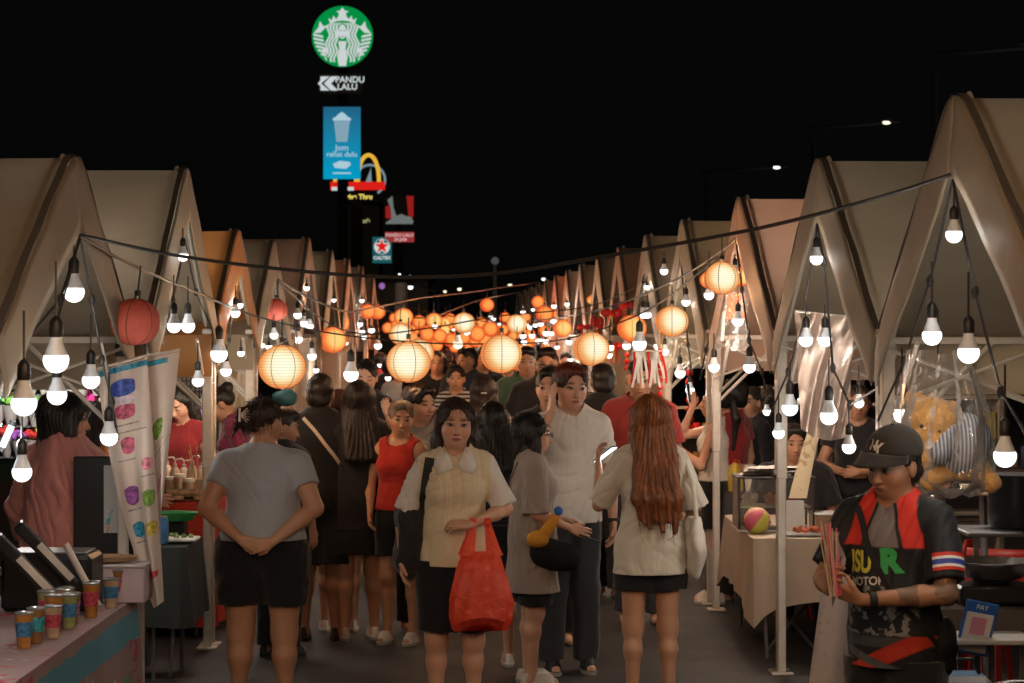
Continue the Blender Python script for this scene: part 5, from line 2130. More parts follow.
r13 = person('tall man with glasses in a black tee with small white chest print, arms folded', 547, 346.5, 116, 184, 'tan',
             dict(fem=False, bw=1.18, head=(-6, 4, 0), arms={'R': ((.29, .06, 1.14), (.04, .20, 1.10), (-1, 0, .1), (0, -1, 0), .3), 'L': ((-.29, .06, 1.14), (-.03, .22, 1.13), (1, 0, -.1), (0, -1, 0), .3)}),
             shirt=dict(mat=C_BLK, hem=.85, sleeve=.85, grow=.028), bottom=dict(mat=C_JEAN, kind='pants', hem=.1), hair=dict(mat=H_BLK, style='short'))
print_on(r13, 'KO', .075, WHITE_P, .03, 1.25, bold=.004)


def glasses(res, w=.0024):
    P = res['P']
    mb = MB()
    for sd in (-1, 1):
        pts = [P.H((sd * .031 + .019 * math.cos(a), .108, .001 + .015 * math.sin(a))) for a in [2 * PI * i / 12 for i in range(13)]]
        mb.tube(pts, w, 5)
        mb.tube([P.H((sd * .05, .106, .004)), P.H((sd * .078, .0, .002))], w, 5)
    mb.tube([P.H((-.012, .110, .003)), P.H((.012, .110, .003))], w, 5)
    mb.build('glasses', dark_m, res['root'])


glasses(r13, .003)
# --- white tee man, hand up at his ear
pW = dict(fem=False, bw=.93, head=(8, 4, -3), turn=0, arms={
    'R': ((.245, .13, 1.23), (.125, .10, 1.45), (-.10, .0, 1), (-1, -.1, 0), .12),
    'L': ((-.245, -.01, 1.10), (-.235, .06, .85), (.0, .1, -1), (1, .1, 0), .5)})
r14 = person('young man in a white tee, one hand raised to his ear', 571, 362.5, 166, 190, 'fair', pW,
             shirt=dict(mat=C_WHT, hem=.84, sleeve=.74, grow=.018, neck=.070, fold=.005, sl_w=.016, flare=.012), bottom=dict(mat=C_JEAN, kind='pants', hem=.1, grow=.018),
             hair=dict(mat=H_TOP, style='short', vol=.010), shoes=(SHOE_D, SOLE), vox=.0055)
bw_ = MB()
bw_.lathe([(.031, -.012), (.034, 0), (.031, .012)], n=14)
o = bw_.build('wristband', SHOE_D, r14['root'])
o.location = r14['P'].arms[-1][1]
r15 = person('dark haired person whose head shows just behind the raised hand', 551, 366, 152, 186, 'warm', dict(fem=False, head=(-20, 0, 0)),
             shirt=dict(mat=C_NAVY, hem=.9), bottom=dict(mat=C_BLK, kind='pants', hem=.1), hair=dict(mat=H_BLK, style='short', vol=.01))
r16 = person('child sized dark haired person glimpsed between the white tee man and red shirt', 588, 391, 128, 150, 'warm', dict(fem=True, head=(-30, 5, 0)),
             shirt=dict(mat=C_BLK, hem=.9), bottom=dict(mat=C_BLK, kind='pants', hem=.1), hair=dict(mat=H_BLK, style='bob'))
# --- girl in profile, taupe dress
pG = dict(fem=True, bw=1.0, head=(0, 2, 0), arms={
    'R': ((.19, .0, 1.10), (.185, .22, 1.01), (.0, 1, -.35), (-1, 0, 0), .35),
    'L': ((-.19, .01, 1.10), (-.15, .22, 1.03), (.1, 1, -.1), (.3, 0, -1), .6)})
r17 = person('girl in profile with glasses and long taupe tee dress, black bag at her hip', 533, 413, 172, -82, 'fair', pG,
             shirt=dict(mat=C_TAU, hem=.60, sleeve=.98, grow=.022, fold=.005, flare=.05, sl_w=.028, name='dress'), bottom=dict(mat=C_BLK, kind='shorts', hem=.52, grow=.03),
             hair=dict(mat=H_BLK, style='bob', vol=.006), face=dict(), shoes=(SHOE_W, SOLE))
glasses(r17)
strap(r17, [(.09, 1.42), (-.06, 1.12), (-.10, .95)], .014, STRAP_B, 'bag_strap', front=False)


def put(o, res, loc, rz=0., label=None, cat=None, rx=0., ry=0.):
    """a thing carried by a person: placed in the world, at the person's local point"""
    m = Matrix.Translation(res['root'].location) @ Matrix.Rotation(res['root'].rotation_euler[2], 4, 'Z') @ Matrix.Scale(res['sc'], 4) @ Matrix.Translation(V3(loc)) @ Euler((rx, ry, rz)).to_matrix().to_4x4()
    o.matrix_world = m
    if label:
        tag(o, label, cat)
    return o


s_ = Sdf((-.15, -.25, -.2), (.15, .25, .2), .007)
s_.ell((0, 0, -.02), (.07, .17, .11), k=.02).noise(.004, (14, 14, 14), 8)
s_.clip((0, 0, .07), (0, 0, 1))
put(s_.mesh('crossbody_bag', LEATHER), r17, (.225, .12, .87), label='black crossbody bag on the hip of the girl in the taupe dress', cat='bag', rx=-.25)
yt = thing('plush_toy', 'orange and blue stuffed toy held under the arm of the taupe dress girl', 'soft toy')
plo = M('plush_orange', (.62, .27, .03), rough=.9, bump=.4, bscale=60)
plb = M('plush_blue', (.04, .16, .50), rough=.9, bump=.4, bscale=60)
MB().ball((0, -.02, -.01), .062, 16, 10, sc=(1, 1.15, .9), jit=.02).build('body', plo, yt)
MB().tube([(0, .02, .02), (.01, .06, .08), (.01, .095, .135)], [.04, .036, .028], 12).build('arm', plo, yt)
MB().ball((.01, .108, .165), .029, 14, 8, jit=.03).build('paw', plb, yt)
put(yt, r17, (.262, .02, .96))


def phone(res, loc, rz, rx, label, lit=True, ry=0.):
    t = thing('smartphone', label, 'phone')
    MB().box((0, 0, 0), (.072, .008, .148), bev=.004).build('case', dark_m, t)
    MB().box((0, -.0052, 0), (.066, .002, .138)).build('screen', E('phone_screen', (.85, .92, 1.), 1.6) if lit else M('phone_glass', (.02, .02, .025), rough=.1), t)
    put(t, res, loc, rz, rx=rx, ry=ry)
    if lit:
        lamp(t.matrix_world @ V3((0, -.03, 0)), .5, (.85, .92, 1.), .03, 'phone_light')
    return t


phone(r17, (.175, .34, .945), 0, 1.2, 'phone held low in the hand of the taupe dress girl', lit=False)

# --- black tee man from behind with a flower print; red shirt
r18 = person('man from behind in black tee with a large white outline print', 603, 362, 130, 6, 'tan', dict(fem=False, bw=1.1, head=(0, 0, 0)),
             shirt=dict(mat=C_BLK, hem=.88, sleeve=.8, grow=.024), bottom=dict(mat=C_BLK2, kind='pants', hem=.1), hair=dict(mat=H_BLK, style='short'))
print_on(r18, '@', .20, WHITE_P, .07, 1.30, front=False)
r19 = person('man in a red tee whose face is hidden by the hanging paper streamers', 640, 358, 142, 176, 'tan', dict(fem=False, bw=1.0, head=(0, 8, 0)),
             shirt=dict(mat=C_RED2, hem=.88, sleeve=.8, grow=.024), bottom=dict(mat=C_JEAN, kind='pants', hem=.1), hair=dict(mat=H_BLK, style='short'))
# --- long auburn hair
pU = dict(fem=True, bw=.96, head=(6, 4, 0), arms={
    'L': ((-.275, .06, 1.13), (-.265, .17, 1.335), (.0, .2, .9), (.9, -.2, 0), .7),
    'R': ((.245, .02, 1.12), (.225, .18, 1.02), (-.2, 1, .1), (-1, 0, 0), .6)})
r20 = person('woman from behind with very long auburn hair and a loose white tee', 650, 395.5, 186, 4, 'warm', pU,
             shirt=dict(mat=C_OFF, hem=.765, sleeve=.98, grow=.020, fold=.006, sl_w=.022, flare=.035), bottom=dict(mat=C_BLK, kind='shorts', hem=.68, grow=.03),
             hair=dict(mat=H_AUB, style='long', length=1.0, vol=.010, side=.012, out=.035), vox=.0058)
phone(r20, (-.225, .20, 1.40), .95, .95, 'phone with a bright white screen in the hand of the auburn haired woman')
# white shoulder tote
s_ = Sdf((-.12, -.25, -.4), (.12, .25, .3), .008)
s_.ell((0, 0, -.10), (.05, .15, .21), k=.02).noise(.006, (12, 12, 12), 9)
s_.clip((0, 0, .05), (0, 0, 1))
tt = thing('tote_bag', 'white canvas tote on the shoulder of the auburn haired woman', 'bag')
o = s_.mesh('bag_body', C_WHT, tt)
MB().tube([(0, -.09, .03), (-.02, -.07, .25), (-.05, 0, .37), (-.02, .07, .25), (0, .09, .03)], .012, 6).build('handle', C_WHT, tt)
put(tt, r20, (.235, -.03, 1.02))

# --- white tank top woman in profile, photographing
pT = dict(fem=True, bw=.96, head=(0, -6, 0), arms={
    'R': ((.16, .27, 1.31), (.08, .17, 1.55), (-.1, .1, 1), (-1, 0, -.2), .5),
    'L': ((-.18, .10, 1.09), (-.12, .30, 1.25), (.2, .6, .6), (.4, -.2, 1), .7)})
r21 = person('slim woman in profile in white tank top and black shorts, lifting a phone', 715, 385, 132, 84, 'fair', pT,
             shirt=dict(mat=C_WHT, hem=.97, tank=True, grow=.006, neck=.09), bottom=dict(mat=C_BLK, kind='shorts', hem=.60, grow=.016, top=1.03),
             hair=dict(mat=H_BLK, style='tail', length=1.22), shoes=(SHOE_W, SOLE))
phone(r21, (.06, .20, 1.66), 2.9, .15, 'phone raised high, shining, in the hand of the white tank top woman')
r22 = person('woman in dark red crop tee and black trousers with tied up hair', 731, 380, 131, 50, 'fair', dict(fem=True, head=(30, 8, 0), bw=.98),
             shirt=dict(mat=C_DRED, hem=1.07, sleeve=.45, grow=.008), bottom=dict(mat=C_BLK, kind='pants', hem=.1, grow=.02, top=1.02), hair=dict(mat=H_BLK, style='short', vol=.012))
r23 = person('woman with pulled back hair in black, face glimpsed behind the dark red tee', 752, 386, 126, 120, 'warm', dict(fem=True, head=(10, 0, 0)),
             shirt=dict(mat=C_BLK, hem=.9, sleeve=1.6), bottom=dict(mat=C_BLK, kind='pants', hem=.1), hair=dict(mat=H_BLK, style='tail', length=1.3))
r24 = person('tall person in black standing with back to us beside the woman with pulled back hair', 768, 384, 126, 10, 'warm', dict(fem=False, head=(0, 0, 0)),
             shirt=dict(mat=C_BLK, hem=.85, sleeve=1.7), bottom=dict(mat=C_BLK, kind='pants', hem=.1), hair=dict(mat=H_BLK, style='short'))

# --- sellers
seat_legs = {1: ((.12, .42, .88), (.13, .40, .47)), -1: ((-.12, .42, .88), (-.13, .40, .47))}


def seated(label, px, top, s, yaw, tone, **kw):
    pose = kw.pop('pose')
    pose['legs'] = seat_legs
    P = Pose(**pose)
    d = F / s
    z = CH - (top - HY) / F * d
    Hn = P.H((0, 0, .125))[2]
    drop = .40
    H = (z) / (Hn - drop) * 1.71
    r = person(label, px, top, s, yaw, tone, pose, H=H, **kw)
    r['root'].location[2] = -drop * r['sc']
    # the stool under them
    sl = (.88 - drop - .13) * r['sc']
    st = thing('stool', 'plastic stool under the ' + label.split(',')[0], 'stool', (r['root'].location[0], r['root'].location[1], 0), r['root'].rotation_euler[2])
    sm = M('stool_red', (.4, .03, .02), rough=.4)
    MB().lathe([(.16, sl - .03), (.17, sl - .02), (.17, sl), (0, sl)], n=20).build('seat', sm, st)
    for k in range(4):
        a = PI / 4 + k * PI / 2
        MB().tube([(.12 * math.cos(a), .12 * math.sin(a), sl - .02), (.17 * math.cos(a), .17 * math.sin(a), 0)], .016, 6).build('leg', sm, st)
    return r


r25 = seated('seller in black tee sitting behind the display case, looking down at us', 794, 423, 140, 182, 'tan', pose=dict(fem=False, bw=1.12, head=(0, 3, 0),
             arms={'R': ((.27, .04, 1.12), (.12, .26, 1.03), (-.6, 1, 0), (0, 0, -1), .4), 'L': ((-.27, .04, 1.12), (-.12, .26, 1.03), (.6, 1, 0), (0, 0, -1), .4)}),
             shirt=dict(mat=C_BLK, hem=.9, sleeve=.8, grow=.024), bottom=dict(mat=C_BLK2, kind='pants', hem=.1), hair=dict(mat=H_BLK, style='short', vol=.008))
print_on(r25, '0000', .075, WHITE_P, 0, 1.12, bold=.006)
r26 = person('seller in black tee with folded arms, head beside the pole behind the cap', 858, 384, 138, 165, 'tan',
             dict(fem=True, bw=1.12, head=(10, 6, 0), arms={'R': ((.27, .06, 1.12), (.04, .20, 1.06), (-1, 0, .1), (0, -1, 0), .3), 'L': ((-.27, .06, 1.12), (-.03, .23, 1.08), (1, 0, -.1), (0, -1, 0), .3)}),
             shirt=dict(mat=C_BLK, hem=.9, sleeve=.5, grow=.014), bottom=dict(mat=C_BLK2, kind='pants', hem=.1), hair=dict(mat=H_BLK, style='tail', length=1.2))
# --- pink shirt and orange sleeve at the drinks tent
r27 = person('woman from behind in a loose dusty pink shirt with black bobbed hair', 66, 392.5, 193, -28, 'fair',
             dict(fem=True, bw=1.22, head=(-45, 4, 0), arms={'R': ((.27, .10, 1.13), (.17, .34, 1.15), (-.1, 1, 0), (-1, 0, -.3), .5), 'L': ((-.26, .02, 1.12), (-.25, .10, .88), (0, .1, -1), (1, 0, 0), .4)}),
             shirt=dict(mat=C_PINK, hem=.72, sleeve=1.55, grow=.034, fold=.008, sl_w=.03, flare=.03), bottom=dict(mat=C_BLK, kind='pants', hem=.1),
             hair=dict(mat=H_BLK, style='bob', vol=.016, bl=.055))
r28 = person('woman in orange with long black hair beside the pink shirt', 98, 402, 186, -75, 'fair',
             dict(fem=True, head=(0, 12, 0), arms={'R': ((.22, .10, 1.15), (.14, .30, 1.18), (-.1, 1, 0), (-1, 0, -.3), .5)}),
             shirt=dict(mat=C_ORG, hem=.86, sleeve=1.7, grow=.028, sl_w=.025), bottom=dict(mat=C_BLK, kind='pants', hem=.1), hair=dict(mat=H_BLK, style='long', length=1.25))
r29 = person('vendor in red vest looking down behind the pump bottles', 180, 388, 136, 165, 'fair',
             dict(fem=True, head=(-10, 26, 0), arms={'L': ((-.24, .08, 1.14), (-.30, .30, 1.08), (-.6, .8, 0), (0, 0, -1), .5), 'R': ((.23, .05, 1.12), (.16, .24, 1.0), (0, 1, -.2), (0, 0, -1), .5)}),
             shirt=dict(mat=C_DRED, hem=.9, sleeve=.4, grow=.012, vneck=.08), bottom=dict(mat=C_BLK, kind='pants', hem=.1), hair=dict(mat=H_BLK, style='long', length=1.2), face=dict(closed=True))
r30 = person('vendor in dark maroon top bending behind the aisle post', 221, 390, 132, 95, 'tan',
             dict(fem=True, lean=14, head=(0, 20, 0), arms={'R': ((.2, .25, 1.08), (.15, .42, .98), (0, 1, -.3), (-1, 0, 0), .5)}),
             shirt=dict(mat=cloth('cloth_maroon', (.14, .015, .04)), hem=.9, sleeve=.5), bottom=dict(mat=C_BLK, kind='pants', hem=.1), hair=dict(mat=H_BLK, style='bun'))

# --- capped man
C_JER = cloth('cloth_jersey', (.014, .016, .020), zones=[
    ('box', (-.075, .075, 1.27, 1.5), (.17, .16, .17)),
    ('diag', (1, .30, .460, .476, 1.24, 1.5), (.012, .012, .014)), ('diag', (-1, .30, .460, .476, 1.24, 1.5), (.012, .012, .014)),
    ('diag', (1, .30, .476, .550, 1.27, 1.5), (.52, .035, .025)), ('diag', (-1, .30, .476, .550, 1.27, 1.5), (.52, .035, .025)),
    ('blotch', (26., .56, .93, 1.12, -.15, .18), (.20, .22, .23)),
    ('band', (.885, .925), (.05, .06, .068)), ('diag', (.5, 1, .80, .87, .70, .93), (.42, .04, .022)), ('diag', (-.35, 1, .80, .835, .70, .93), (.07, .08, .09)),
], var=.1, sheen=.05, rough=.6)
pC = dict(fem=False, bw=1.04, belly=.03, head=(-10, 12, -4), turn=0, arms={
    'R': ((.25, .12, 1.13), (.115, .33, 1.115), (-.3, .55, .55), (-.9, -.5, .2), .95),
    'L': ((-.255, .08, 1.10), (-.02, .33, 1.085), (.75, .35, .35), (.2, -.6, .6), .9)})
r31 = person('man in a black cap and dark racing jersey with red and green print, looking down', 893, 430, 262, 143, 'tan', pC,
             shirt=dict(mat=C_JER, hem=.80, sleeve=.82, grow=.018, fold=.004, sl_w=.018, flare=.012, neck=.07),
             bottom=dict(mat=C_BLK, kind='pants', hem=.1, grow=.03), hair=dict(mat=H_BLK, style='short'), face=dict(stubble=.25, tattoo=True), vox=.0046, shoes=(SHOE_D, SOLE))
P31 = r31['P']
capm = cloth('cap_cloth', (.030, .026, .024), var=.1, sheen=.1)
S = Sdf(tuple(P31.H((0, 0, 0)) + V3((-.2, -.2, -.12))), tuple(P31.H((0, 0, 0)) + V3((.2, .26, .22))), .005)
S.ell(P31.H((0, -.016, .052)), (.104, .126, .100), R=P31.RH(), k=.01, clips=((P31.H((0, 0, .042)), P31.RH() @ V3((0, .22, -1))),))
o = S.mesh('cap', capm, r31['root'])
mb = MB()


def brim(u, v):
    a = (u - .5) * PI * .92
    r_ = .088 + .078 * v * math.cos(a) ** .6
    x = math.sin(a) * (.094 - .004 * v)
    y = .022 + math.cos(a) * r_
    z = .066 - .030 * v - .55 * x * x / .09 * .25
    return tuple(P31.H((x, y, z)))


mb.sheet(brim, 20, 8)
bo = mb.build('brim', capm, o)
solid(bo, .005)
mb = MB()
mb.ball(P31.H((0, -.014, .14)), .009, 8, 6)
mb.build('button', capm, o)
# white letters on the cap
bmc = BVHTree.FromPolygons([v.co for v in o.data.vertices], [p.vertices for p in o.data.polygons])
for (tx, dx, dz, sz) in (('N', -.013, .005, .046), ('Y', .010, -.003, .046)):
    me = text_mesh(tx, sz, .002, .0)
    Rh = P31.RH()
    fwd = Rh @ V3((0, 1, 0))
    for v in me.vertices:
        src = P31.H((-(v.co[0] + dx) / 1.055 + .0, .22, .085 + (v.co[1] + dz) / 1.055))
        h = bmc.ray_cast(src, -fwd)[0]
        v.co = (h if h is not None else src - fwd * .1) + fwd * .003
    me.materials.clear()
    me.materials.append(WHITE_P)
    q = bpy.data.objects.new('cap_letter', me)
    COL.objects.link(q)
    q.parent = o
PY = M('print_yellow', (.62, .60, .06), rough=.6, var=.1)
PG = M('print_green', (.03, .36, .10), rough=.6, var=.1)
PR = M('print_red', (.5, .03, .02), rough=.6)
PB = M('print_blue', (.03, .05, .30), rough=.6)
print_on(r31, 'ISU', .115, PY, .085, 1.205, bold=.004, rotz=.05, name='chest_lettering', sx=.72)
print_on(r31, 'R', .125, PG, -.045, 1.215, bold=.008, rotz=.1, name='chest_lettering', sx=1.)
print_on(r31, 'MOTOR', .045, WHITE_P, .05, 1.135, bold=.001, rotz=.1, name='chest_lettering')
# sleeve flag bands on the wearer's near sleeve
sl0, el0 = P31.sh[-1], V3(P31.arms[-1][0])
bms = BVHTree.FromPolygons([v.co for v in r31['shirt'].data.vertices], [p.vertices for p in r31['shirt'].data.polygons])
axis = (el0 - sl0).normalized()
for j, (t0, m_) in enumerate(((.50, PR), (.55, WHITE_P), (.585, PB), (.655, WHITE_P), (.69, PR))):
    t1 = (.55, .585, .655, .69, .735)[j]
    mb = MB()
    rows = []
    for t in (t0, (t0 + t1) / 2, t1):
        c0 = sl0.lerp(el0, t)
        row = []
        for i in range(15):
            a = math.radians(-150 + 115 * i / 14)
            dv = V3((math.cos(a) if False else -math.cos(a + math.radians(90)) * 0, 0, 0))
            e1 = V3((-1, 0, 0)) - axis * V3((-1, 0, 0)).dot(axis)
            e1.normalize()
            e2 = axis.cross(e1)
            if e2[1] < 0:
                e2 = -e2
            ang = math.radians(-20 + 120 * i / 14)
            dv = e1 * math.cos(ang) + e2 * math.sin(ang)
            h = bms.ray_cast(c0 + dv * .4, -dv)[0]
            row.append((h if h is not None else c0 + dv * .07) + dv * .003)
        rows.append(row)
    vs = [p for rw in rows for p in rw]
    fs = [(q * 15 + i, q * 15 + i + 1, q * 15 + 16 + i, q * 15 + 15 + i) for q in range(2) for i in range(14)]
    mb.add(vs, fs)
    mb.build('sleeve_band', m_, r31['root'])
wb = MB()
wb.lathe([(.030, -.016), (.036, -.012), (.036, .012), (.030, .016)], n=18)
wb.box((0, -.037, 0), (.036, .012, .036), bev=.004)
o = wb.build('wristwatch', SHOE_D, r31['root'])
W = V3(P31.arms[-1][1])
dv = (V3(P31.arms[-1][0]) - W).normalized()
o.location = W + dv * .045
o.rotation_euler = V3((0, 0, 1)).rotation_difference(dv).to_euler()
strap(r31, [(.12, 1.42), (.05, 1.28), (-.06, 1.10), (-.16, .98), (-.2, .9)], .026, STRAP_B, 'bag_strap', off=.010)
s_ = Sdf((-.2, -.2, -.25), (.2, .2, .25), .008)
s_.ell((0, 0, 0), (.035, .095, .115), k=.02).noise(.004, (12, 12, 12), 19)
s_.clip((0, 0, .13), (0, 0, 1))
put(s_.mesh('messenger_bag', LEATHER), r31, (-.19, -.05, .88), label='black messenger bag at the side of the capped man', cat='bag', rz=.15)
# the ticket strips in his hands
tk = thing('paper_strips', 'bundle of thin pink and cream sticks held up by the capped man', 'snack sticks')
stp, stc = M('stick_pink', (.75, .13, .28), rough=.5), M('stick_cream', (.55, .45, .32), rough=.6)
for i in range(16):
    a = random.uniform(-.12, .12)
    mb = MB()
    x = random.uniform(-.028, .028)
    y = random.uniform(-.02, .02)
    mb.tube([(x * .5, y, -.09), (x + a * .25, y + .01, random.uniform(.13, .20))], .0026, 5)
    mb.build('stick', stc if i % 3 else stp, tk)
mb = MB()
mb.sheet(lambda u, v: (-.035 + .07 * u + .012 * math.sin(9 * v), -.025 - .012 * math.sin(PI * u), -.06 + .21 * v + .01 * u), 8, 12)
mb.build('wrapper', plastic_film('wrapper_film', (.95, .85, .88), .18, .2), tk)
put(tk, r31, (.06, .40, 1.19), rx=-.05, ry=.08)

# --- people farther down the aisle
fk = dict(hands=False)
r32 = person('woman in black tee with pale neckline, standing under the far red lanterns', 437, 350, 88, 180, 'warm', dict(fem=True), shirt=dict(mat=C_BLK, hem=.9), bottom=dict(mat=C_JEAN, kind='pants', hem=.1), hair=dict(mat=H_BLK, style='long', length=1.35), **fk)
r33 = person('girl in a black and white striped tee down the aisle', 456, 365, 98, 178, 'warm', dict(fem=True), shirt=dict(mat=C_STR, hem=.9, vneck=.06), bottom=dict(mat=C_BLK, kind='pants', hem=.1), hair=dict(mat=H_BLK, style='short', vol=.008), **fk)
r34 = person('large man in navy looking aside under the far lanterns', 467, 347, 90, 150, 'tan', dict(fem=False, bw=1.25, head=(-20, 0, 0)), shirt=dict(mat=C_NAVY, hem=.85, grow=.03), bottom=dict(mat=C_BLK, kind='pants', hem=.1), hair=dict(mat=H_BLK, style='short'), **fk)
r35 = person('person in dark top half hidden beside the cream mid aisle lantern', 482, 346, 84, 190, 'tan', dict(fem=False), shirt=dict(mat=C_BLK, hem=.9), bottom=dict(mat=C_BLK, kind='pants', hem=.1), hair=dict(mat=H_BRN, style='short'), **fk)
r36 = person('man behind the dark haired woman near the big lantern, mostly hidden', 411, 378, 112, 175, 'tan', dict(fem=False), shirt=dict(mat=C_DRED, hem=.9), bottom=dict(mat=C_BLK, kind='pants', hem=.1), hair=dict(mat=H_BLK, style='short'), **fk)
FAR = [(388, 356, 74, 0, C_BLK, 'black', H_BLK, 'short', False), (399, 360, 80, 180, C_GRY, 'grey', H_BLK, 'long', True), (380, 352, 70, 0, C_RED, 'red', H_BLK, 'short', False),
       (425, 352, 66, 180, C_NAVY, 'navy', H_BLK, 'short', False), (447, 349, 62, 0, C_BLK, 'black', H_BLK, 'short', False), (496, 349, 70, 0, C_BLK, 'black', H_BLK, 'long', True),
       (508, 352, 78, 180, C_JEAN, 'dark grey', H_BLK, 'short', False), (534, 353, 72, 180, C_BLK, 'black', H_BLK, 'short', False), (417, 349, 56, 0, C_BLK, 'black', H_BLK, 'short', False),
       (478, 347, 56, 180, C_BLK2, 'black', H_BLK, 'short', False), (566, 352, 72, 175, C_BLK, 'black', H_BLK, 'short', False), (430, 352, 52, 0, C_GRY, 'grey', H_BLK, 'long', True),
       (459, 346, 50, 180, C_BLK, 'black', H_BLK, 'short', False), (490, 347, 50, 0, C_WHT, 'white', H_BLK, 'short', False)]
cols = {}
for i, (px, top, s, yaw, m_, cn, hm, hs_, fm) in enumerate(FAR):
    person(f'distant {"woman" if fm else "man"} in {cn} {"walking away" if yaw == 0 else "facing us"} deep in the aisle crowd', px, top, s, yaw, 'tan', dict(fem=fm, bw=1 + .1 * (i % 3)),
           shirt=dict(mat=m_, hem=.9, sleeve=.7), bottom=dict(mat=C_BLK, kind='pants', hem=.1), hair=dict(mat=hm, style=hs_, **({'length': 1.3} if fm else {})), vox=.014, hands=False,
           group='distant crowd at the end of the aisle')
# ================================================================== THE STALLS
def clothmat(name, col, stripes=None, border=None, blot=None, rough=.8, transl=0.):
    """table cloth: own colour, optional printed border at the top edge and printed blots (object metres)"""
    m, nt, out = nmat(name)
    tc = N(nt, 'TexCoord')
    sx = N(nt, 'SeparateXYZ')
    nt.links.new(tc.outputs['Object'], sx.inputs[0])
    nz = N(nt, 'TexNoise', Scale=4.0, Detail=5.0, Distortion=.8)
    nt.links.new(tc.outputs['Object'], nz.inputs['Vector'])
    c = mixc(nt, nz.outputs[0], tuple(k * .85 for k in col), tuple(min(1, k * 1.12) for k in col))
    if blot:
        for (sc, th, cc) in blot:
            n2 = N(nt, 'TexNoise', Scale=sc, Detail=4.0, Distortion=1.5)
            nt.links.new(tc.outputs['Object'], n2.inputs['Vector'])
            mr = N(nt, 'MapRange')
            nt.links.new(n2.outputs[0], mr.inputs[0])
            mr.inputs[1].default_value = th
            mr.inputs[2].default_value = th + .03
            c = mixc(nt, mr.outputs[0], c, cc)
    if border:
        z0, z1, cc = border
        mr = N(nt, 'MapRange')
        w = mth(nt, 'ADD', sx.outputs[2], mth(nt, 'MULTIPLY', nz.outputs[0], .06))
        f = mth(nt, 'MULTIPLY', mth(nt, 'GREATER_THAN', w, z0), mth(nt, 'LESS_THAN', w, z1))
        c = mixc(nt, f, c, cc)
    if stripes:
        ax, fr, cc = stripes
        f = mth(nt, 'GREATER_THAN', mth(nt, 'FRACT', mth(nt, 'MULTIPLY', sx.outputs[ax], fr)), .5)
        c = mixc(nt, f, c, cc)
    p = N(nt, 'BsdfPrincipled', Roughness=rough)
    p.inputs['Specular IOR Level'].default_value = .2
    nt.links.new(c, p.inputs['Base Color'])
    b = N(nt, 'Bump', Strength=.3, Distance=.02)
    nt.links.new(nz.outputs[0], b.inputs['Height'])
    nt.links.new(b.outputs[0], p.inputs['Normal'])
    sh = p.outputs[0]
    if transl:
        t = N(nt, 'BsdfTranslucent')
        nt.links.new(c, t.inputs[0])
        mx = N(nt, 'MixShader')
        mx.inputs[0].default_value = transl
        nt.links.new(sh, mx.inputs[1])
        nt.links.new(t.outputs[0], mx.inputs[2])
        sh = mx.outputs[0]
    nt.links.new(sh, out.inputs[0])
    return m


wood = M('wood_board', (.26, .17, .10), rough=.6, var=.3, nscale=3, stretch=(1, 12, 12))
steel = M('brushed_steel', (.42, .42, .43), rough=.3, metal=1., var=.15)
dsteel = M('table_leg_steel', (.16, .16, .17), rough=.4, metal=.6)
clear = plastic_film('clear_plastic', (.97, .97, .97), .06, .06, .15)
bagfilm = plastic_film('bag_film', (.96, .95, .93), .08, .12, 1.)
cardb = M('cardboard', (.33, .23, .14), rough=.85)
paperw = M('paper_white', (.62, .60, .56), rough=.8, var=.08)
blackp = M('black_plastic', (.014, .014, .015), rough=.4)
redp = M('red_plastic', (.42, .025, .015), rough=.35, var=.15)
greenp = M('green_plastic', (.03, .26, .07), rough=.4)


def table(name, label, x0, x1, y0, y1, z, drop, mat, group=None, wave=.014, under=True, seed=0, corner=.0):
    cx, cy = (x0 + x1) / 2, (y0 + y1) / 2
    t = thing(name, label, 'table', (cx, cy, 0), 0, group)
    hx, hy = (x1 - x0) / 2, (y1 - y0) / 2
    if under:
        MB().box((0, 0, z - .02), (2 * hx - .02, 2 * hy - .02, .03), bev=.005).build('table_top', wood, t)
        for sx_ in (-1, 1):
            for sy_ in (-1, 1):
                MB().tube([(sx_ * (hx - .08), sy_ * (hy - .25), z - .03), (sx_ * (hx - .10), sy_ * (hy - .12), 0)], .013, 6).build('leg', dsteel, t)
    cl = MB()
    # rounded loop round the table
    pts = []
    per = [(-hx, -hy), (hx, -hy), (hx, hy), (-hx, hy)]
    lens = [2 * hx, 2 * hy, 2 * hx, 2 * hy]
    tot = sum(lens)
    n = 96
    for i in range(n):
        s_ = tot * i / n
        k = 0
        while s_ > lens[k]:
            s_ -= lens[k]
            k += 1
        a, b = Vector((*per[k], 0)), Vector((*per[(k + 1) % 4], 0))
        p = a.lerp(b, s_ / lens[k])
        nrm = Vector(((b - a)[1], -(b - a)[0], 0)).normalized()
        dc = min(s_, lens[k] - s_)
        pts.append((p, nrm, dc, tot * i / n))
    rows = 9
    vs = []
    for j in range(rows):
        v = j / (rows - 1)
        for (p, nrm, dc, s_) in pts:
            w = wave * math.sin(s_ * 17 + seed + 1.3 * math.sin(s_ * 5)) * v ** .7 + .008 + .03 * v * (1 if dc > .08 else 1.6)
            rag = corner * math.exp(-dc / .1) * v + .02 * math.sin(s_ * 3 + seed) * v
            q = p + nrm * w
            vs.append((q[0], q[1], z + .004 - (0 if j == 0 else .004) - (drop + rag) * v))
    fs = [(j * n + i, j * n + (i + 1) % n, (j + 1) * n + (i + 1) % n, (j + 1) * n + i) for j in range(rows - 1) for i in range(n)]
    fs.append(tuple(range(n))[::-1])
    cl.add(vs, fs)
    cl.build('tablecloth', mat, t)
    return t


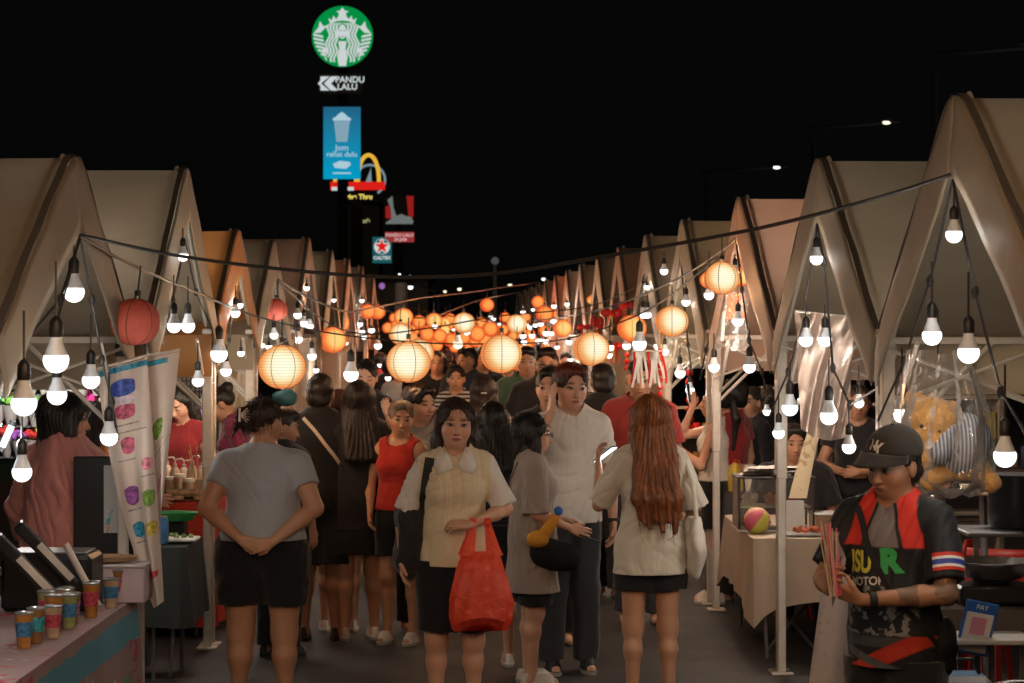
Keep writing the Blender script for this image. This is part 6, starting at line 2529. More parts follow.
# ---- drinks stall (nearest, with the banner)
cl_drink = clothmat('drinks_cloth', (.30, .215, .22), border=(.60, .735, (.10, .28, .36)), blot=[(5., .60, (.40, .05, .09)), (7., .66, (.62, .58, .56))])
table('stall_table', 'drinks stall table with a cloth printed pink with blue top edge, cups on it', -2.62, -1.84, 7.3, 10.55, .755, .68, cl_drink, wave=.006, seed=2)
mb = MB()
mb.lathe([(0, 0), (.09, .004), (.12, .02), (.12, .2), (.09, .26), (0, .27)], n=14, rot=(0, PI / 2 * 0, 0), sy=.15)
g_ = thing('printed_emblem', 'green printed leaf emblem on the drinks stall tablecloth', 'emblem', (-1.80, 9.9, .24))
q = MB()
q.poly([(-.07, .0), (.07, .02), (.085, .2), (.02, .27), (-.06, .24), (-.09, .12)], .004, lambda u, v, w: (w + .012 * 0, u, v))
q.build('emblem_shape', greenp, g_)
g_.location = (-1.775, 9.95, .20)


def tea_cup(px, py, d, h, col, lcol, label):
    t = thing('drink_cup', label, 'cup', at(px, py, d), random.uniform(0, 3), 'iced drink cups on the drinks stall')
    t.location[2] = .762
    t.scale = (.86, .86, .86)
    r0, r1 = .030, .045
    cm = M('tea_' + col[0], col[1], rough=.2, var=.25, nscale=20, spec=.6, coat=.5)
    MB().lathe([(0, 0), (r0, 0), (r1, h), (0, h)], n=20).build('cup_body', cm, t)
    lm = M('cup_lid', (.16, .165, .17), rough=.15, spec=.7)
    MB().lathe([(r1 + .003, h), (r1 + .003, h + .007), (r1 - .003, h + .010), (r1 - .006, h + .012), (0, h + .013)], n=20).build('lid', lm, t)
    lb = M('cup_label_' + lcol[0], lcol[1], rough=.5, var=.8, nscale=55)
    a0, a1 = h * .35, h * .78
    f = lambda z: r0 + (r1 - r0) * z / h + .0015
    MB().lathe([(f(a0), a0), (f(a1), a1)], n=20).build('cup_sleeve', lb, t)
    return t


teas = {'brown': ('brown', (.22, .11, .04)), 'milk': ('milk', (.42, .30, .19)), 'green': ('green', (.24, .28, .10)), 'amber': ('amber', (.36, .16, .03))}
labs = {'blue': ('blue', (.05, .18, .36)), 'red': ('red', (.45, .06, .10)), 'teal': ('teal', (.04, .30, .36)), 'pink': ('pink', (.5, .14, .22))}
CUPS = [(108, 10.1, 'milk', 'blue', 'tall milky iced drink with a blue sleeve nearest the banner tip'), (95, 9.9, 'brown', 'teal', 'brown iced drink with a teal sleeve beside the tallest milky cup'),
        (88, 9.75, 'amber', 'red', 'amber iced drink with red sleeve third from the banner tip'), (76, 9.55, 'brown', 'pink', 'brown iced drink with pink sleeve in the row of cups'),
        (66, 9.4, 'green', 'blue', 'greenish iced drink with blue sleeve in the row of cups'), (58, 9.3, 'amber', 'pink', 'amber iced drink with pink sleeve before the black card stand'),
        (50, 9.1, 'milk', 'red', 'milky iced drink with red sleeve before the black card stand'), (40, 8.95, 'brown', 'teal', 'brown iced drink with teal sleeve at the table edge'),
        (116, 10.3, 'brown', 'red', 'brown iced drink with red sleeve farthest along the table'),
        (70, 9.75, 'amber', 'teal', 'amber iced drink with teal sleeve in the back row of cups'), (60, 9.6, 'milk', 'pink', 'milky iced drink with pink sleeve in the back row of cups'),
        (50, 9.45, 'green', 'red', 'greenish iced drink with red sleeve in the back row of cups'), (100, 10.35, 'green', 'pink', 'greenish iced drink with pink sleeve near the lilac box'),
        (28, 8.8, 'amber', 'blue', 'amber iced drink with blue sleeve nearest to us on the table')]
for i, (px, d, c_, l_, lab) in enumerate(CUPS):
    tea_cup(px + (-4 if i % 2 else 3), 600, d, .15 + .012 * (i % 3), teas[c_], labs[l_], lab)

# black card stands leaning
for i, (px, py, d, sc, lab) in enumerate(((52, 560, 9.9, 1., 'slanted black menu stand with a pale card, nearest the pink shirt'), (32, 574, 9.6, 1., 'slanted black menu stand with a pale card, at the nearer tent leg'))):
    t = thing('menu_stand', lab, 'menu stand', at(px, py, d), 0, 'black menu stands on the drinks table')
    t.rotation_euler = (0.1, math.radians(-42), .15)
    MB().box((0, 0, 0), (.05, .10, .46), bev=.008).build('stand_body', blackp, t)
    MB().box((.012, -.053, -.01), (.032, .006, .22), bev=.002).build('card', paperw, t)
t = thing('drink_dispenser', 'low black dispenser box behind the drink cups', 'dispenser', at(48, 596, 10.0))
t.location[2] = .76
MB().box((0, .1, .13), (.42, .3, .26), bev=.02).build('housing', blackp, t)
MB().box((0, .1, .266), (.36, .24, .012), bev=.004).build('lid', dsteel, t)
# white straw stick
t = thing('cup_tube', 'pale clear tube of straws leaning beside the milky cup', 'straw tube', at(82, 575, 9.85))
t.rotation_euler = (0, math.radians(-28), 0)
MB().lathe([(0, -.16), (.016, -.16), (.016, .16), (0, .16)], n=12).build('tube', M('tube_clear', (.5, .47, .45), rough=.3), t)
# framed poster board, box and tray
t = thing('easel_board', 'black framed board with pale printed poster standing behind the banner', 'poster board', at(110, 508, 10.9))
MB().box((-.035, .02, 0), (.30, .03, .52), bev=.006).build('frame', blackp, t)
MB().box((.045, .0, .045), (.15, .012, .34)).build('poster', clothmat('poster_pale', (.48, .50, .52), blot=[(14., .60, (.10, .36, .42)), (9., .66, (.55, .22, .2))]), t)
t = thing('carton_box', 'pale lilac box on the drinks table under a wooden tray', 'box', at(112, 590, 10.4))
t.location[2] = .76
MB().box((0, 0, .085), (.36, .26, .17), bev=.006).build('box_body', M('box_lilac', (.40, .34, .38), rough=.7), t)
MB().box((0, 0, .175), (.37, .27, .01), bev=.002).build('lid', M('box_lid', (.42, .38, .40), rough=.7), t)
t = thing('wooden_tray', 'small wooden tray lying on the lilac box', 'tray', (t.location[0] - .02, t.location[1], .95))
MB().lathe([(0, 0), (.13, 0), (.145, .022), (.135, .022), (.12, .008), (0, .008)], n=24, sy=.7).build('tray_dish', wood, t)
# tube lamp at the tent's near leg
t = thing('tube_lamp', 'short white lit tube lamp at the nearest tent leg', 'lamp', at(7, 436, 8.0))
t.rotation_euler = (0, math.radians(24), 0)
MB().lathe([(0, -.045), (.012, -.045), (.012, .045), (0, .045)], n=10).build('tube', E('tube_glow', (.9, .96, 1.), 1.8), t)
MB().lathe([(0, -.06), (.014, -.06), (.014, -.043), (0, -.043)], n=10).build('end_cap', blackp, t)
MB().lathe([(0, .043), (.014, .043), (.014, .06), (0, .06)], n=10).build('end_cap', blackp, t)
lamp(t.location + Vector((0, -.02, 0)), 5, (.9, .96, 1), .03, 'tube_light')

# ---- hanging drinks banner
ban = thing('drinks_banner', 'creased white hanging banner with rows of colourful iced drink pictures', 'banner', at(138, 360, 10.45))
B0 = at(138, 360, 10.45)
banm = clothmat('banner_vinyl', (.60, .54, .50), rough=.45, transl=.25)
PXM = 10.45 / F


def panA(u, v):
    xl = 97 + 16 * v + 40 * v * v
    xr = 148 + 16 * v
    y = 371 - 13 * u + (238 + 5 * u) * v
    x = xl + (xr - xl) * u
    w = .035 * math.sin(u * 5 + 1.) * (.4 + v) + .02 * math.sin(u * 11 + v * 4)
    p = at(x, y, 10.45)
    return Vector((p[0], 10.45 + w, p[2])) - B0


def panB(u, v):
    xl = 140 + 18 * v
    xr = 178 - 17 * v
    y = 359 - 7 * u + (150 + 40 * (1 - u)) * v
    x = xl + (xr - xl) * u
    w = .06 + .03 * math.sin(u * 4 + 2) * (.5 + v)
    p = at(x, y, 10.45)
    return Vector((p[0], 10.45 + w, p[2])) - B0


for nm, fn in (('vinyl_panel', panA), ('vinyl_panel', panB)):
    o = MB().sheet(lambda u, v, fn=fn: tuple(fn(u, v)), 20, 30).build(nm, banm, ban)
MB().tube([tuple(panA(0, 0) + Vector((0, 0, .01))), tuple(panA(1, 0) + Vector((0, 0, .012))), tuple(panB(1, 0) + Vector((0, 0, .01)))], .008, 6).build('top_bar', pole_m, ban)


def decal(fn, u0, u1, v0, v1, mat, name, taper=0., parent=ban):
    def f(a, b):
        uu = u0 + (u1 - u0) * a
        uc = (u0 + u1) / 2
        uu = uc + (uu - uc) * (1 - taper * b)
        if name == 'cup_picture':
            uu = uc + (uu - uc) * max(.05, 1 - abs(2 * b - 1) ** 5) ** .5
        return tuple(fn(uu, v0 + (v1 - v0) * b) + Vector((0, -.006, 0)))
    return MB().sheet(f, 8, 8).build(name, mat, parent)


PC = {c: M('banner_print_' + c, col, rough=.5, var=.8, nscale=42) for c, col in
      dict(blue=(.04, .09, .42), magenta=(.40, .07, .15), pink=(.60, .22, .32), purple=(.24, .07, .28), teal=(.03, .26, .42), green=(.16, .30, .06), yellow=(.60, .50, .08), red=(.5, .05, .05), grey=(.30, .28, .28)).items()}
decal(panA, .02, 1.0, .005, .028, PC['teal'], 'printed_band')
decal(panB, .02, .7, .02, .05, PC['teal'], 'printed_band')
decal(panA, .22, .72, .06, .13, PC['blue'], 'cup_picture')
decal(panA, .24, .72, .13, .165, M('banner_print_pale', (.55, .5, .6), var=.5, nscale=30), 'cup_picture')
decal(panA, .26, .70, .165, .225, PC['magenta'], 'cup_picture', .15)
decal(panA, .30, .62, .30, .37, PC['magenta'], 'cup_picture', .25)
decal(panA, .72, .98, .40, .45, PC['pink'], 'cup_picture', .2)
decal(panA, .18, .58, .50, .58, PC['purple'], 'cup_picture', .25)
decal(panA, .66, .98, .53, .60, PC['green'], 'cup_picture', .2)
decal(panA, .20, .60, .65, .715, PC['teal'], 'cup_picture', .2)
decal(panA, .68, .98, .66, .72, PC['yellow'], 'cup_picture', .2)
decal(panA, .3, .9, .86, .89, PC['red'], 'cup_picture', .2)
decal(panB, .10, .62, .36, .47, PC['green'], 'cup_picture', .25)
decal(panB, .1, .6, .70, .76, PC['pink'], 'cup_picture', .2)
for (fn, u0, u1, v0) in ((panA, .25, .75, .245), (panA, .05, .9, .275), (panA, .2, .6, .39), (panA, .2, .6, .595), (panA, .2, .6, .73), (panA, .7, .98, .47), (panB, .1, .7, .5), (panB, .0, 1., .54)):
    decal(fn, u0, u1, v0, v0 + .006, PC['grey'], 'printed_line')

# ---- flower rack behind the pink shirt
rk = thing('flower_rack', 'dark wire rack behind the pink shirt, full of flower bunches', 'rack', at(60, 420, 12.6))
RX0, RX1 = at(-25, 0, 12.6)[0], at(150, 0, 12.6)[0]
RC = rk.location.copy()
for z in (1.32, 1.50, 1.68):
    MB().box(((RX0 + RX1) / 2 - RC[0], .05, z - RC[2]), (RX1 - RX0, .16, .012)).build('shelf', dsteel, rk)
for x in (RX0, (RX0 + RX1) / 2, RX1):
    MB().tube([(x - RC[0], .12, -RC[2]), (x - RC[0], .12, 1.95 - RC[2])], .012, 6).build('upright', dsteel, rk)
MB().box(((RX0 + RX1) / 2 - RC[0], .15, 1.55 - RC[2]), (RX1 - RX0, .01, .75)).build('back_panel', M('rack_back_green', (.02, .06, .03), rough=.8, var=.5), rk)
fcol = [('pink', (.62, .16, .28)), ('magenta', (.60, .03, .22)), ('green', (.16, .42, .06)), ('yellow', (.60, .48, .10)), ('purple', (.30, .09, .42)), ('orange', (.62, .22, .03)), ('cream', (.6, .52, .4)), ('teal', (.04, .30, .34)), ('red', (.5, .03, .03))]
fm = {n_: M('flower_' + n_, c_, rough=.8, var=.4, nscale=25) for n_, c_ in fcol}
leafm = M('leaf_green', (.04, .11, .03), rough=.7, var=.4)
protos = {}
k = 0
for row, z in enumerate((1.32, 1.50, 1.68)):
    for j in range(13):
        nm = fcol[(j * 4 + row * 3 + (j // 3)) % 9][0]
        x = RX0 + .04 + (RX1 - RX0 - .08) * (j + .3 * (row % 2)) / 12.5
        if nm not in protos:
            t = thing('flower_bunch', '', 'flowers', (x, 12.58, z), random.uniform(0, 3), 'flower bunches on the rack behind the pink shirt')
            MB().lathe([(0, .0), (.018, .0), (.05, .10), (.055, .11)], n=12).build('wrap', M('wrap_paper', (.4, .38, .36), rough=.6), t)
            mb = MB()
            for q in range(9):
                a = q * 2.4
                r_ = .045 * math.sqrt(q / 9)
                mb.ball((r_ * math.cos(a), r_ * math.sin(a), .13 + .025 * math.cos(r_ * 30) + random.uniform(-.01, .01)), .021, 7, 5, jit=.25)
            mb.build('blossoms', fm[nm], t)
            mb = MB()
            for q in range(7):
                a = q * .9
                mb.poly([(0, 0), (.012, .03), (0, .065), (-.012, .03)], .001, lambda u, v, w, a=a: (math.cos(a) * (.02 + v * .7) - math.sin(a) * u, math.sin(a) * (.02 + v * .7) + math.cos(a) * u, .10 + v * .6))
            mb.build('leaves', leafm, t)
            protos[nm] = t
        else:
            t = copy_tree(protos[nm])
            t.location = (x, 12.56 + random.uniform(-.03, .03), z)
            t.rotation_euler[2] = random.uniform(0, 6)
        s_ = random.uniform(.85, 1.2)
        t.scale = (s_, s_, s_)
        t['label'] = f'{nm} flower bunch standing on the {["lowest", "middle", "top"][row]} shelf of the flower rack'
lamp((RX0 + .4, 12.0, 1.98), 30, (1, .95, .88), .04, 'stall_fill_light')  # added fill light for the rack and pink shirt, no fixture

# ---- snack counter with the red cloth
clr = clothmat('counter_red', (.36, .035, .02), rough=.6)
tc_ = table('stall_counter', 'tall counter under a red cloth with jars and pump bottles on it', at(150, 0, 15.3)[0], at(211, 0, 14.6)[0], 14.5, 15.9, .90, .82, clr, wave=.012, seed=5)
pump_m = M('pump_bottle_clear', (.46, .36, .28), rough=.2, spec=.7, var=.2)
pumpw = M('pump_white', (.62, .6, .56), rough=.4)


def pump(px, d, h, label, col=None):
    t = thing('pump_bottle', label, 'bottle', at(px, 500, d), random.uniform(-1, 1), 'condiment pump bottles')
    t.location[2] = .91
    MB().lathe([(0, 0), (.034, 0), (.036, .01), (.036, h * .62), (.026, h * .74), (.014, h * .78), (0, h * .78)], n=16).build('bottle_body', col or pump_m, t)
    mb = MB()
    mb.lathe([(.015, h * .77), (.015, h * .86), (.006, h * .87), (.006, h * .97), (0, h * .97)], n=10)
    mb.tube([(0, 0, h * .96), (.05, 0, h * .98), (.06, 0, h * .93)], .006, 6)
    mb.build('pump_head', pumpw, t)


for (px, d, h, l_) in ((175, 14.9, .27, 'pump bottle nearest the looking down vendor'), (184, 15.1, .25, 'pump bottle second from the banner on the red counter'),
                       (192, 14.8, .30, 'tallest pump bottle on the red counter'), (201, 15.0, .24, 'pump bottle closest to the aisle post'), (167, 15.3, .26, 'pump bottle beside the banner edge')):
    pump(px, d, h, l_)
jar_m = M('jar_brown', (.30, .19, .11), rough=.25, spec=.6, var=.3)
for (px, d, h, l_) in ((171, 14.65, .13, 'short brown jar in front of the pump bottles'), (180, 14.62, .15, 'brown jar between two others on the red counter'), (189, 14.6, .12, 'brown jar beside the glass of skewers')):
    t = thing('snack_jar', l_, 'jar', at(px, 500, d), 0, 'jars on the red counter')
    t.location[2] = .91
    MB().lathe([(0, 0), (.04, 0), (.043, .01), (.043, h), (.036, h + .01), (0, h + .01)], n=16).build('jar_body', jar_m, t)
    MB().lathe([(.04, h + .008), (.04, h + .03), (0, h + .032)], n=16).build('lid', pumpw, t)
t = thing('skewer_glass', 'glass full of slanting wooden skewers on the red counter', 'skewer glass', at(200, 500, 14.62))
t.location[2] = .91
MB().lathe([(0, 0), (.035, 0), (.045, .14)], n=16).build('glass', M('glass_dull', (.35, .33, .3), rough=.1, alpha=.5), t)
for i in range(9):
    a = random.uniform(-.10, .10)
    MB().tube([(a * .2, random.uniform(-.02, .02), .01), (a, random.uniform(-.04, .04), random.uniform(.30, .38))], .004, 5).build('skewer', M('skewer_wood', (.42, .27, .14), rough=.7), t)
for i, (px, z_, w_, l_) in enumerate(((176, .915, .26, 'clear lidded food tray lying lowest on the red counter edge'), (182, .955, .22, 'clear food tray stacked on the lowest one'), (196, .915, .18, 'small food tray at the counter corner near the aisle'))):
    t = thing('food_tray', l_, 'tray', (at(px, 0, 14.56)[0], 14.62, z_), 0, 'food trays on the red counter')
    MB().box((0, 0, .017), (w_, .13, .034), bev=.008).build('tray_body', M('tray_food', (.40, .27, .16), rough=.4, var=.4, nscale=30), t)
    MB().box((0, 0, .037), (w_ + .01, .14, .005), bev=.002).build('lid', M('lid_shine', (.5, .46, .42), rough=.12, alpha=.55), t)
lamp((at(185, 0, 15)[0], 15.2, 1.75), 16, (1, .86, .68), .04, 'stall_fill_light')
# lower bench with the green tray and white tray
table('side_bench', 'low bench with dark front beside the drinks banner, green and white trays on it', at(150, 0, 13)[0] - .16, at(184, 0, 12.7)[0], 12.7, 13.4, .78, .45, clothmat('bench_dark', (.035, .04, .04)), wave=.004)
t = thing('serving_tray', 'shallow green plastic tray behind the banner tip', 'tray', at(166, 515, 13.2))
t.location[2] = .90
MB().lathe([(0, 0), (.16, 0), (.20, .05), (.19, .05), (.155, .008), (0, .008)], n=24, sy=.6).build('tray_body', greenp, t)
MB().box((0, .02, -.06), (.24, .16, .11), bev=.01).build('tray_foot', blackp, t)
t = thing('serving_tray', 'white paper lined tray with greens at the bench edge', 'tray', at(173, 528, 12.95))
t.location[2] = .80
MB().box((0, 0, .01), (.30, .20, .02), bev=.006).build('tray_body', paperw, t)
mb = MB()
for i in range(12):
    mb.ball((random.uniform(-.12, .12), random.uniform(-.07, .07), .028), .016, 6, 4, jit=.3)
mb.build('salad_leaves', M('salad_green', (.22, .3, .12), var=.6, nscale=30), t)
t = thing('water_bottle', 'blue labelled drink can standing next to the banner tip', 'can', at(163, 545, 12.85))
t.location[2] = .79
MB().lathe([(0, 0), (.03, 0), (.033, .01), (.033, .14), (.026, .16), (0, .16)], n=14).build('can_body', M('can_blue', (.05, .16, .32), rough=.3, var=.4, nscale=20), t)
MB().lathe([(.027, .158), (.027, .165), (0, .166)], n=14).build('lid', steel, t)

# wire grid panel and curtains
t = thing('wire_grid_panel', 'black wire grid panel hanging behind the vendor in the red vest', 'grid panel', at(193, 402, 17.))
mb = MB()
for i in range(12):
    x = -.19 + i * .38 / 11
    mb.tube([(x, 0, -.30), (x, 0, .25)], .004, 4)
for i in range(14):
    z = -.30 + i * .55 / 13
    mb.tube([(-.19, .004, z), (.19, .004, z)], .004, 4)
mb.build('wire_lattice', dark_m, t)
MB().box((0, .08, 0), (.42, .02, .62)).build('backing', M('grid_back', (.30, .27, .25), rough=.9), t)
t = thing('plush_pair', 'purple and blue soft toy hanging from the wire grid', 'soft toy', at(202, 414, 16.7))
MB().ball((0, 0, 0), .05, 12, 8, jit=.1, sc=(1, .8, 1.2)).build('body', fm['purple'], t)
MB().ball((0, 0, .08), .035, 12, 8, jit=.1).build('head', M('plush_bluewhite', (.2, .3, .55), rough=.9), t)


def curtain(label, a, b, d0, d1, ztop, zbot, mat, pleats=7, amp=.03, tie=0., cat='curtain'):
    A, B = at(a, 0, d0), at(b, 0, d1)
    r = thing('tent_curtain', label, cat, (A[0], A[1], 0), 0)
    dirv = Vector((B[0] - A[0], B[1] - A[1], 0))
    nn = Vector((-dirv[1], dirv[0], 0)).normalized()

    def f(u, v):
        uu = u * (1 - tie * math.sin(PI * min(1, v * 1.1)) ** 2)
        p = dirv * uu + nn * amp * (math.sin(u * pleats * 2 * PI + 2 * math.sin(v * 3)) + .4 * math.sin(u * pleats * 5 + v * 6))
        return (p[0], p[1], ztop + (zbot - ztop) * v)
    o = MB().sheet(f, 60, 16).build('cloth_panel', mat, r)
    MB().tube([(0, 0, ztop), (dirv[0], dirv[1], ztop)], .012, 6).build('rail', pole_m, r)
    return r


curt = clothmat('curtain_cream', (.55, .47, .34), transl=.3)
curtain('cream curtain gathered beside the aisle behind the hair claw woman', 221, 262, 16.9, 17.2, 1.95, .55, curt, 4, .025, tie=.25)
curtain('pale curtain hung beside the black shirted man under the big lantern', 285, 318, 19.4, 22.8, 1.98, .1, clothmat('curtain_beige', (.40, .33, .26), transl=.2), 6)
curtain('plain beige sheet wall behind the red tee man', 599, 668, 24.6, 21.9, 2.0, .1, clothmat('sheet_beige', (.50, .42, .32), transl=.25), 3, .02)
curtain('brownish side sheet of a far tent beside the smiling woman in black', 322, 352, 24.5, 27.5, 2.0, .1, clothmat('sheet_brown', (.24, .17, .12), transl=.15), 6)
curtain('beige side sheet of a far tent behind the folded arms men', 548, 580, 33, 29, 2.0, .1, clothmat('sheet_grey', (.40, .36, .30), transl=.2), 6)
t = thing('teal_parcel', 'teal wrapped parcel hanging under the big glowing lantern', 'parcel', at(285, 398, 18.6))
MB().ball((0, 0, 0), .09, 12, 8, sc=(1.3, .7, .8), jit=.12).build('wrapped_bundle', M('parcel_teal', (.03, .11, .115), rough=.5), t)
MB().tube([(0, 0, .06), (0, 0, .5)], .004, 4).build('string', wire_m, t)

# ---- festive red hangings on the capped man's side
redm = M('festive_red', (.55, .015, .01), rough=.35, var=.2)
goldm = M('festive_gold', (.6, .32, .05), rough=.3, metal=.6)


def bead_string(px, y0, y1, r, d, label):
    t = thing('bead_string', label, 'bead string', at(px, y0, d), 0, 'strings of red paper balls')
    R = r * d / F
    n = max(2, int((y1 - y0) / (2.1 * r)))
    for i in range(n):
        MB().ball((random.uniform(-.1, .1) * R, 0, -(i + .5) * 2.15 * R), R, 12, 8, sc=(1, 1, .92)).build('bead', redm, t)
    MB().tube([(0, 0, .12), (0, 0, -n * 2.15 * R - .06)], .004, 4).build('cord', goldm, t)


bead_string(660, 348, 412, 3.3, 14.8, 'string of red paper balls hanging beside the white paper streamers')
bead_string(690, 368, 432, 4.3, 17.4, 'string of larger red balls behind the raised arm of the tank top woman')
bead_string(627, 352, 372, 3, 21, 'short string of red balls above the black tee with white print')
bead_string(605, 368, 380, 3, 21, 'shortest string of red balls beside the big lantern')
bead_string(646, 378, 400, 3, 20.4, 'string of red balls under the white paper streamers')
for i, (px, py, w, h, d, l_) in enumerate(((612, 313, 12, 8, 23, 'red bow ornament behind the touching orange lanterns'), (627, 306, 9, 9, 22.6, 'red fan shaped ornament above the orange lantern with bulb'), (597, 323, 7, 14, 24, 'red and gold knot hanging behind the cream lantern'),
                                           (614, 346, 9, 8, 22, 'red cluster of small lanterns beside the orange one'), (585, 327, 8, 6, 26, 'small red ribbon beyond the cream lantern'))):
    t = thing('festive_knot', l_, 'ornament', at(px, py, d), 0, 'red festive ornaments')
    kx, kz = w * d / F, h * d / F
    mb = MB()
    mb.ball((-kx * .5, 0, 0), kx * .5, 10, 6, sc=(1, .4, kz / kx), jit=.12)
    mb.ball((kx * .5, 0, 0), kx * .5, 10, 6, sc=(1, .4, kz / kx), jit=.12)
    mb.ball((0, -.02, 0), kx * .25, 8, 6)
    mb.build('bow', redm, t)
    for s_ in (-.3, 0, .3):
        MB().tube([(kx * s_, 0, -kz * .3), (kx * s_ * 1.5, 0, -kz * 2.2)], [.012, .006], 5).build('tassel', goldm if s_ == 0 else redm, t)
t = thing('paper_streamers', 'bunch of white and red paper streamers hanging over the red tee man', 'streamers', at(648, 352, 14.6))
t.scale = (.60, .60, .70)
for i in range(13):
    x = (i - 6) * .026
    L = .30 + .05 * math.sin(i * 2.1)
    mb = MB()
    mb.sheet(lambda u, v, x=x, i=i, L=L: (x + (u - .5) * .026 + .02 * math.sin(v * 3 + i) + (x * .25) * v, .02 * math.sin(i * 3 + v * 4), -L * v), 2, 8)
    mb.build('streamer', paperw if i % 6 else redm, t)
MB().tube([(-.17, 0, .01), (.17, 0, .01)], .008, 6).build('bar', pole_m, t)
t = thing('white_stall_box', 'white plastic sheet lit by bulbs below the lantern over the auburn hair', 'plastic sheet', at(686, 345, 18.4))
MB().sheet(lambda u, v: ((u - .5) * .34, .02 * math.sin(u * 9), .10 - v * .30), 12, 8).build('film', bagfilm, t)
# red shelf of wares behind the tank top woman
t = thing('ware_shelf', 'shelf of red wares behind the raised arm of the tank top woman', 'shelf', at(684, 430, 18.6))
t.location[2] = 0
for z in (.9, 1.15, 1.4):
    MB().box((.1, 0, z), (.62, .22, .02)).build('shelf_board', wood, t)
for x in (-.2, .4):
    MB().box((x, 0, .75), (.03, .2, 1.5)).build('side_panel', wood, t)
for i in range(14):
    x = -.15 + (i % 7) * .085
    z = .91 + .25 * (i // 7)
    w = thing('gift_jar', 'red lidded gift jar on the ware shelf', 'jar', (t.location[0] + x, t.location[1] - .03, z), 0, 'gift jars on the ware shelf')
    MB().lathe([(0, 0), (.03, 0), (.032, .09), (0, .09)], n=12).build('jar_body', redm if i % 3 else M('jar_amber', (.5, .22, .04), rough=.3), w)
    MB().lathe([(.033, .088), (.033, .11), (0, .112)], n=12).build('lid', goldm if i % 2 else redm, w)
    w['label'] = ['red gift jar on the ware shelf', 'amber gift jar on the ware shelf'][0 if i % 3 else 1]
lamp((at(690, 0, 18)[0], 18.0, 1.8), 12, (1, .8, .55), .04, 'stall_fill_light')

# ---- beige table with the display case
clb = clothmat('table_beige', (.52, .43, .33))
TX0, TX1 = at(753, 0, 13.45)[0], at(753, 0, 13.45)[0] + 1.3
table('stall_table', 'long table under a beige cloth with folding legs, display case on it', TX0, TX1, 13.45, 15.2, .76, .40, clb, wave=.010, seed=9, corner=.14)
t = thing('folding_stool', 'dark folding frame under the beige table', 'folding frame', (TX0 + .3, 13.9, 0))
MB().tube([(-.15, 0, .01), (.15, 0, .36)], .012, 6).build('frame_tube', dsteel, t)
MB().tube([(.15, .03, .01), (-.15, .03, .36)], .012, 6).build('frame_tube', dsteel, t)
case_ = thing('display_case', 'clear display case of snacks with newspapers on top, on the beige table', 'display case', (at(775, 0, 14.)[0], 14.1, .765))
for (x, y) in ((-.24, -.18), (.24, -.18), (.24, .18), (-.24, .18)):
    MB().box((x, y, .17), (.014, .014, .34)).build('post', dark_m, case_)
MB().box((0, 0, .345), (.51, .39, .012), bev=.003).build('top_panel', dark_m, case_)
MB().box((0, 0, .006), (.5, .38, .012)).build('base_panel', paperw, case_)
MB().box((0, .03, .15), (.46, .26, .01)).build('shelf', paperw, case_)
MB().box((0, -.185, .17), (.47, .004, .32)).build('front_pane', clear, case_)
MB().box((-.245, 0, .17), (.004, .35, .32)).build('side_pane', clear, case_)
food = [(-.17, .02, (.50, .34, .12), 'golden'), (-.06, .02, (.56, .42, .26), 'pale'), (.08, .02, (.55, .16, .06), 'reddish'), (-.15, .16, (.56, .50, .40), 'cream'), (.0, .16, (.50, .26, .12), 'brown'), (.15, .16, (.52, .10, .08), 'red')]
for i, (x, z, c_, n_) in enumerate(food):
    w = thing('snack_pile', f'{n_} snack pile on the {"upper" if z > .1 else "lower"} level of the display case', 'snacks', (case_.location[0] + x, case_.location[1] - .02, .765 + z), 0, 'snacks inside the display case')
    mb = MB()
    for q in range(14):
        mb.ball((random.uniform(-.045, .045), random.uniform(-.07, .07), .016 + random.uniform(0, .05)), .019, 7, 5, jit=.2)
    mb.build('snack_heap', M('snack_' + n_, c_, rough=.5, var=.3, nscale=20), w)
t = thing('newspaper_stack', 'rumpled newspapers lying on top of the display case', 'newspapers', (case_.location[0] - .05, case_.location[1] - .02, .765 + .353))
for i in range(4):
    o = MB().sheet(lambda u, v, i=i: ((u - .5) * .34 + .02 * i, (v - .5) * .24, .008 + .014 * i + .012 * math.sin(u * 7 + i) * math.sin(v * 4 + i)), 10, 8).build('sheet_of_paper', clothmat('newsprint' + str(i), (.40, .36, .33), blot=[(30., .55, (.22, .2, .19))]), t)
    o.rotation_euler[2] = .15 * i - .2
t = thing('ball_toy', 'pink and yellow segmented soft ball on the beige table', 'soft ball', at(757, 523, 13.75))
t.location[2] = .765 + .085
mbs = {0: MB(), 1: MB(), 2: MB()}
for k in range(6):
    def f(u, v, k=k):
        a = 2 * PI * (k + u) / 6
        b = -PI / 2 + PI * v
        return (.085 * math.cos(b) * math.cos(a), .085 * math.cos(b) * math.sin(a), .085 * math.sin(b))
    mbs[k % 3].sheet(f, 5, 12)
for k, m_ in enumerate((M('toy_pink', (.62, .12, .18), rough=.6), M('toy_yellow', (.56, .55, .10), rough=.6), M('toy_peach', (.6, .3, .2), rough=.6))):
    mbs[k].build('segment', m_, t)
t.rotation_euler = (.6, .4, .5)
t = thing('snack_tray', 'paper tray of red fried snacks at the front of the beige table', 'tray', at(802, 530, 13.6))
t.location[2] = .768
MB().box((0, 0, .012), (.26, .16, .02), bev=.006).build('tray_body', M('foil_tray', (.4, .4, .4), rough=.3, metal=.5), t)
mb = MB()
for q in range(20):
    mb.ball((random.uniform(-.05, .10), random.uniform(-.05, .05), .03 + random.uniform(0, .02)), .016, 7, 5, jit=.2)
mb.build('fried_pieces', M('snack_reddish2', (.50, .13, .05), rough=.5, var=.3), t)
